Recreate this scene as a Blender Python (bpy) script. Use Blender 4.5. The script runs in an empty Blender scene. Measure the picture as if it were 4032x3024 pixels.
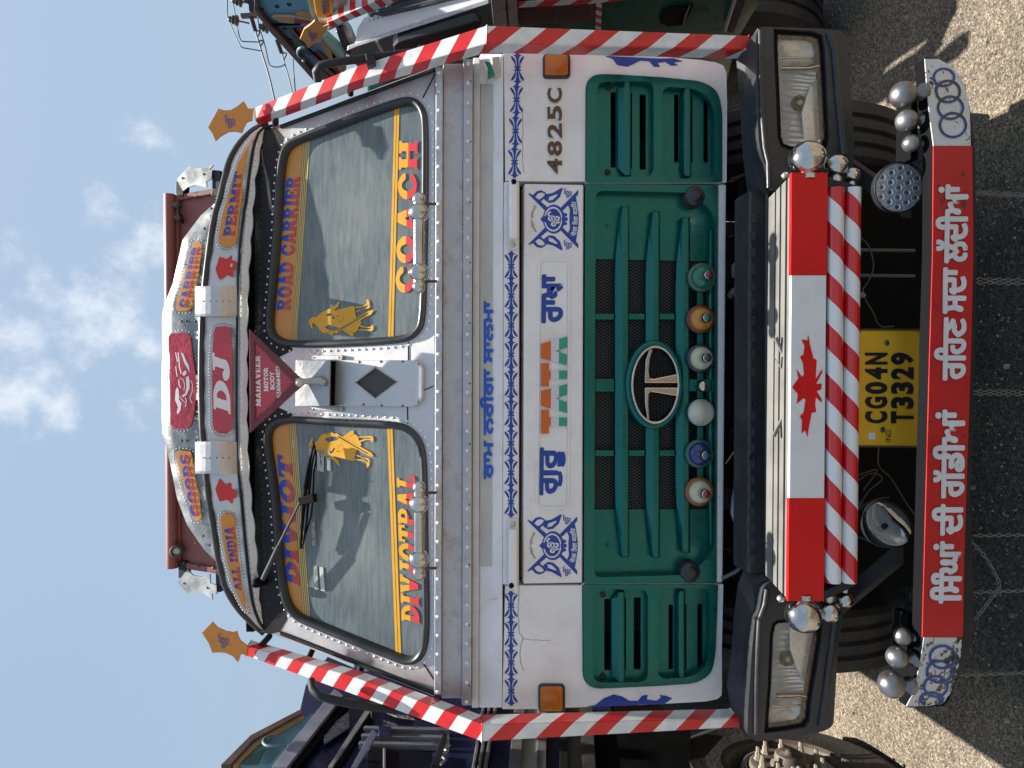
import bpy, bmesh, math, random
import numpy as np
from mathutils import Vector, Matrix
from mathutils.geometry import tessellate_polygon
R = math.radians
random.seed(7)
S = bpy.context.scene
COL = S.collection
# ------------------------------------------------------------ camera
FPX = 2795.0
PITCH, ROLL = R(7.0), R(0.4)
CAM = Vector((0.0, -2.45, 1.85))
_f = Vector((0, math.cos(PITCH), -math.sin(PITCH)))
_r = Vector((1, 0, 0))
_u = Vector((0, math.sin(PITCH), math.cos(PITCH)))
rr = _r * math.cos(ROLL) + _u * math.sin(ROLL)
uu = _u * math.cos(ROLL) - _r * math.sin(ROLL)
cd = bpy.data.cameras.new('camera')
cam = bpy.data.objects.new('camera', cd)
COL.objects.link(cam)
cx, cy, cz = -uu, rr, -_f                   # the phone was held sideways
cam.matrix_world = Matrix(((cx.x, cy.x, cz.x, CAM.x), (cx.y, cy.y, cz.y, CAM.y), (cx.z, cy.z, cz.z, CAM.z), (0, 0, 0, 1)))
cd.sensor_width = 36.0
cd.sensor_fit = 'HORIZONTAL'
cd.lens = FPX / 4032 * 36
cd.clip_end = 3000
cd.clip_start = 0.05
S.camera = cam
# ------------------------------------------------------------ light
SUN = Vector((0.13, 0.20, 1.0)).normalized()
el = math.asin(SUN.z)
az = math.atan2(SUN.x, SUN.y)
w = bpy.data.worlds.new('World')
S.world = w
w.use_nodes = True
nt = w.node_tree
nt.nodes.clear()
def N(t, typ, **k):
    n = t.nodes.new(typ)
    for a, b in k.items():
        if hasattr(n, a): setattr(n, a, b)
    return n
wo = N(nt, 'ShaderNodeOutputWorld')
bg = N(nt, 'ShaderNodeBackground')
bg.inputs[1].default_value = 0.057
sky = N(nt, 'ShaderNodeTexSky', sky_type='NISHITA')
sky.sun_disc = False
sky.sun_elevation = el
sky.sun_rotation = az
sky.altitude = 100
sky.air_density = 1.3
sky.dust_density = 5.0
sky.ozone_density = 1.5
nt.links.new(bg.outputs[0], wo.inputs[0])
def ray(x, y):
    return (rr * (3024 - y - 1512) + uu * (2016 - x) + _f * FPX).normalized()
def cloud_world():
    L = nt.links.new
    tc = N(nt, 'ShaderNodeTexCoord')
    no = N(nt, 'ShaderNodeTexNoise'); no.inputs['Scale'].default_value = 12.0; no.inputs['Detail'].default_value = 9; no.inputs['Roughness'].default_value = .62
    L(tc.outputs['Generated'], no.inputs['Vector'])
    no2 = N(nt, 'ShaderNodeTexNoise'); no2.inputs['Scale'].default_value = 1.7; no2.inputs['Detail'].default_value = 3
    L(tc.outputs['Generated'], no2.inputs['Vector'])
    acc = None
    blobs = [((437, 875), .045, .8), ((547, 1020), .06, .95), ((220, 1130), .05, .75), ((400, 1190), .075, 1.0), ((110, 1350), .05, .8), ((330, 1300), .06, .9), ((55, 1570), .05, .85),
             ((540, 1640), .05, .9), ((480, 1760), .035, .6), ((237, 1600), .05, .8), ((600, 820), .035, .6), ((20, 1010), .05, .55), ((620, 560), .04, .4), ((160, 1450), .05, .7), ((540, 1330), .05, .7), ((60, 1720), .04, .5)]
    for (x, y), rad, s in blobs:
        d = ray(x, y)
        sub = N(nt, 'ShaderNodeVectorMath', operation='DISTANCE'); sub.inputs[1].default_value = d
        L(tc.outputs['Generated'], sub.inputs[0])
        mr = N(nt, 'ShaderNodeMapRange', interpolation_type='SMOOTHSTEP')
        mr.inputs[1].default_value = 0.0; mr.inputs[2].default_value = rad * 1.9; mr.inputs[3].default_value = s; mr.inputs[4].default_value = 0
        L(sub.outputs['Value'], mr.inputs[0])
        if acc is None: acc = mr.outputs[0]
        else:
            m = N(nt, 'ShaderNodeMath', operation='MAXIMUM'); L(acc, m.inputs[0]); L(mr.outputs[0], m.inputs[1]); acc = m.outputs[0]
    # thin cloud banks over the rest of the sky
    g = N(nt, 'ShaderNodeMapRange'); g.inputs[1].default_value = .56; g.inputs[2].default_value = .72; g.inputs[3].default_value = 0; g.inputs[4].default_value = .6
    L(no2.outputs[0], g.inputs[0])
    sep = N(nt, 'ShaderNodeSeparateXYZ'); L(tc.outputs['Generated'], sep.inputs[0])
    back = N(nt, 'ShaderNodeMapRange'); back.inputs[1].default_value = .35; back.inputs[2].default_value = -.1; back.inputs[3].default_value = 0; back.inputs[4].default_value = 1
    L(sep.outputs['Y'], back.inputs[0])
    gm = N(nt, 'ShaderNodeMath', operation='MULTIPLY'); L(g.outputs[0], gm.inputs[0]); L(back.outputs[0], gm.inputs[1])
    mx = N(nt, 'ShaderNodeMath', operation='MAXIMUM'); L(acc, mx.inputs[0]); L(gm.outputs[0], mx.inputs[1])
    a = N(nt, 'ShaderNodeMath', operation='MULTIPLY_ADD'); a.inputs[1].default_value = 1.25; a.inputs[2].default_value = -1.72
    L(mx.outputs[0], a.inputs[0])
    b = N(nt, 'ShaderNodeMath', operation='MULTIPLY_ADD'); b.inputs[1].default_value = 2.8; L(no.outputs[0], b.inputs[0]); L(a.outputs[0], b.inputs[2])
    cl = N(nt, 'ShaderNodeMapRange', interpolation_type='SMOOTHSTEP'); cl.inputs[1].default_value = .30; cl.inputs[2].default_value = 1.15; cl.inputs[3].default_value = 0; cl.inputs[4].default_value = .95
    L(b.outputs[0], cl.inputs[0])
    # horizon haze: the sky pales towards the ground everywhere
    hz = N(nt, 'ShaderNodeMix', data_type='RGBA'); hz.inputs[0].default_value = .55
    L(sky.outputs[0], hz.inputs[6]); hz.inputs[7].default_value = (4.2, 5.7, 7.5, 1)
    mix = N(nt, 'ShaderNodeMix', data_type='RGBA')
    L(cl.outputs[0], mix.inputs[0]); L(hz.outputs[2], mix.inputs[6]); mix.inputs[7].default_value = (7.2, 7.8, 8.6, 1)
    L(mix.outputs[2], bg.inputs[0])
cloud_world()
sd = bpy.data.lights.new('sun', 'SUN')
sd.energy = 5.0
sd.angle = R(0.55)
sd.color = (1.0, .95, .87)
so = bpy.data.objects.new('sun', sd)
COL.objects.link(so)
so.rotation_euler = SUN.to_track_quat('Z', 'Y').to_euler()
so.location = (0, 0, 20)
S.view_settings.view_transform = 'Standard'
S.view_settings.look = 'None'
S.view_settings.gamma = 1
S.view_settings.exposure = 1.05
S.view_settings.use_curve_mapping = False
S.render.engine = 'CYCLES'
S.cycles.max_bounces = 8

# ------------------------------------------------------------ materials
MATS = {}
def mat(name, col, rough=.5, metal=0.0, noise=0.0, nscale=8, bump=0.0, bscale=40, coat=0.0, dirt=0.0, dirtcol=(.25, .2, .15), spec=.5, dscale=3.0, emit=None, dust=0.0):
    if name in MATS: return MATS[name]
    m = bpy.data.materials.new(name); m.use_nodes = True
    t = m.node_tree; L = t.links.new
    p = t.nodes['Principled BSDF']
    p.inputs['Roughness'].default_value = rough
    p.inputs['Metallic'].default_value = metal
    p.inputs['Specular IOR Level'].default_value = spec
    p.inputs['Coat Weight'].default_value = coat
    p.inputs['Coat Roughness'].default_value = .12
    tc = N(t, 'ShaderNodeTexCoord')
    out = None
    base = (*col, 1)
    if noise > 0:
        n = N(t, 'ShaderNodeTexNoise'); n.inputs['Scale'].default_value = nscale; n.inputs['Detail'].default_value = 6
        L(tc.outputs['Object'], n.inputs['Vector'])
        mr = N(t, 'ShaderNodeMapRange'); mr.inputs[1].default_value = .3; mr.inputs[2].default_value = .7; mr.inputs[3].default_value = 1 - noise; mr.inputs[4].default_value = 1 + noise * .6
        L(n.outputs[0], mr.inputs[0])
        hs = N(t, 'ShaderNodeVectorMath', operation='SCALE'); hs.inputs[0].default_value = col
        L(mr.outputs[0], hs.inputs['Scale'])
        out = hs.outputs[0]
        rm = N(t, 'ShaderNodeMapRange'); rm.inputs[1].default_value = .3; rm.inputs[2].default_value = .7; rm.inputs[3].default_value = max(rough - .12, .02); rm.inputs[4].default_value = min(rough + .15, 1)
        L(n.outputs[0], rm.inputs[0]); L(rm.outputs[0], p.inputs['Roughness'])
    if dirt > 0:
        n = N(t, 'ShaderNodeTexNoise'); n.inputs['Scale'].default_value = dscale; n.inputs['Detail'].default_value = 10; n.inputs['Roughness'].default_value = .7
        L(tc.outputs['Object'], n.inputs['Vector'])
        mr = N(t, 'ShaderNodeMapRange'); mr.inputs[1].default_value = .48; mr.inputs[2].default_value = .75; mr.inputs[3].default_value = 0; mr.inputs[4].default_value = dirt
        L(n.outputs[0], mr.inputs[0])
        mx = N(t, 'ShaderNodeMix', data_type='RGBA'); L(mr.outputs[0], mx.inputs[0])
        if out: L(out, mx.inputs[6])
        else: mx.inputs[6].default_value = base
        mx.inputs[7].default_value = (*dirtcol, 1)
        out = mx.outputs[2]
    if dust > 0:   # pale road dust that settles on surfaces facing up
        g = N(t, 'ShaderNodeNewGeometry'); sp = N(t, 'ShaderNodeSeparateXYZ'); L(g.outputs['Normal'], sp.inputs[0])
        mr = N(t, 'ShaderNodeMapRange'); mr.inputs[1].default_value = .2; mr.inputs[2].default_value = 1; mr.inputs[3].default_value = 0; mr.inputs[4].default_value = dust
        L(sp.outputs[2], mr.inputs[0])
        mx = N(t, 'ShaderNodeMix', data_type='RGBA'); L(mr.outputs[0], mx.inputs[0])
        if out: L(out, mx.inputs[6])
        else: mx.inputs[6].default_value = base
        mx.inputs[7].default_value = (.3, .27, .22, 1)
        out = mx.outputs[2]
    if out: L(out, p.inputs['Base Color'])
    else: p.inputs['Base Color'].default_value = base
    if bump > 0:
        n = N(t, 'ShaderNodeTexNoise'); n.inputs['Scale'].default_value = bscale; n.inputs['Detail'].default_value = 4
        L(tc.outputs['Object'], n.inputs['Vector'])
        b = N(t, 'ShaderNodeBump'); b.inputs['Strength'].default_value = bump; b.inputs['Distance'].default_value = .01
        L(n.outputs[0], b.inputs['Height']); L(b.outputs[0], p.inputs['Normal'])
    if emit: 
        p.inputs['Emission Color'].default_value = (*emit, 1); p.inputs['Emission Strength'].default_value = 1
    m.diffuse_color = base
    MATS[name] = m
    return m
WHITE = mat('white_paint', (.84, .82, .82), .33, 0, .06, 4, coat=.25, dirt=.34, dirtcol=(.46, .41, .36), dscale=9, bump=.05, bscale=5)
WHITE2 = mat('white_dusty', (.74, .73, .71), .5, 0, .06, 10, dirt=.4, dirtcol=(.40, .36, .30), dscale=14)
CREAM = mat('cream_film', (.56, .54, .47), .35, 0, .12, 9, bump=.25, bscale=30, dirt=.4, dirtcol=(.42, .38, .3), dscale=25)
ALU = mat('sheet_metal', (.60, .585, .575), .42, .75, .12, 6, bump=.22, bscale=9, dirt=.35, dirtcol=(.33, .31, .29), dscale=12)
ALUB = mat('sheet_metal_bright', (.40, .41, .41), .42, .8, .15, 9, bump=.45, bscale=12, dirt=.30, dirtcol=(.45, .40, .32), dscale=16)
VISM = mat('visor_metal', (.66, .665, .655), .36, .35, .12, 9, bump=.45, bscale=12, dirt=.3, dirtcol=(.42, .38, .32), dscale=16)
STRIP = mat('metal_strip', (.55, .53, .54), .38, .7, .25, 14, bump=.1, bscale=20, dirt=.75, dirtcol=(.20, .17, .18), dscale=14)
CHROME = mat('stainless', (.60, .58, .55), .15, 1.0, .18, 10, dirt=.55, dirtcol=(.36, .29, .20), dscale=26, bump=.12, bscale=34)
CHROMEB = mat('chrome_bright', (.8, .8, .8), .08, 1.0)
DULLBALL = mat('weathered_steel', (.24, .24, .245), .38, .85, .25, 18, dirt=.5, dirtcol=(.22, .2, .19), dscale=20)
GREEN = mat('green_metallic', (.004, .140, .122), .28, .62, .1, 12, coat=.15, dirt=.25, dirtcol=(.09, .13, .09), dscale=8)
GREENG = mat('green_gloss', (.01, .10, .075), .3, .3, .1, 12, coat=.4)
BLACKP = mat('black_plastic', (.028, .030, .034), .42, 0, .25, 6, bump=.12, bscale=70, dirt=.35, dirtcol=(.09, .085, .075), dscale=7)
BLACK = mat('black_matte', (.005, .005, .0055), .7, 0, .3, 10, spec=.12)
BLACKM = mat('black_metal', (.020, .021, .024), .5, .0, .3, 8, spec=.3, dirt=.35, dirtcol=(.07, .06, .05), dscale=5)
RUBBER = mat('rubber', (.03, .032, .035), .38, 0, .25, 7, dirt=.3, dirtcol=(.09, .085, .08), dscale=6)
TYRE = mat('tyre', (.035, .032, .03), .75, 0, .3, 9, dirt=.5, dirtcol=(.10, .085, .065), dscale=5, bump=.3, bscale=60)
BLUE = mat('blue_print', (.010, .055, .34), .4)
BLUEB = mat('blue_print_bright', (.012, .10, .55), .35)
REDP = mat('red_print', (.62, .035, .035), .35)
REDG = mat('red_glossy', (.52, .045, .07), .2, 0, .15, 12, coat=.6, bump=.3, bscale=60)
REDS = mat('red_paint', (.66, .008, .008), .4, 0, .06, 10, coat=.05, spec=.3)
WHITES = mat('white_sheet', (.74, .76, .78), .3, 0, .06, 12, coat=.3)
WPRINT = mat('white_print', (.78, .79, .80), .5)
GUARDRED = mat('guard_red', (.47, .02, .025), .45, 0, .12, 9, dirt=.5, dirtcol=(.05, .03, .03), dscale=28)
ORANGE = mat('orange_board', (.66, .27, .055), .5, 0, .08, 10, dirt=.2, dirtcol=(.5, .25, .1), dscale=9)
ORANGEG = mat('orange_film', (.60, .24, .02), .25, 0, .1, 6, coat=.4)
YEL = mat('yellow_film', (.72, .36, .02), .4, 0, .05, 10)
YELP = mat('pale_yellow_film', (.66, .46, .13), .4)
PLATE = mat('plate_yellow', (.95, .50, .025), .45, 0, .06, 14)
INK = mat('ink_black', (.015, .015, .018), .5)
AMBER = mat('amber_lens', (.50, .13, .004), .14, 0, .15, 30, coat=.6, bump=.3, bscale=90)
MAROON = mat('maroon_paint', (.27, .085, .075), .5, 0, .12, 5, dirt=.35, dirtcol=(.3, .16, .13), dscale=5)
RUSTRED = mat('maroon_gloss', (.16, .02, .03), .25, .1, .2, 12, coat=.4)
GREYRIB = mat('weathered_top', (.16, .155, .14), .6, 0, .3, 9, dirt=.5, dirtcol=(.15, .14, .12), dscale=9)
TEALDISC = mat('lamp_teal', (.012, .10, .075), .25, 0, .1, 20, coat=.5)
LAMPW = mat('lamp_cream', (.48, .50, .34), .22, 0, .1, 20, coat=.5)
LAMPO = mat('lamp_orange', (.55, .22, .02), .22, 0, .1, 20, coat=.5)
LAMPB = mat('lamp_blue', (.02, .025, .16), .22, 0, .1, 20, coat=.5)
LAMPG = mat('lamp_green', (.005, .16, .09), .22, 0, .1, 20, coat=.5)
NAVY = mat('navy_paint', (.018, .028, .080), .3, 0, .2, 6, coat=.4)
DGREEN = mat('dark_green_paint', (.008, .080, .062), .35, 0, .15, 6, coat=.3, dirt=.2, dirtcol=(.03, .06, .05))
SKYB = mat('sky_blue_paint', (.10, .26, .38), .55, 0, .2, 8, dirt=.5, dirtcol=(.06, .15, .22), dscale=10)
WOODRED = mat('red_wood', (.20, .055, .05), .6, 0, .3, 14)
WOODGRN = mat('green_wood', (.05, .10, .085), .6, 0, .3, 14)
OCHRE = mat('ochre_paint', (.38, .22, .07), .6, 0, .2, 12)
BROWN = mat('brown_rail', (.11, .055, .045), .6, 0, .3, 12)
TEALP = mat('teal_sheet', (.10, .22, .24), .45, 0, .3, 10, dirt=.4, dirtcol=(.06, .12, .11), dscale=9)
IRON = mat('dusty_iron', (.10, .08, .065), .65, .2, .35, 14, dirt=.6, dirtcol=(.26, .19, .13), dscale=9, dust=.6)
NUT = mat('dusty_nut', (.34, .29, .23), .6, .2, .2, 20, dust=.5)
CHAINM = mat('dull_chain', (.24, .23, .21), .5, .6, .3, 40)
def glassmat():
    m = mat('windscreen_glass', (.085, .105, .11), .10, 0, .0, coat=.0)
    t = m.node_tree; L = t.links.new; p = t.nodes['Principled BSDF']
    tc = N(t, 'ShaderNodeTexCoord')
    mp = N(t, 'ShaderNodeMapping'); mp.inputs['Scale'].default_value = (.35, 3, 3); mp.inputs['Rotation'].default_value = (0, .35, 0)
    L(tc.outputs['Object'], mp.inputs[0])
    n = N(t, 'ShaderNodeTexNoise'); n.inputs['Scale'].default_value = 26; n.inputs['Detail'].default_value = 8; n.inputs['Roughness'].default_value = .7
    L(mp.outputs[0], n.inputs[0])
    n2 = N(t, 'ShaderNodeTexNoise'); n2.inputs['Scale'].default_value = 4; n2.inputs['Detail'].default_value = 5
    L(tc.outputs['Object'], n2.inputs[0])
    ad = N(t, 'ShaderNodeMath', operation='ADD'); L(n.outputs[0], ad.inputs[0]); L(n2.outputs[0], ad.inputs[1])
    cr = N(t, 'ShaderNodeValToRGB'); cr.color_ramp.elements[0].position = .38; cr.color_ramp.elements[0].color = (.085, .112, .122, 1)
    cr.color_ramp.elements[1].position = .64; cr.color_ramp.elements[1].color = (.19, .215, .205, 1)
    hv = N(t, 'ShaderNodeMath', operation='MULTIPLY'); hv.inputs[1].default_value = .5; L(ad.outputs[0], hv.inputs[0]); L(hv.outputs[0], cr.inputs[0])
    L(cr.outputs[0], p.inputs['Base Color'])
    mr = N(t, 'ShaderNodeMapRange'); mr.inputs[3].default_value = .16; mr.inputs[4].default_value = .40; L(n.outputs[0], mr.inputs[0]); L(mr.outputs[0], p.inputs['Roughness'])
    p.inputs['Specular IOR Level'].default_value = .6
    return m
GLASS = glassmat()
def clearglass(name, tint=(1, 1, 1), rough=.02):
    m = bpy.data.materials.new(name); m.use_nodes = True; t = m.node_tree; L = t.links.new
    t.nodes.clear(); o = N(t, 'ShaderNodeOutputMaterial')
    tr = N(t, 'ShaderNodeBsdfTransparent'); tr.inputs[0].default_value = (*tint, 1)
    gl = N(t, 'ShaderNodeBsdfGlossy'); gl.inputs['Roughness'].default_value = rough
    fr = N(t, 'ShaderNodeFresnel'); fr.inputs[0].default_value = 1.5
    mx = N(t, 'ShaderNodeMixShader'); L(fr.outputs[0], mx.inputs[0]); L(tr.outputs[0], mx.inputs[1]); L(gl.outputs[0], mx.inputs[2])
    L(mx.outputs[0], o.inputs[0])
    return m
LENS = clearglass('lamp_lens', (.98, .98, .97))
def reflectmat(name, col, sx):
    m = mat(name, col, .16, 1.0)
    t = m.node_tree; L = t.links.new; p = t.nodes['Principled BSDF']
    tc = N(t, 'ShaderNodeTexCoord')
    wv = N(t, 'ShaderNodeTexWave'); wv.inputs['Scale'].default_value = sx; wv.inputs['Distortion'].default_value = .6; wv.bands_direction = 'X'
    L(tc.outputs['Object'], wv.inputs[0])
    b = N(t, 'ShaderNodeBump'); b.inputs['Strength'].default_value = .8; b.inputs['Distance'].default_value = .006
    L(wv.outputs[0], b.inputs['Height']); L(b.outputs[0], p.inputs['Normal'])
    return m
REFL = reflectmat('ribbed_reflector', (.93, .95, .97), 14); REFL.node_tree.nodes['Principled BSDF'].inputs['Metallic'].default_value = .45; REFL.node_tree.nodes['Principled BSDF'].inputs['Roughness'].default_value = .22
REFLD = mat('dull_reflector', (.93, .93, .91), .28, .45, .10, 14)
def stripemat(name, m_depth, period=.155, k=1.0, off=0.0, kx=None):
    """red and white slanted tape; the band keeps running round the corner of the section"""
    m = bpy.data.materials.new(name); m.use_nodes = True; t = m.node_tree; L = t.links.new
    p = t.nodes['Principled BSDF']; p.inputs['Roughness'].default_value = .38
    tc = N(t, 'ShaderNodeTexCoord'); sp = N(t, 'ShaderNodeSeparateXYZ'); L(tc.outputs['Object'], sp.inputs[0])
    a = N(t, 'ShaderNodeMath', operation='MULTIPLY_ADD'); a.inputs[1].default_value = k; L(sp.outputs[0], a.inputs[0]); L(sp.outputs[2], a.inputs[2])
    b = N(t, 'ShaderNodeMath', operation='MULTIPLY_ADD'); b.inputs[1].default_value = m_depth; L(sp.outputs[1], b.inputs[0]); L(a.outputs[0], b.inputs[2])
    c = N(t, 'ShaderNodeMath', operation='MULTIPLY_ADD'); c.inputs[1].default_value = 1 / period; c.inputs[2].default_value = off + 50; L(b.outputs[0], c.inputs[0])
    f = N(t, 'ShaderNodeMath', operation='FRACT'); L(c.outputs[0], f.inputs[0])
    g = N(t, 'ShaderNodeMath', operation='GREATER_THAN'); g.inputs[1].default_value = .5; L(f.outputs[0], g.inputs[0])
    no = N(t, 'ShaderNodeTexNoise'); no.inputs['Scale'].default_value = 25; no.inputs['Detail'].default_value = 8; L(tc.outputs['Object'], no.inputs[0])
    mr = N(t, 'ShaderNodeMapRange'); mr.inputs[1].default_value = .3; mr.inputs[2].default_value = .75; mr.inputs[3].default_value = 1.06; mr.inputs[4].default_value = .8; L(no.outputs[0], mr.inputs[0])
    mx = N(t, 'ShaderNodeMix', data_type='RGBA'); mx.inputs[6].default_value = (.62, .014, .014, 1); mx.inputs[7].default_value = (.74, .75, .74, 1); L(g.outputs[0], mx.inputs[0])
    vs = N(t, 'ShaderNodeVectorMath', operation='SCALE'); L(mx.outputs[2], vs.inputs[0]); L(mr.outputs[0], vs.inputs['Scale'])
    L(vs.outputs[0], p.inputs['Base Color']); p.inputs['Coat Weight'].default_value = .25
    return m

# ------------------------------------------------------------ frames: picture measurements -> places on a real plane
class Frame:
    def __init__(s, o, ex=(1, 0, 0), ey=(0, 0, 1)):
        s.o = Vector(o); s.ex = Vector(ex).normalized(); s.ey = Vector(ey).normalized(); s.n = s.ex.cross(s.ey)
    def px(s, x, y, h=0.0):
        d = ray(x, y); o = s.o + s.n * h
        t = (o - CAM).dot(s.n) / d.dot(s.n)
        q = CAM + d * t - s.o
        return (q.dot(s.ex), q.dot(s.ey))
    def w(s, a, b, h=0.0): return s.o + s.ex * a + s.ey * b + s.n * h
    def pw(s, x, y, h=0.0):
        a, b = s.px(x, y, h); return s.w(a, b, h)
    def pp(s, pts, h=0.0): return [s.px(x, y, h) for x, y in pts]
FR = Frame((0, 0, 0))
TILT = math.atan(.50)
WS = Frame((0, .06, 1.80), (1, 0, 0), (0, math.sin(TILT), math.cos(TILT)))
K = .48222
def CR(ox, oy, pts, k=K): return [(ox + a * k, oy + b * k) for a, b in pts]

GZ = -.25   # road surface
def area2(p): return sum(p[i][0] * p[(i + 1) % len(p)][1] - p[(i + 1) % len(p)][0] * p[i][1] for i in range(len(p))) / 2
def ccw(p): return list(p) if area2(p) > 0 else list(reversed(p))
def rnd(pts, r, seg=5):
    """round the corners of a 2-D outline"""
    n = len(pts); out = []
    rs = r if isinstance(r, (list, tuple)) else [r] * n
    for i in range(n):
        p0, p1, p2 = Vector(pts[i - 1]), Vector(pts[i]), Vector(pts[(i + 1) % n])
        a, b = p0 - p1, p2 - p1
        if rs[i] <= 0 or a.length < 1e-6 or b.length < 1e-6: out.append(tuple(p1)); continue
        q = min(rs[i], a.length * .48, b.length * .48)
        A, B = p1 + a.normalized() * q, p1 + b.normalized() * q
        for j in range(seg + 1):
            u = j / seg
            out.append(tuple(A * (1 - u) ** 2 + p1 * 2 * u * (1 - u) + B * u * u))
    return out
def offs(pts, d):
    """move an outline inwards by d"""
    p = ccw(pts); n = len(p); out = []
    for i in range(n):
        a, b, c = Vector(p[i - 1]), Vector(p[i]), Vector(p[(i + 1) % n])
        e1 = (b - a); e2 = (c - b)
        if e1.length < 1e-7 or e2.length < 1e-7: continue
        n1 = Vector((-e1.y, e1.x)).normalized(); n2 = Vector((-e2.y, e2.x)).normalized()
        m = (n1 + n2); 
        if m.length < 1e-4: m = n1
        m.normalize(); s = min(d / max(m.dot(n1), .5), d * 1.8) if d > 0 else max(d / max(m.dot(n1), .5), d * 1.8)
        out.append(tuple(b + m * s))
    return out
def smooth(pts, it=1):
    for _ in range(it):
        o = []
        for i in range(len(pts)):
            a, b = pts[i], pts[(i + 1) % len(pts)]
            o += [(a[0] * .75 + b[0] * .25, a[1] * .75 + b[1] * .25), (a[0] * .25 + b[0] * .75, a[1] * .25 + b[1] * .75)]
        pts = o
    return pts
def smopen(pts, it=1):
    for _ in range(it):
        o = [pts[0]]
        for i in range(len(pts) - 1):
            a, b = pts[i], pts[i + 1]
            o += [(a[0] * .75 + b[0] * .25, a[1] * .75 + b[1] * .25), (a[0] * .25 + b[0] * .75, a[1] * .25 + b[1] * .75)]
        o.append(pts[-1]); pts = o
    return pts
def clip(poly, p, q):
    """keep the side to the left of the line p->q"""
    out = []; n = len(poly)
    f = lambda v: (q[0] - p[0]) * (v[1] - p[1]) - (q[1] - p[1]) * (v[0] - p[0])
    for i in range(n):
        a, b = poly[i], poly[(i + 1) % n]; fa, fb = f(a), f(b)
        if fa >= 0: out.append(a)
        if fa * fb < 0:
            t = fa / (fa - fb); out.append((a[0] + (b[0] - a[0]) * t, a[1] + (b[1] - a[1]) * t))
    return out

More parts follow.
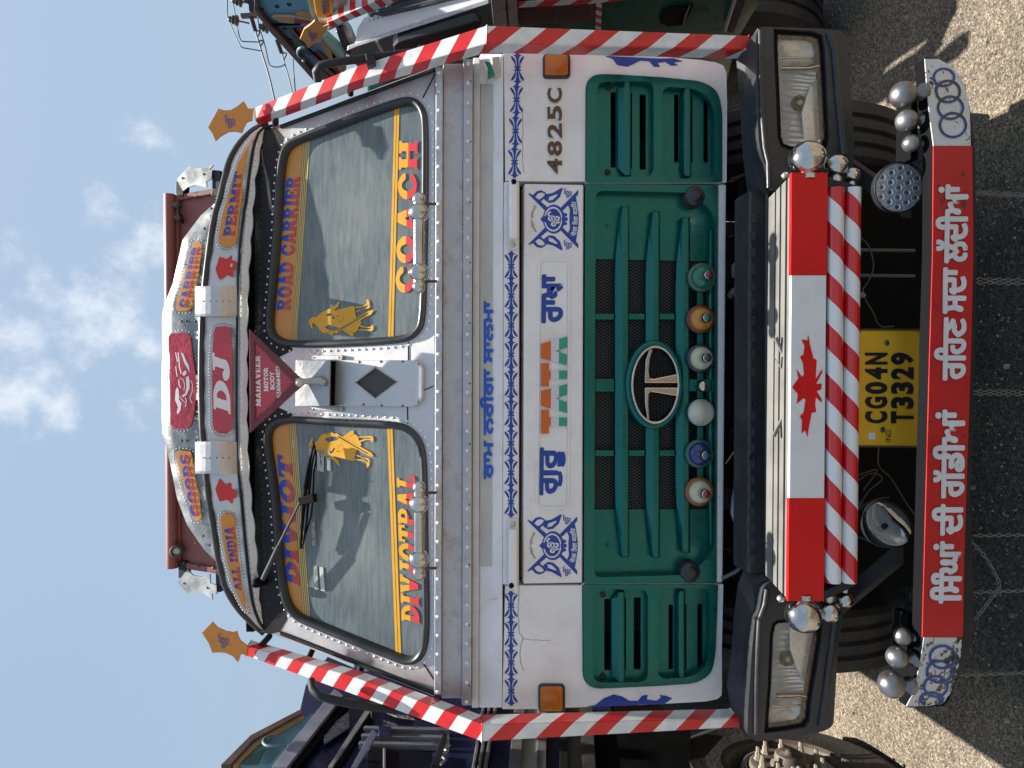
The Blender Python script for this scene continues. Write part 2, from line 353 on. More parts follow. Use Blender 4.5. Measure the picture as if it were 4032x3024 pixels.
# ------------------------------------------------------------ mesh builder
class MB:
    def __init__(s): s.v = []; s.f = []; s.sm = []
    def add(s, vs, fs, sm=False):
        o = len(s.v); s.v += [tuple(v) for v in vs]
        for f in fs: s.f.append([o + i for i in f]); s.sm.append(sm)
    def box(s, a, b):
        x0, y0, z0 = a; x1, y1, z1 = b
        s.add([(x0, y0, z0), (x1, y0, z0), (x1, y1, z0), (x0, y1, z0), (x0, y0, z1), (x1, y0, z1), (x1, y1, z1), (x0, y1, z1)],
              [(3, 2, 1, 0), (4, 5, 6, 7), (0, 1, 5, 4), (1, 2, 6, 5), (2, 3, 7, 6), (3, 0, 4, 7)])
        return s
    def hexa(s, p):   # 8 points: 4 of the back, 4 of the front in the same order
        s.add(p, [(3, 2, 1, 0), (4, 5, 6, 7), (0, 1, 5, 4), (1, 2, 6, 5), (2, 3, 7, 6), (3, 0, 4, 7)]); return s
    def prism(s, F, out, h0, h1, holes=(), back=True):
        out = ccw(out); holes = [list(reversed(ccw(h))) for h in holes]
        loops = [out] + holes
        flat = [p for l in loops for p in l]
        n = len(flat)
        vs = [F.w(a, b, h1) for a, b in flat] + [F.w(a, b, h0) for a, b in flat]
        if holes:
            tris = tessellate_polygon([[Vector((a, b, 0)) for a, b in l] for l in loops])
            fs = []
            for t in tris:
                a, b, c = (Vector(flat[i]) for i in t)
                if (b - a).cross(c - a) < 0: t = (t[0], t[2], t[1])
                fs.append(tuple(t))
        else: fs = [tuple(range(n))]
        fs2 = list(fs)
        if back: fs2 += [tuple(i + n for i in reversed(f)) for f in fs]
        o = 0
        for l in loops:
            m = len(l)
            for i in range(m): fs2.append((o + i, n + o + i, n + o + (i + 1) % m, o + (i + 1) % m))
            o += m
        s.add(vs, fs2); return s
    def sheet(s, F, pts, h):
        p = ccw(pts); s.add([F.w(a, b, h) for a, b in p], [tuple(range(len(p)))]); return s
    def tube(s, path, r, seg=10, caps=True, sm=True):
        path = [Vector(p) for p in path]; n = len(path); rs = r if isinstance(r, (list, tuple)) else [r] * n
        up = None; rings = []
        for i in range(n):
            d = (path[min(i + 1, n - 1)] - path[max(i - 1, 0)]).normalized()
            if up is None: up = Vector((0, 0, 1)) if abs(d.z) < .9 else Vector((1, 0, 0))
            a = d.cross(up).normalized(); b = a.cross(d).normalized(); up = b
            rings.append([path[i] + (a * math.cos(2 * math.pi * j / seg) + b * math.sin(2 * math.pi * j / seg)) * rs[i] for j in range(seg)])
        vs = [v for q in rings for v in q]; fs = []
        for i in range(n - 1):
            for j in range(seg):
                k = (j + 1) % seg; fs.append((i * seg + j, i * seg + k, (i + 1) * seg + k, (i + 1) * seg + j))
        s.add(vs, fs, sm)
        if caps:
            s.add(rings[0], [tuple(range(seg))]); s.add(rings[-1], [tuple(reversed(range(seg)))])
        return s
    def lathe(s, o, d, prof, seg=24, sm=True):
        """profile = [(distance along d, radius)]"""
        o = Vector(o); d = Vector(d).normalized(); up = Vector((0, 0, 1)) if abs(d.z) < .9 else Vector((1, 0, 0))
        a = d.cross(up).normalized(); b = d.cross(a).normalized(); vs = []
        for t, r in prof:
            r = max(r, 1e-5)
            for j in range(seg): 
                an = 2 * math.pi * j / seg; vs.append(o + d * t + (a * math.cos(an) + b * math.sin(an)) * r)
        fs = []
        for i in range(len(prof) - 1):
            for j in range(seg):
                k = (j + 1) % seg; fs.append((i * seg + j, (i + 1) * seg + j, (i + 1) * seg + k, i * seg + k))
        s.add(vs, fs, sm); return s
    def ball(s, c, r, seg=20, sq=1.0, d=(0, 0, 1)):
        n = seg // 2
        return s.lathe(c, d, [(-math.cos(math.pi * i / n) * r * sq, math.sin(math.pi * i / n) * r) for i in range(n + 1)], seg)
    def dome(s, c, d, r, hgt, seg=8, n=2):
        return s.lathe(c, d, [(hgt * math.sin(math.pi / 2 * i / n), r * math.cos(math.pi / 2 * i / n)) for i in range(n + 1)], seg)
    def build(s, name, m, parent=None, bevel=0, bseg=2, label=None, kind=None, smooth=False, autosm=False):
        me = bpy.data.meshes.new(name); me.from_pydata(s.v, [], s.f); me.update()
        me.polygons.foreach_set('use_smooth', [bool(q or smooth) for q in s.sm])
        ms = m if isinstance(m, (list, tuple)) else [m]
        for q in ms: me.materials.append(q)
        o = bpy.data.objects.new(name, me); COL.objects.link(o)
        if parent is not None: o.parent = parent
        if bevel:
            b = o.modifiers.new('bevel', 'BEVEL'); b.width = bevel; b.segments = bseg; b.limit_method = 'ANGLE'; b.angle_limit = R(35); b.harden_normals = False
        if label: o['label'] = label
        if kind: o['kind'] = kind
        return o
def thing(name, label, cat, loc=(0, 0, 0), group=None):
    o = bpy.data.objects.new(name, None); o.empty_display_size = .2; COL.objects.link(o)
    o['label'] = label; o['category'] = cat
    if group: o['group'] = group
    return o
def tag(o, label, cat, group=None):
    o['label'] = label; o['category'] = cat
    if group: o['group'] = group
    return o

# ------------------------------------------------------------ lettering
def quad(F, h, x_b0, x_t0, y0, x_b1, x_t1, y1):
    a = F.px(x_b0, y0, h); b = F.px(x_b1, y1, h); c = F.px(x_t1, y1, h); d = F.px(x_t0, y0, h)
    def f(s, t):
        p = [(a[i] * (1 - s) + b[i] * s) * (1 - t) + (d[i] * (1 - s) + c[i] * s) * t for i in (0, 1)]
        return F.w(p[0], p[1], h)
    return f
_tc = {}
def textmesh(body, off=0.0, shear=0.0):
    key = (body, off, shear)
    if key in _tc: return _tc[key]
    cu = bpy.data.curves.new('t', 'FONT'); cu.body = body; cu.offset = off; cu.shear = shear; cu.resolution_u = 4
    o = bpy.data.objects.new('t', cu); COL.objects.link(o)
    bpy.context.view_layer.update()
    dg = bpy.context.evaluated_depsgraph_get()
    me = o.evaluated_get(dg).to_mesh()
    v = np.array([tuple(q.co)[:2] for q in me.vertices]); f = [tuple(p.vertices) for p in me.polygons]
    o.evaluated_get(dg).to_mesh_clear()
    bpy.data.objects.remove(o); bpy.data.curves.remove(cu)
    mn, mx = v.min(0), v.max(0); v = (v - mn) / (mx - mn)
    _tc[key] = (v, f); return v, f
def text(parent, body, qf, m, off=.0, shear=0.0, name='lettering', fat=0.0):
    v, f = textmesh(body, off, shear)
    mb = MB()
    if not fat: mb.add([qf(a, b) for a, b in v], f)
    if fat:      # heavier brush: the same strokes laid again, shifted by a pen's width
        A, B, C_ = qf(.5, .5), qf(.501, .5), qf(.5, .501); ea = (B - A).normalized(); eb = (C_ - A).normalized(); nn = ea.cross(eb)
        def lay(Q):      # overlapping strokes never share a plane
            for i, p in enumerate(f): mb.add([Q[j] + nn * (.000004 * (i % 11)) for j in p], [tuple(range(len(p)))])
        lay([qf(a, b) for a, b in v])
        for k in range(15):
            q_ = fat * (1 if k < 10 else .5); an_ = k * .6283 if k < 10 else k * 1.2566
            o = ea * math.cos(an_) * q_ + eb * math.sin(an_) * q_ + nn * (.00005 * (k + 1)); Q_ = [qf(a, b) + o for a, b in v]; lay(Q_)
    return mb.build(name, m, parent)
# implicit shapes on a grid
def d_box(X, Y, x0, y0, x1, y1): return np.maximum(abs(X - (x0 + x1) / 2) - (x1 - x0) / 2, abs(Y - (y0 + y1) / 2) - (y1 - y0) / 2)
def d_ell(X, Y, cx, cy, rx, ry): return (np.sqrt(((X - cx) / rx) ** 2 + ((Y - cy) / ry) ** 2) - 1) * min(rx, ry)
def d_cap(X, Y, x0, y0, x1, y1, r):
    dx, dy = x1 - x0, y1 - y0; t = np.clip(((X - x0) * dx + (Y - y0) * dy) / (dx * dx + dy * dy + 1e-12), 0, 1)
    return np.hypot(X - x0 - t * dx, Y - y0 - t * dy) - r
def d_line(X, Y, pts, r):
    d = None
    for a, b in zip(pts[:-1], pts[1:]):
        q = d_cap(X, Y, a[0], a[1], b[0], b[1], r); d = q if d is None else np.minimum(d, q)
    return d
def d_poly(X, Y, P):
    d = np.full(X.shape, 1e9); s = np.ones(X.shape); n = len(P)
    for i in range(n):
        ax, ay = P[i]; bx, by = P[i - 1]; ex, ey = bx - ax, by - ay; wx, wy = X - ax, Y - ay
        t = np.clip((wx * ex + wy * ey) / (ex * ex + ey * ey + 1e-15), 0, 1)
        d = np.minimum(d, (wx - ex * t) ** 2 + (wy - ey * t) ** 2)
        c1, c2, c3 = Y >= ay, Y < by, ex * wy > ey * wx
        s = np.where((c1 & c2 & c3) | (~c1 & ~c2 & ~c3), -s, s)
    return s * np.sqrt(d)
U, D_ = lambda *a: np.minimum.reduce(a), lambda a, b: np.maximum(a, -b)
def march(fn, x0, y0, x1, y1, nx, ny):
    xs = np.linspace(x0, x1, nx); ys = np.linspace(y0, y1, ny); X, Y = np.meshgrid(xs, ys); d = fn(X, Y)
    V = []; Fc = []; idx = {}
    def vert(p):
        k = (round(p[0], 6), round(p[1], 6))
        if k not in idx: idx[k] = len(V); V.append(p)
        return idx[k]
    ins = d < 0
    for j in range(ny - 1):
        i = 0
        while i < nx - 1:
            c = (ins[j, i], ins[j, i + 1], ins[j + 1, i + 1], ins[j + 1, i])
            if all(c):
                k = i
                while k < nx - 1 and ins[j, k] and ins[j, k + 1] and ins[j + 1, k] and ins[j + 1, k + 1]: k += 1
                Fc.append([vert((xs[i], ys[j])), vert((xs[k], ys[j])), vert((xs[k], ys[j + 1])), vert((xs[i], ys[j + 1]))]); i = k; continue
            if any(c):
                cor = [(i, j), (i + 1, j), (i + 1, j + 1), (i, j + 1)]; poly = []
                for q in range(4):
                    (a, b), (e, g) = cor[q], cor[(q + 1) % 4]
                    da, db = d[b, a], d[g, e]
                    if da < 0: poly.append((xs[a], ys[b]))
                    if (da < 0) != (db < 0):
                        t = da / (da - db); poly.append((xs[a] + (xs[e] - xs[a]) * t, ys[b] + (ys[g] - ys[b]) * t))
                if len(poly) >= 3:
                    ids = []
                    for p in poly:
                        q = vert(p)
                        if not ids or ids[-1] != q: ids.append(q)
                    if len(set(ids)) >= 3: Fc.append(list(dict.fromkeys(ids)))
            i += 1
    return V, Fc
def slab(ch):
    t = .13
    se = lambda X, Y, x0, x1, lo=True, hi=True: U(*( ([d_box(X, Y, x0, 0, x1, t)] if lo else []) + ([d_box(X, Y, x0, 1 - t, x1, 1)] if hi else [])))
    G = {
     'I': (.48, lambda X, Y: U(d_box(X, Y, .1, 0, .38, 1), se(X, Y, 0, .48))),
     'D': (.84, lambda X, Y: U(d_box(X, Y, .07, 0, .34, 1), se(X, Y, 0, .36), np.maximum(D_(d_ell(X, Y, .32, .5, .52, .5), d_ell(X, Y, .38, .5, .19, .29)), .3 - X))),
     'O': (.88, lambda X, Y: D_(d_ell(X, Y, .44, .5, .44, .52), d_ell(X, Y, .44, .5, .16, .3))),
     'C': (.84, lambda X, Y: U(D_(D_(d_ell(X, Y, .44, .5, .44, .52), d_ell(X, Y, .46, .5, .18, .3)), d_box(X, Y, .5, .36, 1.2, .64)), d_ell(X, Y, .72, .72, .12, .13))),
     'G': (.88, lambda X, Y: U(D_(D_(d_ell(X, Y, .44, .5, .44, .52), d_ell(X, Y, .46, .5, .18, .3)), d_box(X, Y, .5, .46, 1.2, .66)), d_box(X, Y, .5, .36, .88, .48), d_box(X, Y, .62, .08, .84, .48))),
     'V': (.9, lambda X, Y: U(d_poly(X, Y, [(.03, 1), (.34, 1), (.5, .42), (.62, 1), (.87, 1), (.6, 0), (.34, 0)]), d_box(X, Y, 0, 1 - t, .4, 1), d_box(X, Y, .54, 1 - t, .92, 1))),
     'J': (.68, lambda X, Y: U(d_box(X, Y, .32, .26, .58, 1), d_box(X, Y, .2, 1 - t, .68, 1), np.maximum(d_ell(X, Y, .3, .27, .285, .28), Y - .3), d_ell(X, Y, .15, .28, .14, .14))),
     'T': (.84, lambda X, Y: U(d_box(X, Y, 0, .82, .84, 1), d_box(X, Y, .28, 0, .56, 1), d_box(X, Y, .18, 0, .66, t), d_box(X, Y, 0, .64, .13, 1), d_box(X, Y, .71, .64, .84, 1))),
     'P': (.8, lambda X, Y: U(d_box(X, Y, .07, 0, .34, 1), d_box(X, Y, 0, 0, .42, t), d_box(X, Y, 0, 1 - t, .36, 1), np.maximum(D_(d_ell(X, Y, .36, .71, .43, .3), d_ell(X, Y, .38, .71, .16, .13)), .3 - X))),
     'R': (.92, lambda X, Y: U(d_box(X, Y, .07, 0, .34, 1), d_box(X, Y, 0, 0, .4, t), d_box(X, Y, 0, 1 - t, .36, 1), np.maximum(D_(d_ell(X, Y, .36, .72, .43, .28), d_ell(X, Y, .38, .73, .16, .12)), .3 - X), d_poly(X, Y, [(.34, .5), (.62, .5), (.92, 0), (.6, 0)]))),
     'A': (.94, lambda X, Y: U(D_(d_poly(X, Y, [(.05, 0), (.32, 1), (.6, 1), (.88, 0), (.6, 0), (.54, .2), (.34, .2), (.28, 0)]), d_poly(X, Y, [(.38, .34), (.52, .34), (.45, .64)])), d_box(X, Y, 0, 0, .36, .1), d_box(X, Y, .52, 0, .94, .1))),
     'L': (.76, lambda X, Y: U(d_box(X, Y, .1, 0, .38, 1), d_box(X, Y, 0, 1 - t, .48, 1), d_box(X, Y, 0, 0, .74, .17), d_box(X, Y, .62, 0, .74, .4))),
     'H': (.94, lambda X, Y: U(d_box(X, Y, .07, 0, .34, 1), d_box(X, Y, .6, 0, .87, 1), d_box(X, Y, .2, .42, .7, .58), se(X, Y, 0, .41), se(X, Y, .53, .94))),
     'S': (.76, lambda X, Y: U(D_(D_(d_ell(X, Y, .38, .72, .35, .3), d_ell(X, Y, .4, .72, .13, .1)), d_box(X, Y, .42, .5, .9, .72)), D_(D_(d_ell(X, Y, .38, .29, .37, .31), d_ell(X, Y, .36, .3, .13, .1)), d_box(X, Y, -.1, .3, .34, .5)))),
     'N': (.96, lambda X, Y: U(d_box(X, Y, .08, 0, .27, 1), d_box(X, Y, .69, 0, .88, 1), d_poly(X, Y, [(.05, 1), (.36, 1), (.9, 0), (.62, 0)]), d_box(X, Y, 0, 0, .36, t), d_box(X, Y, .6, 1 - t, .96, 1), d_box(X, Y, 0, 1 - t, .3, 1))),
     'E': (.8, lambda X, Y: U(d_box(X, Y, .07, 0, .35, 1), d_box(X, Y, 0, 0, .78, .16), d_box(X, Y, 0, .84, .76, 1), d_box(X, Y, .2, .43, .6, .58), d_box(X, Y, .66, 0, .78, .36), d_box(X, Y, .64, .66, .76, 1), d_box(X, Y, .5, .36, .6, .65))),
     'M': (1.14, lambda X, Y: U(d_box(X, Y, .08, 0, .27, 1), d_box(X, Y, .83, 0, 1.08, 1), d_poly(X, Y, [(.05, 1), (.36, 1), (.58, .46), (.8, 1), (1.08, 1), (.66, .02), (.5, .02)]), d_box(X, Y, 0, 0, .36, t), d_box(X, Y, .75, 0, 1.14, t), d_box(X, Y, 0, 1 - t, .3, 1), d_box(X, Y, .86, 1 - t, 1.14, 1))),
    }
    return G[ch]
_sc = {}
def slabtext(parent, body, qf, mtop, mbot=None, shear=0.0, gap=.05, split=.5, edge=None, ny=30):
    ws = [(.42 if c == ' ' else slab(c)[0]) for c in body]
    tot = sum(ws) + gap * (len(body) - 1) + shear
    x = 0
    for c, wd in zip(body, ws):
        if c != ' ':
            if (c, ny) not in _sc:
                nx = max(8, int((wd + .16) * ny))
                top = march(lambda X, Y: np.maximum(slab(c)[1](X, Y), .5 - Y), -.05, .5, wd + .08, 1.03, nx, ny // 2)
                bot = march(lambda X, Y: np.maximum(slab(c)[1](X, Y), Y - .5), -.05, -.03, wd + .08, .5, nx, ny // 2)
                _sc[(c, ny)] = (top, bot)
            mb = MB(); cnt = []
            for V, Fc in _sc[(c, ny)]:
                mb.add([qf((x + a + shear * b) / tot, b) for a, b in V], Fc); cnt.append(len(Fc))
            o = mb.build('letter', [mtop, mbot or mtop], parent)
            o.data.polygons.foreach_set('material_index', [0] * cnt[0] + [1] * cnt[1])
        x += wd + gap
def decal(parent, name, fn, bb, n, F, h, m, label=None):
    """fn works on picture coordinates (x,y); the print lies on plane F at height h"""
    V, Fc = march(fn, bb[0], bb[1], bb[2], bb[3], n, max(8, int(n * (bb[3] - bb[1]) / (bb[2] - bb[0]))))
    mb = MB(); mb.add([F.pw(a, b, h) for a, b in V], [list(reversed(f)) for f in Fc])
    return mb.build(name, m, parent, label=label)
def pathpts(pts, step, closed=False):
    out = []; P = [Vector(p) for p in pts]
    if closed: P.append(P[0])
    acc = 0
    for a, b in zip(P[:-1], P[1:]):
        l = (b - a).length
        if l < 1e-9: continue
        t = acc
        while t < l: out.append(tuple(a + (b - a) * (t / l))); t += step
        acc = t - l
    return out
def rivets(parent, F, pts2, h, r=.004, m=None, seg=7, name='rivets', hgt=None):
    mb = MB()
    for a, b in pts2: mb.dome(F.w(a, b, h), F.n, r, hgt or r * .7, seg)
    return mb.build(name, m or ALU, parent, kind='stuff')
# ================================================================ the setting
def ground():
    m = bpy.data.materials.new('worn_asphalt'); m.use_nodes = True; t = m.node_tree; L = t.links.new; p = t.nodes['Principled BSDF']
    tc = N(t, 'ShaderNodeTexCoord')
    vo = N(t, 'ShaderNodeTexVoronoi'); vo.inputs['Scale'].default_value = 160; L(tc.outputs['Object'], vo.inputs['Vector'])
    vo2 = N(t, 'ShaderNodeTexVoronoi', feature='DISTANCE_TO_EDGE'); vo2.inputs['Scale'].default_value = 160; L(tc.outputs['Object'], vo2.inputs['Vector'])
    n = N(t, 'ShaderNodeTexNoise'); n.inputs['Scale'].default_value = 1.6; n.inputs['Detail'].default_value = 8; L(tc.outputs['Object'], n.inputs['Vector'])
    n3 = N(t, 'ShaderNodeTexNoise'); n3.inputs['Scale'].default_value = 55; n3.inputs['Detail'].default_value = 5; L(tc.outputs['Object'], n3.inputs['Vector'])
    sp = N(t, 'ShaderNodeSeparateColor'); L(vo.outputs['Color'], sp.inputs[0])
    cr = N(t, 'ShaderNodeValToRGB'); e = cr.color_ramp.elements
    e[0].position = 0; e[0].color = (.11, .095, .08, 1); e[1].position = 1; e[1].color = (.56, .46, .33, 1)
    q = e.new(.3); q.color = (.24, .195, .14, 1); q = e.new(.7); q.color = (.38, .31, .22, 1)
    L(sp.outputs[0], cr.inputs[0])
    gap = N(t, 'ShaderNodeMapRange'); gap.inputs[1].default_value = .0; gap.inputs[2].default_value = .16; gap.inputs[3].default_value = .28; gap.inputs[4].default_value = 1; L(vo2.outputs[0], gap.inputs[0])
    va = N(t, 'ShaderNodeMapRange'); va.inputs[1].default_value = .3; va.inputs[2].default_value = .7; va.inputs[3].default_value = .58; va.inputs[4].default_value = 1.15; L(n.outputs[0], va.inputs[0])
    vb = N(t, 'ShaderNodeMapRange'); vb.inputs[1].default_value = .3; vb.inputs[2].default_value = .6; vb.inputs[3].default_value = .55; vb.inputs[4].default_value = 1.05; L(n3.outputs[0], vb.inputs[0])
    mu = N(t, 'ShaderNodeMath', operation='MULTIPLY'); L(gap.outputs[0], mu.inputs[0]); L(va.outputs[0], mu.inputs[1])
    mu2 = N(t, 'ShaderNodeMath', operation='MULTIPLY'); L(mu.outputs[0], mu2.inputs[0]); L(vb.outputs[0], mu2.inputs[1])
    vs = N(t, 'ShaderNodeVectorMath', operation='SCALE'); L(cr.outputs[0], vs.inputs[0]); L(mu2.outputs[0], vs.inputs['Scale'])
    # the middle truck's shade deepened in the asphalt colour, with a noisy edge
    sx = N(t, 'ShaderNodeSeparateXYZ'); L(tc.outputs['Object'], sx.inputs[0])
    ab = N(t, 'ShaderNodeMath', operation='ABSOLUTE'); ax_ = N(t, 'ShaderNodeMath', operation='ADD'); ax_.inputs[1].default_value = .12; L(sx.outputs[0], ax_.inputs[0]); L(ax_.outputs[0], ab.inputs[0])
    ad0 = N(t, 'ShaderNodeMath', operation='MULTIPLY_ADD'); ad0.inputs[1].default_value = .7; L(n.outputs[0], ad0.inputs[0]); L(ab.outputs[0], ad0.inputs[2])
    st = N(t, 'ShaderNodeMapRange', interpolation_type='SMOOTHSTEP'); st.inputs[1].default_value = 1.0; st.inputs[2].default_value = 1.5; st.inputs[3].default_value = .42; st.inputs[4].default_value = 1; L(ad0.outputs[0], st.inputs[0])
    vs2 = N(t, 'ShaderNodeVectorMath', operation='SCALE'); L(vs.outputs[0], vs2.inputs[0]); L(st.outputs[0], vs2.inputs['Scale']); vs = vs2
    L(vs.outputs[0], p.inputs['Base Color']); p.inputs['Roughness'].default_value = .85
    ad = N(t, 'ShaderNodeMath', operation='MULTIPLY_ADD'); ad.inputs[1].default_value = .8; L(vo2.outputs[0], ad.inputs[0]); L(n3.outputs[0], ad.inputs[2])
    b = N(t, 'ShaderNodeBump'); b.inputs['Strength'].default_value = 1.0; b.inputs['Distance'].default_value = .007
    L(ad.outputs[0], b.inputs['Height']); L(b.outputs[0], p.inputs['Normal'])
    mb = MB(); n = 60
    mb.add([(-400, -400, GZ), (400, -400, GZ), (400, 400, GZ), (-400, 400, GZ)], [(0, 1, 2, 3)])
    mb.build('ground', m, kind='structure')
    # loose chips lying on the surface
    ms = bpy.data.materials.new('stone_chips'); ms.use_nodes = True; t = ms.node_tree; p = t.nodes['Principled BSDF']; L = t.links.new
    p.inputs['Roughness'].default_value = .9
    ge = N(t, 'ShaderNodeNewGeometry'); cr = N(t, 'ShaderNodeValToRGB'); e = cr.color_ramp.elements
    e[0].color = (.13, .115, .10, 1); e[1].color = (.34, .29, .22, 1); L(ge.outputs['Random Per Island'], cr.inputs[0]); L(cr.outputs[0], p.inputs['Base Color'])
    mb = MB(); rg = random.Random(3)
    for _ in range(9000):
        x = rg.uniform(-2.4, 2.3); y = rg.uniform(-.7, 2.4)
        r = rg.uniform(.0025, .0065) * (2.2 if rg.random() < .02 else 1)
        an = rg.uniform(0, 6.28); vs = []
        for k in range(5):
            q = an + k * 1.2566; s = r * rg.uniform(.7, 1.2); vs.append((x + s * math.cos(q), y + s * math.sin(q), GZ - .001))
        for k in range(3):
            q = an + k * 2.09; s = r * .55; vs.append((x + s * math.cos(q), y + s * math.sin(q), GZ + r * rg.uniform(.6, 1.0)))
        mb.add(vs, [(0, 1, 5), (1, 2, 6, 5), (2, 3, 6), (3, 4, 7, 6), (4, 0, 5, 7), (5, 6, 7)])
    mb.build('gravel', ms, kind='stuff')
ground()

# ================================================================ the truck in the middle
T = thing('cargo_truck', 'white truck with green grille facing the viewer, parked between a blue and a green truck', 'truck')
def pr(name, m, F, pts, h0, h1, holes=(), bevel=0, parent=None, raw=False, label=None, bseg=2, r=0):
    """a solid cut to an outline measured in the photograph, standing between h0 and h1 in front of plane F"""
    p = pts if raw else F.pp(pts, h1)
    if r: p = rnd(p, r)
    hs = [(q if raw else F.pp(q, h1)) for q in holes]
    return MB().prism(F, p, h0, h1, hs).build(name, m, parent or T, bevel=bevel, label=label, bseg=bseg)
def rectpx(x0, y0, x1, y1): return [(x0, y0), (x1, y0), (x1, y1), (x0, y1)]
def rrect(F, h, x0, y0, x1, y1, r, seg=5): return rnd(F.pp(rectpx(x0, y0, x1, y1), h), r, seg)

# ---- cab shell behind the front, load body, chassis
mb = MB()
mb.box((-1.12, .102, .95), (-1.06, 1.75, 1.80)); mb.box((1.06, .102, .95), (1.12, 1.75, 1.80))
mb.add([(-1.10, .16, 1.80), (-1.10, 1.75, 1.80), (-.90, 1.75, 2.36), (-.84, .66, 2.36)], [(0, 1, 2, 3)])
mb.add([(1.10, .16, 1.80), (1.10, 1.75, 1.80), (.90, 1.75, 2.36), (.84, .66, 2.36)], [(3, 2, 1, 0)])
mb.box((-1.06, 1.71, .95), (1.06, 1.75, 1.8)); mb.box((-1.06, .3, .93), (1.06, 1.7, .96))
mb.add([(-.84, .66, 2.36), (.84, .66, 2.36), (.90, 1.75, 2.36), (-.90, 1.75, 2.36), (-.5, .55, 2.54), (.5, .55, 2.54), (.5, 1.75, 2.56), (-.5, 1.75, 2.56)],
       [(0, 4, 7, 3), (4, 5, 6, 7), (5, 1, 2, 6), (0, 1, 5, 4), (3, 2, 6, 7), (0, 1, 2, 3)])
mb.box((-.86, .44, 2.405), (.86, .72, 2.435)); mb.box((-1.055, .145, .93), (1.055, .295, .96))
mb.build('cab_shell', BLACKM, T)
mb = MB(); mb.box((-1.15, 1.95, 1.15), (1.15, 8.6, 2.95)); ob = mb.build('load_body', MAROON, T, bevel=.02)
mb = MB()
for sx in (-1, 1): mb.box((sx * .42 - .04, .05, .62), (sx * .42 + .04, 8.4, .86))
for y in (.2, 1.6, 3, 4.5, 6, 7.5): mb.box((-.40, y, .66), (.40, y + .1, .82))
mb.box((-.95, .5, .2), (.95, .64, .36))
mb.build('chassis', BLACKM, T)
MB().box((-1.05, 1.9, GZ + .12), (1.05, 1.96, 1.1)).build('mudguard', BLACK, T)
MB().box((-.74, -.02, .02), (.74, .03, .72)).build('front_apron', BLACK, T)
MB().box((-.74, .04, .0), (.74, 1.2, .1)).build('sump_guard', BLACKM, T)
for sx in (-1, 1): MB().box((sx * 1.0 - .14, .05, .78), (sx * 1.0 + .14, 1.15, .84)).build('wheel_arch', BLACK, T)
def wheel(parent, c, r, wd, ax, tread=True, nuts=False, name='wheel'):
    c = Vector(c); ax = Vector(ax)
    prof = [(-wd / 2, r * .55), (-wd / 2 * 1.0, r * .72), (-wd / 2 * 1.05, r * .86), (-wd / 2 * .88, r * .965)]
    n = 4; 
    for k in range(n + 1):
        x0 = -wd / 2 * .82 + k * wd * .82 / n - 0
        if k < n:
            x1 = x0 + wd * .82 / n
            g = .012
            prof += [(x0 + g, r), (x1 - g, r), (x1 - g * .8, r - .016), (x1 + g * .2, r - .016)] if k < n - 1 else [(x0 + g, r), (x1, r)]
    prof += [(wd / 2 * .88, r * .965), (wd / 2 * 1.05, r * .86), (wd / 2, r * .72), (wd / 2, r * .55)]
    mb = MB(); mb.lathe(c, ax, prof, 64, sm=False)
    ob = mb.build('tyre', TYRE, parent)
    mb = MB(); mb.lathe(c, ax, [(wd * .5, r * .56), (wd * .46, r * .53), (wd * .2, r * .5), (wd * .1, r * .42), (wd * .12, r * .3), (wd * .12, .0)], 32)
    mb.build('rim', IRON, ob)
    return ob
for sx in (-1, 1):
    wheel(T, (sx * .985, .60, GZ + .51), .51, .27, (sx, 0, 0))
    for yy in (2.6, 5.6, 6.9): wheel(T, (sx * .92, yy, GZ + .51), .51, .30, (sx, 0, 0))

# ---- white front panels
FT = 2050   # top of the fascia in the picture
right_white = [(1984, 205), (2160, 203), (2400, 212), (2600, 222), (2760, 236), (2820, 246), (2848, 258), (2860, 285), (2863, 400), (2861, 718), (1990, 712)]
left_white = [(1978, 2792), (2100, 2792), (2300, 2784), (2600, 2772), (2780, 2762), (2826, 2752), (2841, 2738), (2843, 2700), (2842, 2560), (2848, 2301), (1990, 2307)]
gr_r = rnd(FR.pp([(2306, 292), (2440, 296), (2600, 306), (2760, 322), (2824, 360), (2842, 440), (2842, 722), (2304, 722)], 0), [.10, 0, 0, .03, .03, .03, .01, .01])
gr_l = rnd(FR.pp([(2294, 2712), (2440, 2706), (2600, 2698), (2740, 2688), (2800, 2650), (2816, 2570), (2826, 2297), (2292, 2297)], 0), [.10, 0, 0, .03, .03, .03, .01, .01])
o = MB().prism(FR, FR.pp(right_white, 0), -.10, 0, [gr_r]).build('fascia_panel', WHITE, T, bevel=.012, bseg=3)
FASR = o
o = MB().prism(FR, FR.pp(left_white, 0), -.10, 0, [gr_l]).build('fascia_panel', WHITE, T, bevel=.012, bseg=3)
FASL = o
# centre hatch
hatch = FR.pp([(2064, 722), (2299, 726), (2294, 2296), (2060, 2300)], .0)
emb = rnd(FR.pp([(2122, 1022), (2240, 1022), (2236, 2000), (2114, 2000)], 0), .028, 6)
H = MB().prism(FR, hatch, -.10, .0).build('bonnet_hatch', WHITE, T, bevel=.006)
MB().prism(FR, offs(emb, -.004), -.0, .0055, [offs(emb, .005)]).build('pressed_rim', WHITE, H, bevel=.0026, bseg=3)
# white band above the hatch, between the two outer panels
B = MB().prism(FR, FR.pp([(1984, 714), (2046, 714), (2044, 2304), (1980, 2304)], .0), -.08, .0).build('upper_band', WHITE, T, bevel=.006)
MB().box((-1.02, .10, .9), (1.02, .14, 1.75)).build('inner_panel', BLACK, T)
# white strip under the grille
MB().prism(FR, FR.pp([(2829, 724), (2862, 724), (2848, 2296), (2822, 2296)], .0), -.06, .0).build('lower_lip', WHITE2, T, bevel=.008)

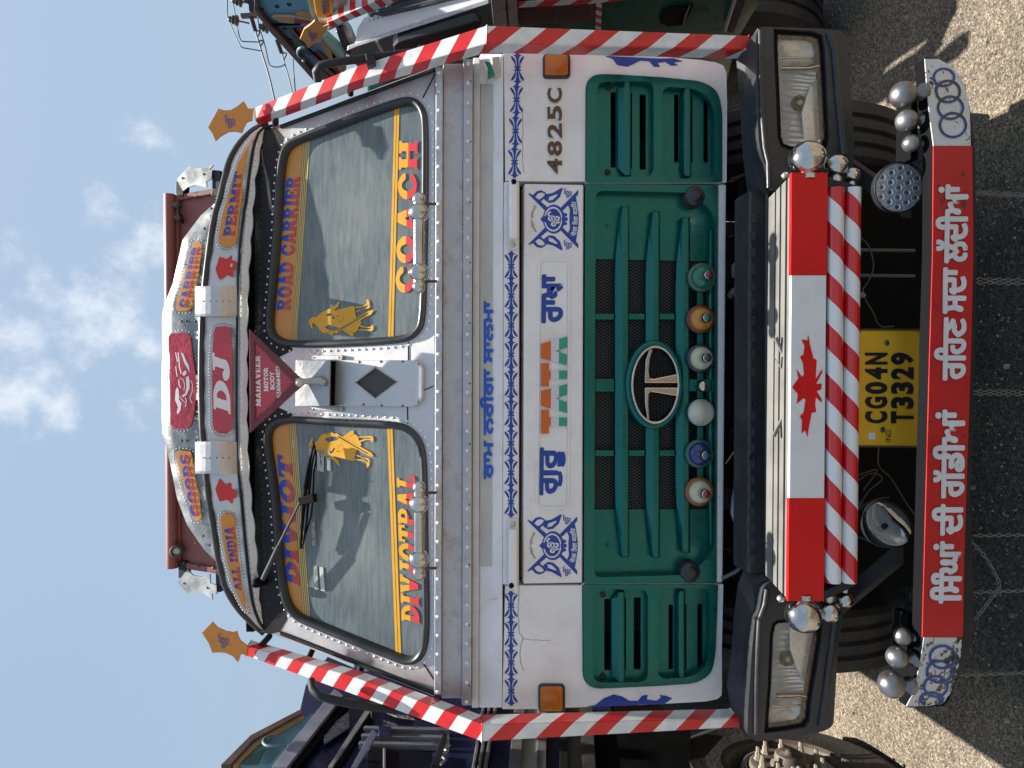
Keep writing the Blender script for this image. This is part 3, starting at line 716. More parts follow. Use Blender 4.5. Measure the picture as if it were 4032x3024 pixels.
# ---- riveted metal bands and the white ledge
def band(name, m, x0a, x1a, ya, x0b, x1b, yb, h0, h1, hb=-.06, bevel=.003, parent=None):
    """strip across the cab; (x0,x1) top/bottom at the right end ya and the left end yb; h0,h1 how far its upper and lower edge stand out"""
    p = [FR.pw(x0a, ya, h0), FR.pw(x1a, ya, h1), FR.pw(x1b, yb, h1), FR.pw(x0b, yb, h0)]
    q = [Vector((v.x, -hb, v.z)) for v in p]
    return MB().hexa(q + p).build(name, m, parent or T, bevel=bevel)
b1 = band('riveted_band', STRIP, 1716, 1744, 262, 1710, 1738, 2738, -.012, -.006)
band('metal_channel', STRIP, 1745, 1825, 250, 1739, 1819, 2750, -.040, -.034, -.1)
b2 = band('riveted_band', STRIP, 1825, 1862, 232, 1819, 1856, 2778, -.016, -.012)
band('ledge_edge', WHITE2, 1864, 1890, 226, 1858, 1884, 2788, -.044, -.034)
lg = band('ledge', WHITE, 1890, 1984, 208, 1884, 1979, 2790, -.048, -.001, -.1, .008)
cf = band('peeling_film', CREAM, 1898, 1942, 330, 1892, 1937, 2230, -.0400, -.0200, -.06, .0, lg)
pts = [FR.px(1738 - i * .0, 0)[1] for i in (0,)]
def rowpx(x0, y0, x1, y1, n): return [(x0 + (x1 - x0) * i / (n - 1), y0 + (y1 - y0) * i / (n - 1)) for i in range(n)]
rivets(b1, FR, FR.pp(rowpx(1730, 285, 1725, 2725, 34), -.009), -.0105, .0080, mat('rivet_metal', (.78, .77, .76), .35, .5))
rivets(b2, FR, FR.pp(rowpx(1844, 250, 1838, 2765, 34), -.013), -.015, .0082, mat('rivet_metal', (.78, .77, .76)))
rivets(b2, FR, FR.pp(rowpx(1853, 320, 1847, 2700, 11), -.013), -.0135, .004, IRON)

# torn film scraps, cracks in the paint
for q_, m_ in (([(1908, 240), (1932, 246), (1938, 268), (1922, 270)], mat('torn_green', (.03, .22, .12), .25, 0, .4, 60)), ([(1920, 272), (1938, 268), (1950, 296), (1922, 312)], mat('torn_green', (.03, .22, .12))), ([(1938, 226), (1966, 222), (1976, 300), (1950, 310), (1942, 262)], CREAM), ([(1888, 232), (1904, 240), (1916, 330), (1890, 330)], CREAM)):
    MB().prism(FR, FR.pp(q_, -.006), -.0085, -.006).build('torn_scrap', m_, lg)
CRK = mat('crack', (.16, .13, .12), .8)
def crack(par, pts, h=.0008, w_=1.0):
    pts = smopen(pts, 1); P = []
    rg_ = random.Random(len(pts) * 7 + int(pts[0][1]))
    for a, b in zip(pts[:-1], pts[1:]):
        for k in range(3): t = k / 3; P.append((a[0] + (b[0] - a[0]) * t + rg_.uniform(-1.6, 1.6), a[1] + (b[1] - a[1]) * t + rg_.uniform(-1.6, 1.6)))
    mb = MB()
    for a, b in zip(P[:-1], P[1:]):
        A, B_ = Vector(a), Vector(b); d = (B_ - A); 
        if d.length < .01: continue
        d.normalize(); n_ = Vector((-d.y, d.x)) * w_
        mb.add([FR.pw(*(A + n_), h), FR.pw(*(B_ + n_), h), FR.pw(*(B_ - n_), h), FR.pw(*(A - n_), h)], [(0, 1, 2, 3)])
    mb.build('paint_crack', CRK, par, kind='stuff')
crack(FASL, CR(1900, 2200, [(297, 230), (296, 330), (290, 450), (298, 560), (302, 610), (328, 635), (330, 660), (312, 700), (305, 770), (315, 870), (340, 920)]))
crack(FASL, CR(1900, 2200, [(330, 655), (370, 660), (440, 664), (560, 668)]), w_=.6)
crack(FASR, CR(1900, 0, [(330, 870), (326, 960), (332, 1060), (325, 1160), (330, 1240), (322, 1330), (345, 1420)]), w_=.8)
crack(lg, CR(1900, 2200, [(55, 340), (100, 330), (120, 318), (150, 312)]), -.012, .7)

# ---- windscreen frame
RIV = mat('rivet_metal', (.78, .77, .76), .35, .5)
OUT = [(1712, 262), (1400, 378), (1200, 456), (1110, 490), (1010, 520), (1010, 2478), (1082, 2500), (1200, 2546), (1400, 2618), (1708, 2742)]
RS = [(1687, 800), (1689, 482), (1675, 424), (1640, 386), (1595, 380), (1441, 434), (1200, 526), (1145, 550), (1111, 588), (1094, 675), (1087, 845), (1068, 1086), (1048, 1279), (1063, 1332), (1111, 1366), (1227, 1370), (1441, 1361), (1562, 1353), (1620, 1341), (1658, 1308), (1675, 1269), (1682, 1134)]
LS = [(1200, 1640), (1296, 1648), (1538, 1656), (1605, 1672), (1650, 1709), (1677, 1766), (1684, 1882), (1687, 2200), (1692, 2345), (1692, 2489), (1682, 2566), (1653, 2608), (1610, 2620), (1557, 2603), (1200, 2458), (1160, 2434), (1121, 2385), (1101, 2300), (1090, 2200), (1077, 1979), (1056, 1834), (1042, 1738), (1048, 1689), (1072, 1656), (1130, 1639)]
rs2, ls2 = smooth(WS.pp(RS, .0), 2), smooth(WS.pp(LS, .0), 2)
WF = MB().prism(WS, WS.pp(OUT, 0), -.05, .0, [offs(rs2, .01), offs(ls2, .01)]).build('windscreen_frame', ALU, T, bevel=.003)
MB().prism(WS, WS.pp([(1002, 516), (1060, 502), (1085, 504), (1116, 540), (1106, 590), (1094, 675), (1087, 845), (1068, 1086), (1050, 1279), (1060, 1320), (1150, 1372), (1150, 1380), (1090, 1410), (1085, 1600), (1150, 1630), (1150, 1636), (1060, 1672), (1042, 1738), (1056, 1834), (1077, 1979), (1090, 2200), (1101, 2300), (1124, 2390), (1128, 2440), (1100, 2488), (1060, 2496), (1002, 2484)], .002), .0002, .002).build('header_panel', mat('header_black', (.012, .012, .013), .45, 0, .3, 12, spec=.25), WF)
hr = MB()
for a, b in WS.pp(rowpx(1036, 560, 1020, 1290, 26) + rowpx(1018, 1640, 1052, 2440, 26), .002): hr.dome(WS.w(a, b, .002), WS.n, .0028, .002, 6)
hr.build('rivets', mat('dull_rivet', (.10, .10, .10), .5, spec=.3), WF, kind='stuff')
WINDOWS = []
for s2, lab in ((rs2, None), (ls2, None)):
    inner = offs(s2, .027)
    g = MB().prism(WS, offs(s2, .012), -.03, -.012).build('windscreen', GLASS, T)
    # rubber seal as a rounded ring
    mb = MB(); ro, ri = s2, None
    P = ccw(s2); n = len(P); rings = []
    for d, h in ((-.001, .0), (.003, .014), (.010, .019), (.018, .016), (.024, .006), (.028, -.010)):
        rings.append([WS.w(a, b, h) for a, b in offs(P, d)])
    m_ = min(len(r) for r in rings)
    if all(len(r) == m_ for r in rings):
        vs = [v for r in rings for v in r]; fs = []
        for i in range(len(rings) - 1):
            for j in range(m_): k = (j + 1) % m_; fs.append((i * m_ + j, i * m_ + k, (i + 1) * m_ + k, (i + 1) * m_ + j))
        mb.add(vs, fs, True)
    mb.build('rubber_seal', RUBBER, g)
    WINDOWS.append((g, inner))
    rivets(WF, WS, [p for p in pathpts(offs(s2, -.014), .030, True)], .0, .0055, RIV)
# seams of the frame sheets
def strip(name, m, F, x0, y0, x1, y1, wd, h, parent):
    a, b = Vector(F.px(x0, y0, h)), Vector(F.px(x1, y1, h)); d = (b - a).normalized(); n = Vector((-d.y, d.x)) * wd / 2
    return MB().prism(F, [tuple(a + n), tuple(b + n), tuple(b - n), tuple(a - n)], h - .003, h).build(name, m, parent)
for q in ((1715, 285, 1664, 384), (1716, 2690, 1664, 2610), (1607, 1346, 1607, 1418), (1603, 1598, 1605, 1668), (1650, 1545, 1706, 1520)):
    strip('seam', BLACK, WS, *q, .003, .0025, WF)
for y, yy in ((262, 490), (2742, 2502)):
    s = 1 if y < 1000 else -1
    MB().prism(WS, WS.pp([(1712, y), (1100, yy), (1098, yy + 14 * s), (1708, y + 16 * s)], .012), -.02, .012).build('edge_bead', BLACKM, WF, bevel=.004)

# glazing film, stripes, lettering
GR, GRi = WINDOWS[0]; GL, GLi = WINDOWS[1]
HG = -.0105
def line2(x0, y0, x1, y1): return WS.px(x0, y0, HG), WS.px(x1, y1, HG)
def filmstrip(g, inner, name, m, la, lb, h=HG):
    """part of the pane between picture lines la (upper) and lb (lower)"""
    p = ccw(inner)
    if lb: 
        a, b = line2(*lb); 
        if b[0] < a[0]: a, b = b, a
        p = clip(p, a, b)
    if la:
        a, b = line2(*la)
        if b[0] < a[0]: a, b = b, a
        p = clip(p, b, a)
    MB().sheet(WS, p, h).build(name, m, g)
def lerpline(l0, l1, t): return tuple(a * (1 - t) + b * t for a, b in zip(l0, l1))
rA, rB = (1147, 1335, 1193, 560), (1169, 1335, 1221, 560)
filmstrip(GR, GRi, 'sun_strip', ORANGEG, None, rA)
for k in range(4): filmstrip(GR, GRi, 'film_stripe', YELP, lerpline(rA, rB, k / 4 + .06), lerpline(rA, rB, k / 4 + .20))
lA, lB = (1138, 1680, 1193, 2420), (1166, 1680, 1222, 2420)
filmstrip(GL, GLi, 'sun_strip', ORANGEG, None, lA)
for k in range(4): filmstrip(GL, GLi, 'film_stripe', YELP, lerpline(lA, lB, k / 4 + .06), lerpline(lA, lB, k / 4 + .20))
sA, sB = (1528, 1320, 1553, 446), (1549, 1320, 1572, 446)
for k in (0, 1): filmstrip(GR, GRi, 'film_stripe', YEL, lerpline(sA, sB, k * .55), lerpline(sA, sB, k * .55 + .45))
sA, sB = (1525, 1699, 1557, 2562), (1546, 1699, 1579, 2562)
for k in (0, 1): filmstrip(GL, GLi, 'film_stripe', YEL, lerpline(sA, sB, k * .55), lerpline(sA, sB, k * .55 + .45))
HL = -.0085
PRB = mat('print_royal', (.015, .07, .45), .4); PRR = mat('print_rose', (.48, .06, .08), .4); PRR2 = mat('print_scarlet', (.62, .04, .05), .4)
slabtext(GR, 'ROAD CARRIER', quad(WS, HL, 1142, 1088, 1221, 1181, 1127, 694), PRB, PRR)
slabtext(GL, 'DIVJOT', quad(WS, HL, 1181, 1126, 2310, 1147, 1091, 1789), PRB, PRR, shear=.18, gap=.06)
slabtext(GR, 'COACH', quad(WS, HL, 1629, 1558, 1153, 1645, 1572, 554), YEL, PRR2, gap=.12)
slabtext(GL, 'DIVJOTPAL', quad(WS, HL, 1652, 1581, 2458, 1633, 1561, 1858), YEL, PRR2, shear=.2, gap=.04)
# warrior figure cut from yellow film
zz = lambda pts: [(1200 + a * .1356, 1150 + b * .1356) for a, b in pts]
body = zz([(110, 860), (130, 800), (190, 750), (260, 715), (330, 730), (500, 580), (760, 460), (870, 400), (940, 310), (1010, 270), (1025, 300), (980, 360), (1000, 400), (900, 480), (840, 545), (1000, 500), (1420, 395), (1440, 460), (1500, 740), (1600, 820), (1650, 880), (1600, 960), (1560, 1040), (1545, 1110), (1480, 1175), (1440, 1180), (1400, 1300), (1340, 1280), (1090, 1100), (960, 1040), (900, 1170), (760, 1260), (740, 1220), (620, 1225), (500, 1180), (380, 1010), (330, 960), (240, 900), (210, 930), (250, 1080), (190, 1050), (130, 920)])
hole1 = zz([(590, 1020), (700, 950), (780, 975), (900, 1000), (990, 1050), (850, 1110), (780, 1120), (640, 1070)])
hole2 = zz([(640, 650), (720, 610), (800, 640), (880, 760), (850, 800), (790, 690), (640, 700)])
leg1 = zz([(1440, 430), (1700, 405), (1790, 340), (1790, 220), (1830, 200), (1880, 300), (1890, 440), (1850, 485), (1700, 505), (1500, 590), (1480, 560), (1750, 470), (1840, 400), (1830, 370), (1700, 440), (1450, 470)])
leg2 = zz([(1600, 940), (1760, 1010), (1910, 1010), (1950, 940), (2000, 1010), (1990, 1100), (1920, 1140), (1830, 1125), (1560, 1115), (1560, 1085), (1900, 1075), (1920, 1045), (1740, 1045), (1590, 990)])
sword = zz([(880, 1120), (960, 1080), (1850, 545), (2015, 525), (1930, 650), (1000, 1160), (930, 1210), (860, 1200)])
groove = zz([(960, 1110), (1830, 600), (1840, 620), (980, 1135)])
bowl = zz([(930, 680), (1060, 690), (1120, 760), (1080, 900), (1000, 850)])
def figure(X, Y):
    d = d_poly(X, Y, body); d = D_(d, d_poly(X, Y, hole1)); d = D_(d, d_poly(X, Y, hole2))
    d = D_(d, abs(d_poly(X, Y, bowl)) - .9); d = D_(d, d_poly(X, Y, sword) - 1.6)
    d = U(d, d_poly(X, Y, leg1), d_poly(X, Y, leg2), D_(d_poly(X, Y, sword), d_poly(X, Y, groove) - .3))
    for q in (zz([(250, 800), (380, 930)]), zz([(420, 800), (520, 740)]), zz([(570, 1190), (720, 1160)]), zz([(590, 1215), (735, 1190)]), zz([(1280, 1120), (1440, 1180)]), zz([(150, 850), (250, 880)])):
        d = D_(d, d_cap(X, Y, *q[0], *q[1], .9))
    return d
decal(GR, 'warrior_print', figure, (1212, 1174, 1476, 1330), 130, WS, HL, YEL)
decal(GL, 'warrior_print', lambda X, Y: figure(X, 3020 - Y), (1212, 1690, 1476, 1846), 130, WS, HL, YEL)
STK = mat('paper_sticker', (.5, .55, .5), .4, 0, .15, 60)
STK2 = mat('foil_sticker', (.35, .36, .33), .35, .3, .4, 60)
for c, m in ((CR(600, 1400, [(1345, 770), (1400, 770), (1400, 950), (1345, 940)]), STK), (CR(600, 1400, [(1420, 770), (1448, 770), (1462, 942), (1428, 940)]), STK), (CR(600, 1400, [(1298, 1355), (1328, 1355), (1338, 1555), (1304, 1552)]), STK2),
             (CR(600, 2200, [(1315, 60), (1345, 58), (1358, 255), (1325, 252)]), STK2), (CR(600, 2200, [(1362, 66), (1394, 68), (1410, 265), (1376, 262)]), STK), (CR(600, 1400, [(1272, 735), (1330, 760), (1336, 930), (1290, 930)]), STK2)):
    MB().sheet(WS, rnd(WS.pp(c, HL), .004), HL).build('sticker', m, GL)
for xs in ((1366, 800), (1372, 850)):
    strip('sticker_print', BLUE, WS, *CR(600, 1400, [xs])[0], *CR(600, 1400, [(xs[0] + 8, xs[1] + 40)])[0], .004, -.0079, GL)

# pillar between the panes: box, opening and plate with a diamond cut-out
pl = CR(1200, 1400, [(250, 36), (880, 38), (935, 60), (958, 110), (955, 340), (930, 390), (880, 418), (240, 414)])
dia = CR(1200, 1400, [(412, 220), (575, 96), (755, 215), (575, 350)])
PLT = MB().prism(WS, WS.pp(pl, .022), -.0, .022, [WS.pp(dia, .022)]).build('pillar_plate', ALU, T, bevel=.003)
MB().sheet(WS, WS.pp([(1380, 1430), (1580, 1430), (1580, 1590), (1380, 1590)], .012), .012).build('plate_backing', mat('grey_backing', (.06, .06, .06), .6), PLT)
zg = []
for i in range(4):
    a, b = Vector(dia[i]), Vector(dia[(i + 1) % 4])
    zg += [tuple(a + (b - a) * t) for t in np.linspace(0, 1, 20)]
dd = MB()
for a, b in WS.pp(zg, .022): dd.dome(WS.w(a, b, .022), WS.n, .0028, .004, 4, 1)
dd.build('punched_edge', ALU, PLT, kind='stuff')
scr = MB()
for a, b in WS.pp(CR(1200, 1400, [(445, 52), (620, 50), (800, 48), (930, 70), (480, 400), (628, 408), (798, 412), (926, 378)]), .022): scr.dome(WS.w(a, b, .022), WS.n, .005, .003, 8)
scr.build('screws', IRON, PLT, kind='stuff')
for q in ([(1284, -2), (1555, -2), (1550, 36), (1284, 36)], [(1284, 415), (1550, 420), (1550, 460), (1284, 440)]):
    o = MB().prism(WS, WS.pp(CR(600, 1400, q), .012), 0, .012).build('side_flange', ALUB, T, bevel=.002)
    for px_ in (0.12, .88):
        a = CR(600, 1400, q); xx = a[0][0] + (a[1][0] - a[0][0]) * px_; yy = (a[0][1] + a[2][1]) / 2
        c = WS.px(xx, yy, .012); MB().dome(WS.w(*c, .012), WS.n, .0035, .002, 8).build('screw', IRON, o)
BX = CR(600, 1400, [(1172, 36), (1450, 38), (1442, 414), (1170, 414)])
bx = MB(); p1 = WS.pp(BX, .075)
bx.prism(WS, p1, .068, .075); zt = max(b for a, b in p1); zb = min(b for a, b in p1); xa = min(a for a, b in p1); xb = max(a for a, b in p1)
bx.prism(WS, [(xa, zt - .004), (xb, zt - .004), (xb, zt), (xa, zt)], 0, .0679)
bx.prism(WS, [(xa, zb), (xa + .004, zb), (xa + .004, zt - .0042), (xa, zt - .0042)], 0, .0679); bx.prism(WS, [(xb - .004, zb), (xb, zb), (xb, zt - .0042), (xb - .004, zt - .0042)], 0, .0679)
BOXO = bx.build('pillar_box', ALUB, T, bevel=.0015)
MB().prism(WS, [(xa + .006, zb - .052), (xb - .006, zb - .052), (xb - .006, zb + .03), (xa + .006, zb + .03)], .001, .021).build('box_opening', BLACK, BOXO)
c = WS.px(1225, 1502, .09)
pw_ = [WS.w(c[0], c[1] + .035, .13), WS.w(c[0], c[1], .115), WS.w(c[0] + .004, c[1] - .03, .085), WS.w(c[0] - .006, c[1] - .055, .078)]
MB().tube(pw_, [.012, .011, .017, .012], 10).build('lamp_stem', ALUB, BOXO)
# red triangular sign hanging from the visor
TRI = CR(600, 1400, [(790, -215), (1250, 222), (795, 632)])
HT = -.19
SG = MB().prism(FR, FR.pp(TRI, HT - .01), HT - .025, HT - .01).build('triangle_sign', REDG, T)
mid = Vector((sum(p[0] for p in TRI) / 3, sum(p[1] for p in TRI) / 3))
fr_out = FR.pp(TRI, HT); fr_in = offs(fr_out, .028)
MB().prism(FR, fr_out, HT - .024, HT, [fr_in]).build('sign_border', RUSTRED, SG, bevel=.003)
slabtext(SG, 'MAHAVEER', quad(FR, HT - .0085, 1027, 1005, 1600, 1024, 1003, 1400), WPRINT, ny=20)
slabtext(SG, 'MOTOR', quad(FR, HT - .0085, 1057, 1039, 1541, 1055, 1038, 1447), WPRINT, ny=20)
slabtext(SG, 'BODY', quad(FR, HT - .0085, 1082, 1064, 1534, 1080, 1062, 1463), WPRINT, ny=20) if False else text(SG, 'BODY', quad(FR, HT - .0085, 1082, 1064, 1534, 1080, 1062, 1463), WPRINT, .03)
text(SG, '6260664875', quad(FR, HT - .0085, 1106, 1089, 1567, 1102, 1085, 1440), WPRINT, .03)
sc_ = MB()
for a, b in FR.pp(CR(600, 1400, [(860, -15), (975, 40), (1130, 160), (1125, 245), (1003, 362), (880, 482), (835, -200)]), HT): sc_.dome(FR.w(a, b, HT - .0085), FR.n, .004, .003, 8)
sc_.build('screws', IRON, SG, kind='stuff')
MB().ball(FR.pw(1180, 1506, HT + .02), .017, 16).build('sign_knob', ALU, SG)

# ---- visor
T1 = [(1058, 489), (1019, 500), (986, 521), (938, 569), (899, 641), (880, 723), (863, 796), (841, 859), (817, 1037), (807, 1124), (796, 1254), (793, 1400), (793, 1641), (812, 1882), (841, 2075), (860, 2200), (889, 2320), (938, 2398), (986, 2446), (1041, 2495)]
T1low = [(1078, 492), (1021, 509), (997, 569), (981, 675), (966, 800), (958, 830), (937, 1037), (933, 1254), (931, 1500), (931, 1700), (935, 1834), (946, 1930), (958, 2075), (970, 2200), (981, 2300), (996, 2393), (1024, 2460), (1050, 2490)]
def hh(y): # the visor bows: its ends stand further back
    t = (y - 1500) / 1000; return -.368 - .03 * t * t
def strippts(top, low, y0, y1, n, dh0=0, dh1=0):
    def at(c, y):
        for (xa, ya), (xb, yb) in zip(c[:-1], c[1:]):
            if ya <= y <= yb: return xa + (xb - xa) * (y - ya) / max(yb - ya, 1e-6)
        return c[0][0] if y < c[0][1] else c[-1][0]
    rows = []
    for i in range(n):
        y = y0 + (y1 - y0) * i / (n - 1); rows.append((y, at(top, y), at(low, y)))
    return rows
def shell(name, m, top, low, y0, y1, n, ht, hl, thick, parent, bulge=0.0, seg=4, bump=None, bevel=0):
    """a curved sheet with thickness between two measured edges"""
    rows = strippts(top, low, y0, y1, n); mb = MB(); g = []
    for y, xt, xl in rows:
        r = []
        for k in range(seg + 1):
            u = k / seg; x = xt + (xl - xt) * u
            h = ht(y) * (1 - u) + hl(y) * u + bulge * 4 * u * (1 - u) + (bump(x, y) if bump else 0)
            r.append(FR.pw(x, y, h))
        g.append(r)
    nb = seg + 1; f = [v for r in g for v in r]; b = [v - FR.n * thick for v in f]; o = len(f)
    fs = []
    for i in range(n - 1):
        for k in range(seg):
            a = i * nb + k; q = [a, a + 1, a + nb + 1, a + nb]; fs.append(q); fs.append([o + j for j in reversed(q)])
        for k in (0, seg): a = i * nb + k; fs.append([a, a + nb, o + a + nb, o + a])
    for i in (0, n - 1):
        for k in range(seg): a = i * nb + k; fs.append([a, a + 1, o + a + 1, o + a])
    mb.add(f + b, fs, True)
    ob = mb.build(name, m, parent, bevel=bevel)
    return ob
def dent(x, y): return .004 * math.sin(y * .021 + x * .05) * math.sin(x * .045 + 1.3) + .0025 * math.sin(y * .06 + 2)
VIS = MB()
for i in range(24):
    y0 = 520 + i * 82.0; y1 = y0 + 82.0
    VIS.hexa([FR.pw(990, 1500 + (y0 - 1500) * .9, -.50), FR.pw(1020, 1500 + (y0 - 1500) * .9, -.52), FR.pw(1020, 1500 + (y1 - 1500) * .9, -.52), FR.pw(990, 1500 + (y1 - 1500) * .9, -.50)] + [FR.pw(940 + 30 * abs(y0 - 1500) / 1000, y0, hh(y0) - .02), FR.pw(962 + 40 * (abs(y0 - 1500) / 1000) ** 2, y0, hh(y0) - .02), FR.pw(962 + 40 * (abs(y1 - 1500) / 1000) ** 2, y1, hh(y1) - .02), FR.pw(940 + 30 * abs(y1 - 1500) / 1000, y1, hh(y1) - .02)])
V0 = VIS.build('visor_underside', BLACK, T)
V1 = shell('visor_panel', VISM, T1, T1low, 500, 2485, 70, lambda y: hh(y) - .012, hh, .006, T, .010, 5, dent)
MB().tube([FR.pw(x, y, hh(y) - .012) for x, y in smopen([(a, max(492, min(b, 2494))) for a, b in T1], 2)], .0125, 10).build('visor_rim', RUBBER, T)
def low_edge(y):
    base = np.interp(y, [490, 525, 588, 700, 800, 980, 1100, 1250, 1400, 1600, 1800, 1980, 2130, 2250, 2340, 2420, 2490], [1066, 1036, 1026, 1006, 998, 986, 978, 974, 973, 972, 976, 990, 1006, 1014, 1020, 1030, 1056])
    return base + 7 * abs(math.sin(y / 118 * math.pi)) - 3
ys = np.linspace(495, 2485, 220)
shell('visor_valance', VISM, [(x + 7, y) for x, y in T1low], [(low_edge(y), y) for y in ys], 500, 2482, 220, lambda y: hh(y) + .004, lambda y: hh(y) - .004, .004, T, .004, 3)
MB().tube([FR.pw(x + 1, y, hh(y) + .006) for x, y in smopen(T1low, 1)], .005, 6).build('visor_seam', BLACKM, V1)
def onvis(y, u=.5): return hh(y) - .012 * (1 - u) + .010 * 4 * u * (1 - u) + .0065
def vquad(xb0, xt0, y0, xb1, xt1, y1, dh=.0):
    def f(s, t):
        y = y0 + (y1 - y0) * s; x = (xb0 * (1 - s) + xb1 * s) * (1 - t) + (xt0 * (1 - s) + xt1 * s) * t
        return FR.pw(x, y, onvis(y) + .0015 + dh)
    return f
def vpatch(name, m, pts, h=0.0, parent=None, hf=None):
    """flat sheet cut to the outline and laid on the bowed board"""
    hf = hf or (lambda y, x: onvis(y)); xs = [p[0] for p in pts]; ys_ = [p[1] for p in pts]
    x0, x1, y0, y1 = min(xs) - 2, max(xs) + 2, min(ys_) - 2, max(ys_) + 2
    V, Fc = march(lambda X, Y: d_poly(X, Y, pts), x0, y0, x1, y1, max(8, int((x1 - x0) / 6)), max(8, int((y1 - y0) / 6)))
    mb = MB(); mb.add([FR.pw(a, b, hf(b, a) + h) for a, b in V], [list(reversed(f)) for f in Fc]); return mb.build(name, m, parent or V1)
perm = CR(600, 0, [(790, 1180), (700, 1330), (640, 1500), (600, 1659)]) + CR(600, 700, [(570, 300), (540, 480), (545, 545), (580, 565), (640, 562), (680, 530), (695, 480), (708, 330), (735, 150)]) + CR(600, 0, [(735, 1500), (765, 1300), (800, 1170)])
vpatch('sign_panel', ORANGE, perm, 0)
alli = CR(840, 1850, [(75, 480), (95, 440), (180, 440), (215, 500), (230, 700), (255, 950), (285, 1150), (325, 1370), (350, 1430), (290, 1360), (200, 1160), (130, 900), (85, 650)], .392)
vpatch('sign_panel', ORANGE, alli, 0)
slabtext(V1, 'PERMIT', vquad(925, 878, 929, 955, 925, 675, -.0), PRB, PRR, ny=24)
slabtext(V1, 'ALL INDIA', vquad(951, 927, 2326, 921, 880, 2073), PRB, PRR, ny=24)
LEAF = CR(600, 700, [(515, 745), (548, 643), (605, 662), (650, 628), (652, 675), (682, 678), (682, 752), (655, 755), (660, 815), (610, 790), (552, 836), (533, 800)])
vpatch('maple_leaf', REDP, LEAF, -.001)
vpatch('maple_leaf', REDP, CR(840, 1850, [(18, 195), (65, 82), (115, 150), (182, 122), (183, 195), (222, 200), (230, 285), (197, 290), (200, 355), (140, 300), (62, 320)], .392), -.001)
dj = CR(600, 700, [(500, 1260), (520, 1215), (600, 1212), (640, 1225), (650, 1400), (650, 1659)]) + CR(600, 1400, [(655, 400), (655, 600), (610, 640), (540, 635), (500, 600), (490, 560), (488, 200)]) + CR(600, 700, [(486, 1480), (490, 1400)])
vpatch('sign_panel', REDG, dj, 0)
slabtext(V1, 'DJ', vquad(908, 842, 1632, 902, 836, 1386), WPRINT, None, shear=.15, gap=.02, ny=30)
rv = []
for outl in (perm, alli, dj): rv += pathpts(offs([(a, -b) for a, b in smooth(outl, 1)], -10), 13, True)
mb = MB()
for a, b in rv:
    y = -b
    if 500 < y < 2480: mb.dome(FR.pw(a, y, onvis(y) - .004), FR.n, .003, .003, 6)
for y in np.arange(560, 2440, 24):
    x = np.interp(y, [p[1] for p in T1low], [p[0] for p in T1low]) + 16; mb.dome(FR.pw(x, y, hh(y) + .004), FR.n, .0028, .0025, 6)
mb.build('rivets', ALUB, V1, kind='stuff')
# upper board
T2 = [(850, 796), (793, 845), (720, 941), (682, 1110), (648, 1201), (639, 1240), (640, 1400), (637, 1500), (639, 1709), (648, 1737), (672, 1834), (696, 1959), (735, 2065), (802, 2162), (855, 2215)]
T2low = [(868, 796), (850, 859), (826, 1037), (815, 1124), (803, 1254), (801, 1400), (801, 1641), (820, 1882), (849, 2075), (872, 2215)]
h2 = lambda y: hh(y) - .035
V2 = shell('crown_board', mat('crown_metal', (.29, .30, .30), .42, .8, .15, 9, bump=.45, bscale=12, dirt=.3, dirtcol=(.33, .29, .24), dscale=16), T2, T2low, 800, 2212, 60, lambda y: h2(y) - .045, h2, .005, T, .006, 4, dent)
def _at(c, y):
    for (xa, ya), (xb, yb) in zip(c[:-1], c[1:]):
        if ya <= y <= yb: return xa + (xb - xa) * (y - ya) / max(yb - ya, 1e-6)
    return c[0][0] if y < c[0][1] else c[-1][0]
def on2(y, x):
    xt, xl = _at(T2, y), _at(T2low, y); u = min(1, max(0, (x - xt) / max(xl - xt, 1)))
    return h2(y) - .045 * (1 - u) + .006 * 4 * u * (1 - u) + .0085
def v2quad(xb0, xt0, y0, xb1, xt1, y1):
    def f(s, t):
        y = y0 + (y1 - y0) * s; x = (xb0 * (1 - s) + xb1 * s) * (1 - t) + (xt0 * (1 - s) + xt1 * s) * t
        return FR.pw(x, y, on2(y, x) + .003)
    return f
carr = CR(600, 700, [(190, 1060), (195, 1020), (215, 950), (270, 750), (310, 620), (335, 530), (370, 518), (402, 545), (405, 600), (385, 750), (350, 950), (325, 1060), (290, 1086), (210, 1088)])
good = CR(600, 1400, [(190, 800), (205, 776), (310, 780), (330, 830), (350, 1000), (385, 1150), (400, 1320), (370, 1355), (335, 1330), (290, 1180), (230, 980)])
redp = CR(640, 1270, [(80, 200), (120, 155), (350, 150), (400, 195), (420, 300), (440, 500), (480, 750), (497, 950), (480, 1150), (450, 1400), (420, 1480), (370, 1540), (160, 1542), (110, 1480), (108, 900), (100, 500), (78, 320)], 200 / 737)
vpatch('sign_panel', ORANGE, carr, .0015, V2, hf=on2); vpatch('sign_panel', ORANGE, good, .0015, V2, hf=on2); vpatch('sign_panel', REDG, redp, .0015, V2, hf=on2)
slabtext(V2, 'CARRIER', v2quad(742, 703, 1210, 787, 757, 970), PRB, PRR, ny=24)
slabtext(V2, 'GOODS', v2quad(783, 753, 2033, 743, 706, 1788), PRB, PRR, ny=24)
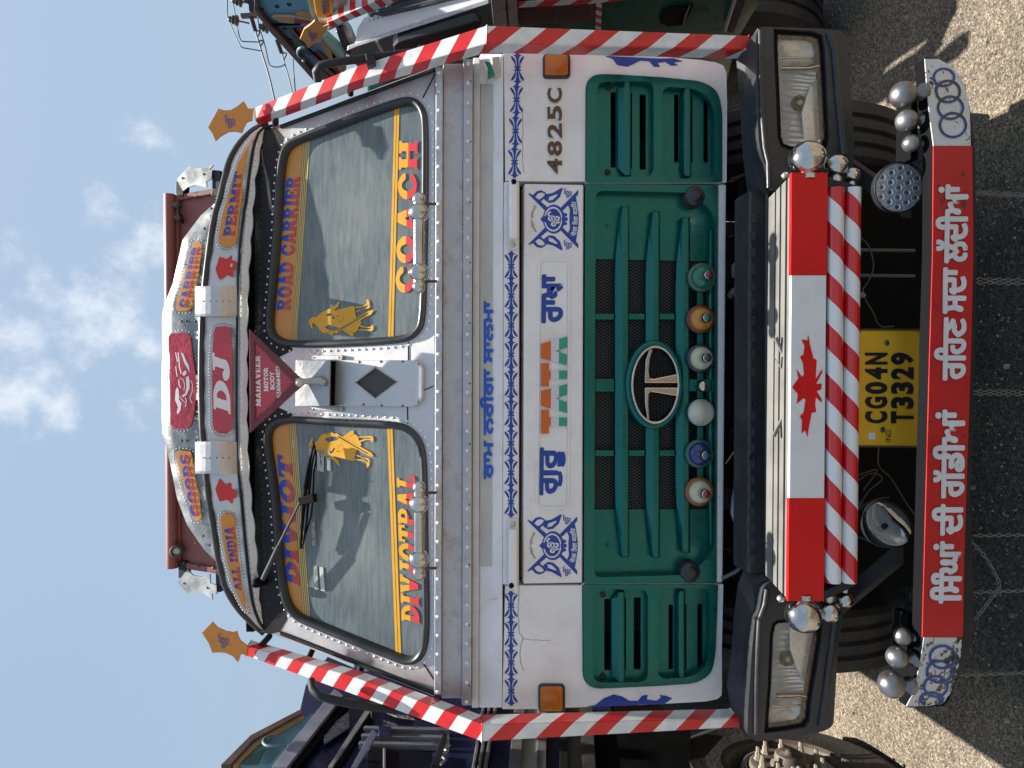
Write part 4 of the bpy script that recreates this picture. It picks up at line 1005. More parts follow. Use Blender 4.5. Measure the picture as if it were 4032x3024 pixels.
# emblem on the red panel: a loose white swirl
zk = lambda pts: [(640 + a * .2714, 1270 + b * .2714) for a, b in pts]
def mascot(X, Y):
    d = d_poly(X, Y, zk([(190, 980), (215, 930), (240, 1120), (275, 1170), (260, 1270), (220, 1335), (205, 1300), (225, 1230), (180, 1120)]))
    d = U(d, d_poly(X, Y, zk([(340, 800), (375, 770), (395, 860), (390, 960), (350, 1050), (300, 1080), (275, 1060), (330, 1030), (345, 940)])))
    d = U(d, d_line(X, Y, zk([(225, 960), (235, 1060), (290, 1130), (320, 1150)]), 1.3), d_line(X, Y, zk([(410, 840), (435, 900), (430, 1000), (395, 1090), (425, 1165)]), 1.6), d_line(X, Y, zk([(250, 800), (300, 830), (320, 900), (310, 980)]), 1.3), d_line(X, Y, zk([(235, 830), (240, 900), (260, 940)]), 2.2))
    d = U(d, d_poly(X, Y, zk([(265, 430), (300, 450), (345, 560), (380, 620), (400, 740), (370, 680), (320, 600)])), d_poly(X, Y, zk([(290, 730), (330, 690), (350, 720), (330, 765), (295, 770)])))
    d = U(d, d_line(X, Y, zk([(190, 440), (215, 560)]), 2.2), d_line(X, Y, zk([(225, 440), (245, 640), (270, 740)]), 2.4), d_line(X, Y, zk([(190, 640), (210, 780)]), 1.8), d_line(X, Y, zk([(330, 1090), (345, 1130), (335, 1220)]), 1.8))
    return D_(d, d_line(X, Y, zk([(190, 470), (260, 480)]), .8))
V, Fc = march(mascot, 685, 1385, 765, 1640, 60, 170)
mb = MB(); mb.add([FR.pw(a, b, on2(b, a) + .003) for a, b in V], [list(reversed(f)) for f in Fc]); mb.build('emblem', WPRINT, V2)
rv = []
for outl in (carr, good, redp): rv += pathpts(offs([(a, -b) for a, b in smooth(outl, 1)], -10), 14, True)
mb = MB()
for a, b in rv: mb.dome(FR.pw(a, -b, on2(-b, a) - .003), FR.n, .003, .003, 6)
mb.build('rivets', ALUB, V2, kind='stuff')
mb = MB()
for a, b in ((772, 2140), (824, 2146), (800, 2110), (830, 930), (832, 850), (832, 820), (805, 900), (735, 1265), (735, 1735), (715, 1265), (715, 1735), (770, 1265), (770, 1735)): mb.dome(FR.pw(a, b, on2(b, a) + .0005), FR.n, .0055, .002, 8)
mb.build('bolts', IRON, V2, kind='stuff')
for y0, y1, l, rl in ((1127, 1245, 0, 0), (1740, 1865, 0, 0)):
    mb = MB(); n = 8; rows = []
    for y in (y0, y0 + 10, y1 - 10, y1):
        e = .0 if y in (y0 + 10, y1 - 10) else -.004
        rows.append([FR.pw(768 + (932 - 768) * k / n, y, hh(y) + .012 + .045 * math.sin(math.pi * (.12 + .76 * k / n)) + e) for k in range(n + 1)])
    bk = [[Vector((v.x, -(hh(y0) - .03), v.z)) for v in rows[0]], [Vector((v.x, -(hh(y0) - .03), v.z)) for v in rows[-1]]]
    rows = [bk[0]] + rows + [bk[1]]; vs = [v for r in rows for v in r]; m1 = n + 1
    mb.add(vs, [(i * m1 + k, i * m1 + k + 1, (i + 1) * m1 + k + 1, (i + 1) * m1 + k) for i in range(len(rows) - 1) for k in range(n)])
    br = mb.build('visor_bracket', ALU, T)
    mb = MB()
    for q in range(5): mb.dome(FR.pw(800 + q * 26, (y0 + y1) / 2, hh(y0) + .012 + .045 * math.sin(math.pi * (.12 + .76 * (32 + q * 26) / 164))), FR.n, .003, .003, 6)
    mb.build('rivets', IRON, br, kind='stuff')

# ---- red header of the load body, its lamp and the two metal stars
HF = Frame((0, .92, 2.72), (1, 0, 0), (0, math.sin(R(24)), math.cos(R(24))))
HB = .0
hd = HF.pp([(690, 768), (862, 742), (866, 2260), (702, 2236)], HB)
HD = MB().prism(HF, hd, HB - .06, HB).build('load_header', MAROON, T, bevel=.004)
p = hd; ed = HF.pp([(678, 775), (705, 772), (712, 2228), (690, 2232)], HB + .01); MB().prism(HF, ed, HB, HB + .018).build('header_flange', MAROON, HD, bevel=.003)
for q in ([(690, 768), (862, 738), (862, 758), (692, 790)], [(702, 2236), (866, 2262), (866, 2240), (702, 2212)]):
    o = MB().prism(HF, HF.pp(q, HB + .015), HB, HB + .015).build('side_angle', MAROON, HD, bevel=.003)
mb = MB()
for a, b in ((703, 790), (775, 776), (838, 765), (725, 2217), (780, 2226), (840, 2236), (680, 878), (690, 2100)): mb.dome(HF.pw(a, b, HB + .016), HF.n, .008, .006, 8)
mb.build('bolts', IRON, HD, kind='stuff')
MB().tube([HF.pw(668, 766, HB + .03), HF.pw(670, 1000, HB + .03), HF.pw(678, 2236, HB + .03)], .026, 14).build('header_pipe', MAROON, HD)
lp = HF.pw(700, 2166, HB + .03); LM = MB().lathe(lp, (0, -1, 0), [(-.03, .02), (0, .028), (.03, .027), (.032, .020), (.02, .018), (.018, .0)], 20).build('marker_lamp', IRON, T)
MB().dome(lp - Vector((0, .018, 0)), (0, -1, 0), .019, .006, 16, 3).build('lens', STK, LM)
for a, b in ((703, 812), (708, 862)):
    MB().lathe(HF.pw(a, b, HB + .01), (0, -1, 0), [(0, .014), (.03, .014), (.032, .01), (.03, .0)], 12).build('cable_clip', IRON, HD)
MB().tube([HF.pw(690, 800, HB + .02), HF.pw(703, 812, HB + .05), HF.pw(706, 836, HB + .03), HF.pw(708, 862, HB + .05), HF.pw(722, 880, HB + .01), HF.pw(715, 842, HB + .015)], .003, 6).build('loose_wire', BLACK, HD)
STAR_R = CR(600, 0, [(200, 1462), (295, 1360), (370, 1376), (440, 1358), (498, 1348), (466, 1386), (486, 1392), (480, 1466), (440, 1476), (442, 1532), (350, 1510), (290, 1528), (250, 1560), (222, 1510)])
STAR_L = CR(600, 2200, [(205, 190), (285, 88), (330, 135), (400, 148), (472, 124), (470, 200), (522, 214), (525, 292), (484, 280), (490, 335), (400, 270), (350, 280), (305, 298), (255, 250)])
for st, posts in ((STAR_R, ([(195, 1470), (250, 1590)], [(490, 1395), (550, 1590)])), (STAR_L, ([(212, 50), (265, 150)], [(515, 110), (575, 275)]))):
    o = MB().prism(HF, HF.pp(st, HB + .03), HB + .024, HB + .03).build('star_plate', mat('galvanised', (.45, .45, .43), .45, .7, .3, 14), T)
    mb = MB()
    for x_, y_ in ([(245, 1455), (418, 1423)] if st is STAR_R else [(256, 200), (447, 237)]):
        q = CR(600, 0 if st is STAR_R else 2200, [(x_, y_)])[0]; mb.dome(HF.pw(*q, HB + .03), HF.n, .006, .004, 8)
    mb.build('bolts', IRON, o, kind='stuff')
for oy, quads in ((0, ([(192, 1480), (255, 1500), (250, 1605), (190, 1585)], [(488, 1386), (555, 1392), (550, 1600), (486, 1600)])), (2200, ([(210, 20), (268, 20), (266, 150), (212, 160)], [(514, 100), (578, 110), (582, 260), (545, 276), (520, 270)]))):
    for q in quads: MB().prism(HF, rnd(HF.pp(CR(600, oy, q), HB + .02), .004), HB - .02, HB + .02).build('header_post', BLACKM, T, bevel=.003)
# ---- blue prints on the white panels
def fleur(X, Y, cx, cy, p, hw):
    """one ornament of the border; symmetric about both axes"""
    u = abs(X - cx) / hw; v = abs(Y - cy) / (p / 2)
    d = d_poly(u, v, [(0, 0), (.22, .0), (.62, .13), (.30, .15), (.42, .26), (.0, .20)])          # waist darts
    d = U(d, d_poly(u, v, [(0, .13), (.14, .2), (.16, .5), (.30, .76), (.78, .86), (.34, .86), (.2, 1.0), (.0, 1.05)]))   # spear
    d = U(d, d_line(u, v, [(.26, .24), (.36, .46), (.55, .62), (.88, .72)], .085), d_poly(u, v, [(.22, .2), (.30, .2), (.85, .60), (.98, .72), (.86, .80), (.5, .66)]))
    d = D_(d, d_line(u, v, [(.17, .16), (.24, .46), (.40, .66), (.7, .79)], .045))
    return d * hw * .6
def fleurs(parent, ya, yb, xa, xb, h, hw=26.5):
    n = max(1, round(abs(yb - ya) / 115)); p = (yb - ya) / n
    for i in range(n):
        cy = ya + p * (i + .5); cx = xa + (xb - xa) * (i + .5) / n
        decal(parent, 'border_print', lambda X, Y: fleur(X, Y, cx, cy, p, hw), (cx - hw - 1, cy - p / 2 - .5, cx + hw + 1, cy + p / 2 + .5), 26, FR, h, BLUE)
fleurs(FASR, 208, 700, 2040, 2024, .0012)
fleurs(B, 990, 2036, 2013, 2012, .0012)
fleurs(FASL, 2328, 2778, 2012, 2013, .0012)
text(H, 'ਗੁਰੂ', quad(FR, .0015, 2221, 2128, 1946, 2223, 2130, 1766), BLUE, 0, fat=.0042)
text(H, 'ਰਾਖਾ', quad(FR, .0015, 2212, 2136, 1268, 2214, 2138, 1085), BLUE, 0, fat=.0045)
lq = {'T': [(0, 1), (1, 1), (1, .70), (.68, .70), (.68, 0), (.32, 0), (.32, .70), (0, .70)],
      'A': [(.0, 0), (.24, 1), (.76, 1), (1, 0), (.62, 0), (.5, .46), (.38, 0)]}
TO = mat('saffron_badge', (.62, .12, .01), .3, 0, coat=.5); TW = mat('white_badge', (.62, .62, .70), .3, 0, coat=.5); TG = mat('green_badge', (.01, .33, .20), .3, 0, coat=.5)
TATA = (('T', 1707, 1614), ('A', 1626, 1512), ('T', 1522, 1430), ('A', 1438, 1326))
for ch, ya, yb in TATA:
    qf = quad(FR, .008, 2231, 2131, ya, 2232, 2132, yb)
    P = lq[ch]
    for m, lo, hi in ((TG, 0, .31), (TW, .31, .62), (TO, .62, 1.01)):
        pp_ = clip(clip(ccw(P), (0, lo), (1, lo)), (1, hi), (0, hi)) 
        polys = [pp_]
        if ch == 'A' and lo < .46:   # the notch leaves two feet
            cut = .46
            if hi <= cut: polys = [clip(pp_, (.5, 1), (.5, 0)), clip(pp_, (.5, 0), (.5, 1))]
            else: polys = [clip(clip(pp_, (0, cut), (1, cut)), (0, 0), (1, 0)), clip(clip(pp_, (1, cut), (0, cut)), (.5, 1), (.5, 0)), clip(clip(pp_, (1, cut), (0, cut)), (.5, 0), (.5, 1))]
        for pl_ in polys:
            if len(pl_) < 3: continue
            f = [qf(a, b) for a, b in pl_]; b_ = [v + Vector((0, .012, 0)) for v in f]; n = len(f)
            mb = MB(); mb.add(f + b_, [tuple(range(n))] + [(i, (i + 1) % n, n + (i + 1) % n, n + i) for i in range(n)])
            mb.build('badge_letter', m, H)
# crest: crossed axes, wheel and banner
CT = lambda pts, oy: [(2060 + a * .1808, oy + b * .1808) for a, b in pts]
def crest(X, Y):
    x = (X - 2060) / .1808; y = (Y - 700) / .1808; c = 900
    ya = abs(y - c)                                             # mirror about the middle
    P = lambda pts: d_poly(x, ya, [(a, abs(b - c)) for a, b in pts])
    # x right = down the truck; the upper half of the drawing mirrored
    d = d_poly(x, ya, [(118, 570), (215, 525), (530, 260), (470, 190), (120, 540)])
    d = U(d, d_poly(x, ya, [(830, 260), (1200, 640), (1200, 545), (1150, 480), (880, 200), (820, 200)]))
    ring = D_(d_ell(x, ya, 660, 0, 178, 262), d_ell(x, ya, 660, 0, 165, 240)); 
    d = U(d, d_ell(x, ya, 670, 0, 240, 315)); d = D_(d, abs(d_ell(x, ya, 655, 0, 185, 250)) - 15)
    d = U(d, d_poly(x, ya, [(370, 0), (440, 75), (500, 60), (500, 0)]))
    d = U(d, d_poly(x, ya, [(1000, 0), (1020, 200), (980, 300), (1000, 350), (1150, 480), (1180, 300), (1210, 100), (1210, 0)]))
    blade = d_poly(x, ya, [(220, 530), (290, 605), (390, 630), (470, 590), (515, 545), (640, 570), (850, 690), (860, 660), (800, 480), (680, 370), (570, 350), (490, 400), (450, 440), (400, 400), (380, 370), (300, 460)])
    blade = D_(blade, d_poly(x, ya, [(270, 490), (330, 565), (420, 580), (480, 540), (420, 470), (360, 430), (330, 430)]))
    blade = D_(blade, d_poly(x, ya, [(560, 480), (640, 510), (755, 550), (740, 510), (640, 420), (540, 400), (560, 440)]))
    d = U(d, blade)
    d = D_(d, d_poly(x, ya, [(885, 190), (985, 300), (1005, 150), (1010, 0), (980, 0), (980, 40), (930, 55), (930, 120), (890, 130)]))
    d = U(d, d_ell(x, ya, 920, 95, 38, 38), d_poly(x, ya, [(840, 0), (840, 40), (960, 40), (975, 0)]))
    return d * .1808
for parent, oy, dx in ((H, 700, 0), (H, 1986, -4)):
    V, Fc = march(lambda X, Y: crest(X, Y), 2078, 730, 2282, 990, 110, 140)
    mb = MB(); mb.add([FR.pw(a + dx, b + oy - 700, .0012) for a, b in V], [list(reversed(f)) for f in Fc]); mb.build('crest_print', BLUE, H)
    q = lambda xb, xt, y0, y1, h=.002: quad(FR, h, 2060 + xb * .1808 + dx, 2060 + xt * .1808 + dx, oy + y0 * .1808, 2060 + xb * .1808 + dx, 2060 + xt * .1808 + dx, oy + y1 * .1808)
    text(H, 'ੴ', q(800, 530, 1060, 730, .0022), WPRINT, .03)
    text(H, 'ੴ', q(1060, 885, 435, 225), BLUE, .015); text(H, 'ੴ', q(1060, 885, 1560, 1345), BLUE, .015)
    def arc(y0, y1, xb, xt, bow):
        def f(s, t):
            y = y0 + (y1 - y0) * s; b = bow * (1 - (2 * s - 1) ** 2)
            return FR.pw(2060 + (xb + (xt - xb) * t + b) * .1808 + dx, oy + y * .1808, .0022)
        return f
    text(H, 'ਦੇਗ ਤੇਗ ਫਤਿਹ', arc(1260, 520, 1140, 1025, 45), WPRINT, 0, fat=.0007)
    text(H, 'ਸਤਿਗੁਰ ਪ੍ਰਸਾਦਿ', arc(1185, 600, 330, 245, -100), INK, 0)
text(lg, 'ਰਾਮ ਨਰੀਗਾ ਸਾਲਮਾ', (lambda s, t: FR.pw(1939 - (1939 - 1893) * t, 1884 - (1884 - 1188) * s, -.0165 - .0215 * t)), BLUEB, 0, fat=.0027)
# rear-view eagle prints
def eagle(X, Y, s=1):
    x = X; y = Y
    d = d_poly(x, y, CR(1900, 0, [(990, 455), (1060, 480), (1100, 530), (1180, 545), (1240, 520), (1290, 495), (1360, 500), (1400, 545), (1450, 545), (1430, 515), (1490, 505), (1540, 535), (1600, 535), (1560, 510), (1640, 500), (1560, 475), (1450, 478), (1300, 470)]))
    return d
o_ = decal(FASR, 'eagle_print', eagle, (2370, 215, 2700, 268), 150, FR, .0014, BLUE)
decal(FASL, 'eagle_print', lambda X, Y: d_poly(X, Y, CR(1900, 2200, [(830, 1212), (920, 1195), (990, 1140), (1070, 1108), (1140, 1125), (1200, 1160), (1270, 1160), (1300, 1120), (1350, 1110), (1340, 1150), (1420, 1160), (1460, 1130), (1440, 1112), (1500, 1120), (1550, 1140), (1480, 1190), (1300, 1190), (1180, 1200), (1000, 1205)])), (2295, 2730, 2655, 2788), 150, FR, .0014, BLUE)
# raised model number
v, f = textmesh('4825C', .03, .0)
qf = quad(FR, .007, 2216, 2154, 681, 2214, 2152, 344)
def raised(parent, body, qf, mt, off, depth, name='badge_letter', sp=None):
    v, f = textmesh(body, off); mb = MB(); P = [qf(a, b) for a, b in v]; n = len(P); Q = [p + Vector((0, depth, 0)) for p in P]
    from collections import Counter
    ec = Counter()
    for q in f:
        for i in range(len(q)): ec[tuple(sorted((q[i], q[(i + 1) % len(q)])))] += 1
    fs = list(f) + [(a, b, n + b, n + a) for (a, b), c in ec.items() if c == 1]
    mb.add(P + Q, fs); return mb.build(name, mt, parent)
MN0 = mat('badge_edge', (.75, .74, .72), .25, .4); MN1 = mat('badge_face', (.07, .035, .035), .12, .3, .4, 60, coat=.6)
for i, ch in enumerate('4825C'):
    y0 = 684 - i * 69.5; y1 = y0 - 63
    o = raised(FASR, ch, quad(FR, .005, 2218, 2152, y0 + 2, 2217, 2151, y1 - 2), MN0, .06, .006)
    raised(o, ch, quad(FR, .0075, 2214, 2156, y0 - 2, 2213, 2155, y1 + 3), MN1, .03, .0024, 'letter_face')
for par, c in ((FASR, [(2180, 345), (2181, 300)]),): pass
# indicators
for x0, y0, x1, y1, par in ((2139, 210, 2247, 306, FASR), (2121, 2696, 2226, 2805, FASL)):
    R_ = MB().prism(FR, rrect(FR, .012, x0, y0, x1, y1, .016), -.01, .012).build('indicator', RUBBER, T, bevel=.004)
    MB().prism(FR, rrect(FR, .024, x0 + 8, y0 + (2 if par is FASR else 11), x1 - 9, y1 - (14 if par is FASR else 2), .010), .0, .022).build('amber_lens', AMBER, R_, bevel=.005)
    c = FR.pw((x0 + x1) / 2 + 2, (y0 + y1) / 2 + (10 if par is FASR else -14), .0235); MB().dome(c, FR.n, .008, .003, 10).build('lens_screw', AMBER, R_)
# grab handles
for ya, yb, hole in ((704, 980, 709), (2322, 2046, 2312)):
    s = 1 if yb > ya else -1
    hb = MB().prism(FR, rrect(FR, .03, 2002, min(ya, yb), 2045, max(ya, yb), .012), -.0, .012)
    ob = hb.build('hinge_arm', WHITE2, T, bevel=.004)
    MB().prism(FR, rrect(FR, .045, 2006, min(ya, yb) - 2, 2040, max(ya, yb) - 40 * (s > 0) + 40 * (s < 0) * 0, .010) if s > 0 else rrect(FR, .045, 2004, min(ya, yb) + 40, 2038, max(ya, yb) + 2, .010), .012, .040).build('arm_cover', WHITE, ob, bevel=.006)
    c = FR.pw(2023 if s > 0 else 2013, hole + 6 * s, .041); MB().lathe(c, (0, -1, 0), [(0, .0095), (.0012, .0095), (.0012, 0)], 16).build('arm_bore', BLACK, ob)
    c = FR.pw(2020, yb - 16 * s, .012); MB().dome(c, FR.n, .010, .006, 12).build('bolt', ALU, ob)

# ---- grilles
def wedge(parent, m, y0, y1, xb, xf, xl, hb, hf, tap, name='slat', F=FR):
    """slat with a sloping upper face: xb back edge, xf front upper edge, xl front lower edge; its ends run out in a point"""
    mb = MB(); n = 14; rows = []
    for i in range(n + 1):
        s = i / n; y = y0 + (y1 - y0) * s
        e = min(1, min(s, 1 - s) * abs(y1 - y0) / max(tap, 1)); e = math.sin(e * math.pi / 2) if tap else 1
        xx = xf - (xf - xb) * (.08 + .92 * e)
        hB = hb; hF = hf
        hm = hF - (.016 if hF - hB > .025 else .012); rows.append([F.pw(xx - 1, y, hB), F.pw(xx, y, hm), F.pw(xf, y, hF), F.pw(xl, y, hF), F.pw(xl + 5, y, hB)])
    vs = [v for r in rows for v in r]
    fs = [(i * 5 + k, i * 5 + k + 1, i * 5 + k + 6, i * 5 + k + 5) for i in range(n) for k in range(4)] + [(0, 1, 2, 3, 4), tuple(n * 5 + k for k in (4, 3, 2, 1, 0))]
    mb.add(vs, fs); return mb.build(name, m, parent, bevel=.0032, bseg=3)
cg = rnd(FR.pp([(2303, 726), (2824, 730), (2818, 2292), (2298, 2296)], .0), .008)
cin = rnd(FR.pp([(2344, 752), (2700, 760), (2812, 830), (2812, 2180), (2700, 2262), (2338, 2272)], .0), [.03, .0, .08, .08, .0, .03])
mesh_o = FR.pp([(2340, 1020), (2808, 1030), (2808, 2004), (2334, 2006)], -.035)
G = MB().prism(FR, cg, -.06, .006, [cin]).build('centre_grille', GREEN, T, bevel=.017, bseg=4)
MB().prism(FR, offs(cin, -.004), -.05, -.032, [mesh_o]).build('grille_back', GREEN, G)
MB().box((-.9, .075, .95), (.9, .08, 1.55)).build('radiator_core', mat('radiator_black', (.006, .006, .007), .8), T)
# wire mesh, real strands
lo = FR.px(2812, 2010, -.04); hi = FR.px(2335, 1015, -.04)
mb = MB(); st = .0112; x0, z0, x1, z1 = lo[0], lo[1], hi[0], hi[1]
k = -1
ang = math.tan(R(60))
for sgn in (1, -1):
    c = -2.5
    while c < 2.5:
        # z = sgn*ang*x' + c
        pts = []
        za, zb_ = z0, z1
        xa_ = (za - (z0 + c)) / (sgn * ang) + (x0 + x1) / 2; xb_ = (zb_ - (z0 + c)) / (sgn * ang) + (x0 + x1) / 2
        p, q = Vector((xa_, za)), Vector((xb_, zb_))
        if p.x > q.x: p, q = q, p
        if q.x > x0 and p.x < x1:
            if p.x < x0: p = p + (q - p) * ((x0 - p.x) / (q.x - p.x))
            if q.x > x1: q = p + (q - p) * ((x1 - p.x) / (q.x - p.x))
            d = (q - p)
            if d.length > .004:
                d.normalize(); nn = Vector((-d.y, d.x)) * .0011
                mb.prism(FR, [tuple(p + nn), tuple(q + nn), tuple(q - nn), tuple(p - nn)], -.040, -.038 + (.0008 if sgn > 0 else 0), back=False)
        c += st * ang
mb.build('grille_mesh', mat('mesh_plastic', (.035, .05, .05), .5), G, kind='stuff')
wedge(G, GREEN, 812, 2194, 2420, 2452, 2474, -.032, .004, 260)
wedge(G, GREEN, 832, 2196, 2541, 2573, 2595, -.032, .004, 260)
wedge(G, GREEN, 856, 2176, 2659, 2690, 2713, -.032, .004, 260)
wedge(G, GREEN, 900, 2150, 2776, 2796, 2806, -.032, -.006, 300)
for (ya, yb) in ((1231, 1262), (1488, 1546), (1769, 1800)):
    for xa_, xb_ in ((2342, 2419), (2476, 2540), (2597, 2658), (2715, 2812)):
        if xa_ in (2476, 2597) and ya == 1488: continue
        o = MB().prism(FR, FR.pp(rectpx(xa_, ya + 4, xb_, yb - 4), -.006), -.038, -.006).build('divider', GREEN, G, bevel=.003)
for yy in (888, 2148):
    MB().lathe(FR.pw(2394, yy, -.031), (0, -1, 0), [(0, .009), (.003, .0085), (.003, .006), (.0005, .005), (.0, 0)], 14).build('screw', GREENG, G)
# oval badge
def ovalring(F, c, rx0, rz0, rx1, rz1, h0, h1, name, m, parent, seg=48, rnd_=True):
    mb = MB(); 
    a = [(c[0] + rx0 * math.cos(t), c[1] + rz0 * math.sin(t)) for t in np.linspace(0, 2 * math.pi, seg, endpoint=False)]
    b = [(c[0] + rx1 * math.cos(t), c[1] + rz1 * math.sin(t)) for t in np.linspace(0, 2 * math.pi, seg, endpoint=False)]
    rings = [[F.w(*p, h0) for p in a], [F.w(*p, h1 * .8) for p in a]]
    mids = [( (p[0] * .7 + q[0] * .3), (p[1] * .7 + q[1] * .3)) for p, q in zip(a, b)]; mids2 = [( (p[0] * .3 + q[0] * .7), (p[1] * .3 + q[1] * .7)) for p, q in zip(a, b)]
    rings += [[F.w(*p, h1) for p in mids], [F.w(*p, h1) for p in mids2], [F.w(*p, h1 * .8) for p in b], [F.w(*p, h0) for p in b]]
    vs = [v for r in rings for v in r]; n = seg
    mb.add(vs, [(i * n + j, i * n + (j + 1) % n, (i + 1) * n + (j + 1) % n, (i + 1) * n + j) for i in range(5) for j in range(n)], True)
    return mb.build(name, m, parent)
BC = FR.px(2575, 1515, .01)
pm = 1 / 1128.0
BG = ovalring(FR, BC, 178 * pm, 118 * pm, 152 * pm, 98 * pm, -.03, .022, 'oval_badge', GREEN, T)
ovalring(FR, BC, 158 * pm, 101 * pm, 144 * pm, 89 * pm, .005, .034, 'chrome_ring', CHROME, BG)
el_ = [(BC[0] + 152 * pm * math.cos(t), BC[1] + 96 * pm * math.sin(t)) for t in np.linspace(0, 2 * math.pi, 40, endpoint=False)]
MB().prism(FR, el_, .002, .0062).build('badge_back', BLACK, BG)
mb = MB()
for i in range(-13, 14):
    for j in range(-9, 10):
        a, b = BC[0] + (i + .5 * (j & 1)) * .0135, BC[1] + j * .0118
        if ((a - BC[0]) / (144 * pm)) ** 2 + ((b - BC[1]) / (90 * pm)) ** 2 > 1: continue
        ro = [(a + .0068 * math.cos(t), b + .0068 * math.sin(t)) for t in np.arange(R(30), R(389), R(60))]
        ri = [(a + .0046 * math.cos(t), b + .0046 * math.sin(t)) for t in np.arange(0, 2 * math.pi - .01, R(36))]
        mb.prism(FR, ro, .007, .012, [ri], back=False)
mb.build('honeycomb', BLACKM, BG, kind='stuff')
def tb(pts, name='badge_arm'):
    P = FR.pp(pts, .03); MB().prism(FR, P, .0125, .028).build(name, CHROME, BG, bevel=.004)
cc1900 = lambda pts: CR(1900, 1400, pts)
tb(cc1900([(1325, 195), (1332, 40), (1356, -30), (1368, -52), (1400, -50), (1376, 20), (1364, 120), (1372, 185), (1400, 188), (1590, 150), (1600, 225), (1325, 225)]))
tb(cc1900([(1325, 260), (1328, 400), (1350, 540), (1372, 545), (1362, 400), (1364, 320), (1380, 298), (1575, 330), (1600, 330), (1598, 260)]))
# rubber stops
for x_, y_ in ((2732, 775), (2714, 2250)):
    MB().lathe(FR.pw(x_, y_, .0), (0, -1, 0), [(-.03, .038), (.012, .036), (.018, .028), (.018, .022), (.024, .021), (.028, .014), (.026, 0)], 22).build('rubber_stop', RUBBER, G)
# side grilles
def sidegrille(out, panels, slots, fins, screws, flip):
    g = MB().prism(FR, offs(out, .002), -.018, .010, [rnd(FR.pp(p, .010), .035, 6) for p in panels]).build('side_grille', GREEN, T, bevel=.013, bseg=3)
    holes = []
    for s in slots: holes.append(rrect(FR, -.02, *s, .004, 2))
    MB().prism(FR, offs(out, .012), -.03, -.02, holes).build('grille_back', GREEN, g)
    MB().prism(FR, offs(out, .02), -.085, -.08).build('grille_void', BLACK, g)
    for y0, y1, xb, xf, xl in fins: wedge(g, GREEN, y0, y1, xb, xf, xl, -.022, .008, 26)
    for x_, y_ in screws: MB().lathe(FR.pw(x_, y_, -.020), (0, -1, 0), [(0, .011), (.003, .011), (.003, .007), (.001, .006), (.003, .003), (.003, 0)], 14).build('screw', BLACKM, g)
    return g
# outline of the two recesses: (x0,y0,x1,y1)
gR = sidegrille(gr_r, [[(2350, 322), (2574, 320), (2574, 696), (2350, 696)], [(2608, 340), (2740, 350), (2795, 385), (2812, 450), (2814, 704), (2608, 704)]], [(2404, 362, 2425, 660), (2482, 366, 2489, 664), (2518, 372, 2543, 668), (2654, 372, 2672, 640), (2718, 378, 2727, 640), (2770, 378, 2788, 640)],
                [(320, 690, 2431, 2459, 2481), (345, 692, 2680, 2697, 2718)], [(2397, 346), (2392, 679)], 1)
gL = sidegrille(gr_l, [[(2336, 2320), (2552, 2320), (2552, 2686), (2336, 2688)], [(2592, 2316), (2798, 2316), (2796, 2560), (2778, 2630), (2730, 2664), (2592, 2676)]], [(2379, 2358, 2404, 2639), (2457, 2354, 2465, 2640), (2495, 2352, 2523, 2636), (2632, 2380, 2650, 2636), (2694, 2378, 2703, 2636), (2746, 2378, 2766, 2634)],
                [(2332, 2686, 2406, 2435, 2457), (2326, 2668, 2660, 2675, 2694)], [(2374, 2341), (2373, 2660)], -1)
# coloured lamps along the grille
def poplamp(x_, y_, flange, inner, tip, big=False, stem=True):
    c = FR.pw(x_, y_, .012)
    L_ = MB().lathe(c, (0, -1, 0), [(-.03, .048), (0, .052), (.006, .052), (.009, .046), (.009, .040)], 30).build('marker_lamp', flange, T)
    MB().lathe(c, (0, -1, 0), [(.008, .041), (.014, .041), (.024, .034), (.030, .020), (.031, .0)], 28).build('lens', inner, L_)
    if stem:
        MB().lathe(c, (0, -1, 0), [(.028, .017), (.038, .019), (.044, .017), (.050, .018), (.060, .016), (.066, .0155), (.068, .013)], 20).build('lamp_stem', CHROME, L_)
        MB().lathe(c, (0, -1, 0), [(.066, .0125), (.070, .011), (.071, .0)], 16).build('lamp_tip', tip, L_)
TD = mat('tip_dark', (.05, .05, .05), .2, coat=.4); TT = mat('tip_teal', (.01, .12, .11), .2, coat=.4); TR = mat('tip_red', (.22, .02, .03), .2, coat=.4)
DRKR = mat('lamp_maroon', (.11, .02, .02), .3, coat=.5); DRKB = mat('lamp_navy', (.012, .02, .05), .3, coat=.5); OLIVE = mat('lamp_olive', (.05, .10, .07), .3, coat=.5)
poplamp(2762, 1093, OLIVE, LAMPG, TR); poplamp(2757, 1257, DRKR, LAMPO, TT); poplamp(2757, 1411, DRKB, LAMPW, TD)
poplamp(2752, 1786, TEALDISC, LAMPB, TT); poplamp(2752, 1935, mat('lamp_rust', (.22, .07, .015), .3, coat=.5), LAMPW, TR)
c = FR.pw(2757, 1624, .012)
Lw = MB().lathe(c, (0, -1, 0), [(-.03, .048), (0, .052), (.008, .052)], 30).build('marker_lamp', TEALDISC, T)
MB().lathe(c, (0, -1, 0), [(.006, .049), (.014, .047), (.022, .035), (.026, .018), (.027, 0)], 30).build('lens', mat('lamp_pearl', (.45, .48, .40), .2, 0, .35, 26, coat=.5), Lw)
MB().lathe(FR.pw(2758, 1520, .012), (0, -1, 0), [(-.02, .016), (.0, .020), (.014, .021), (.018, .018), (.034, .018), (.036, .015), (.037, 0)], 20).build('chrome_button', CHROME, T)
o = MB().prism(FR, FR.pp(rectpx(2746, 1050, 2770, 1980), -.002), -.012, -.002).build('lamp_rail', GREEN, T, bevel=.002)

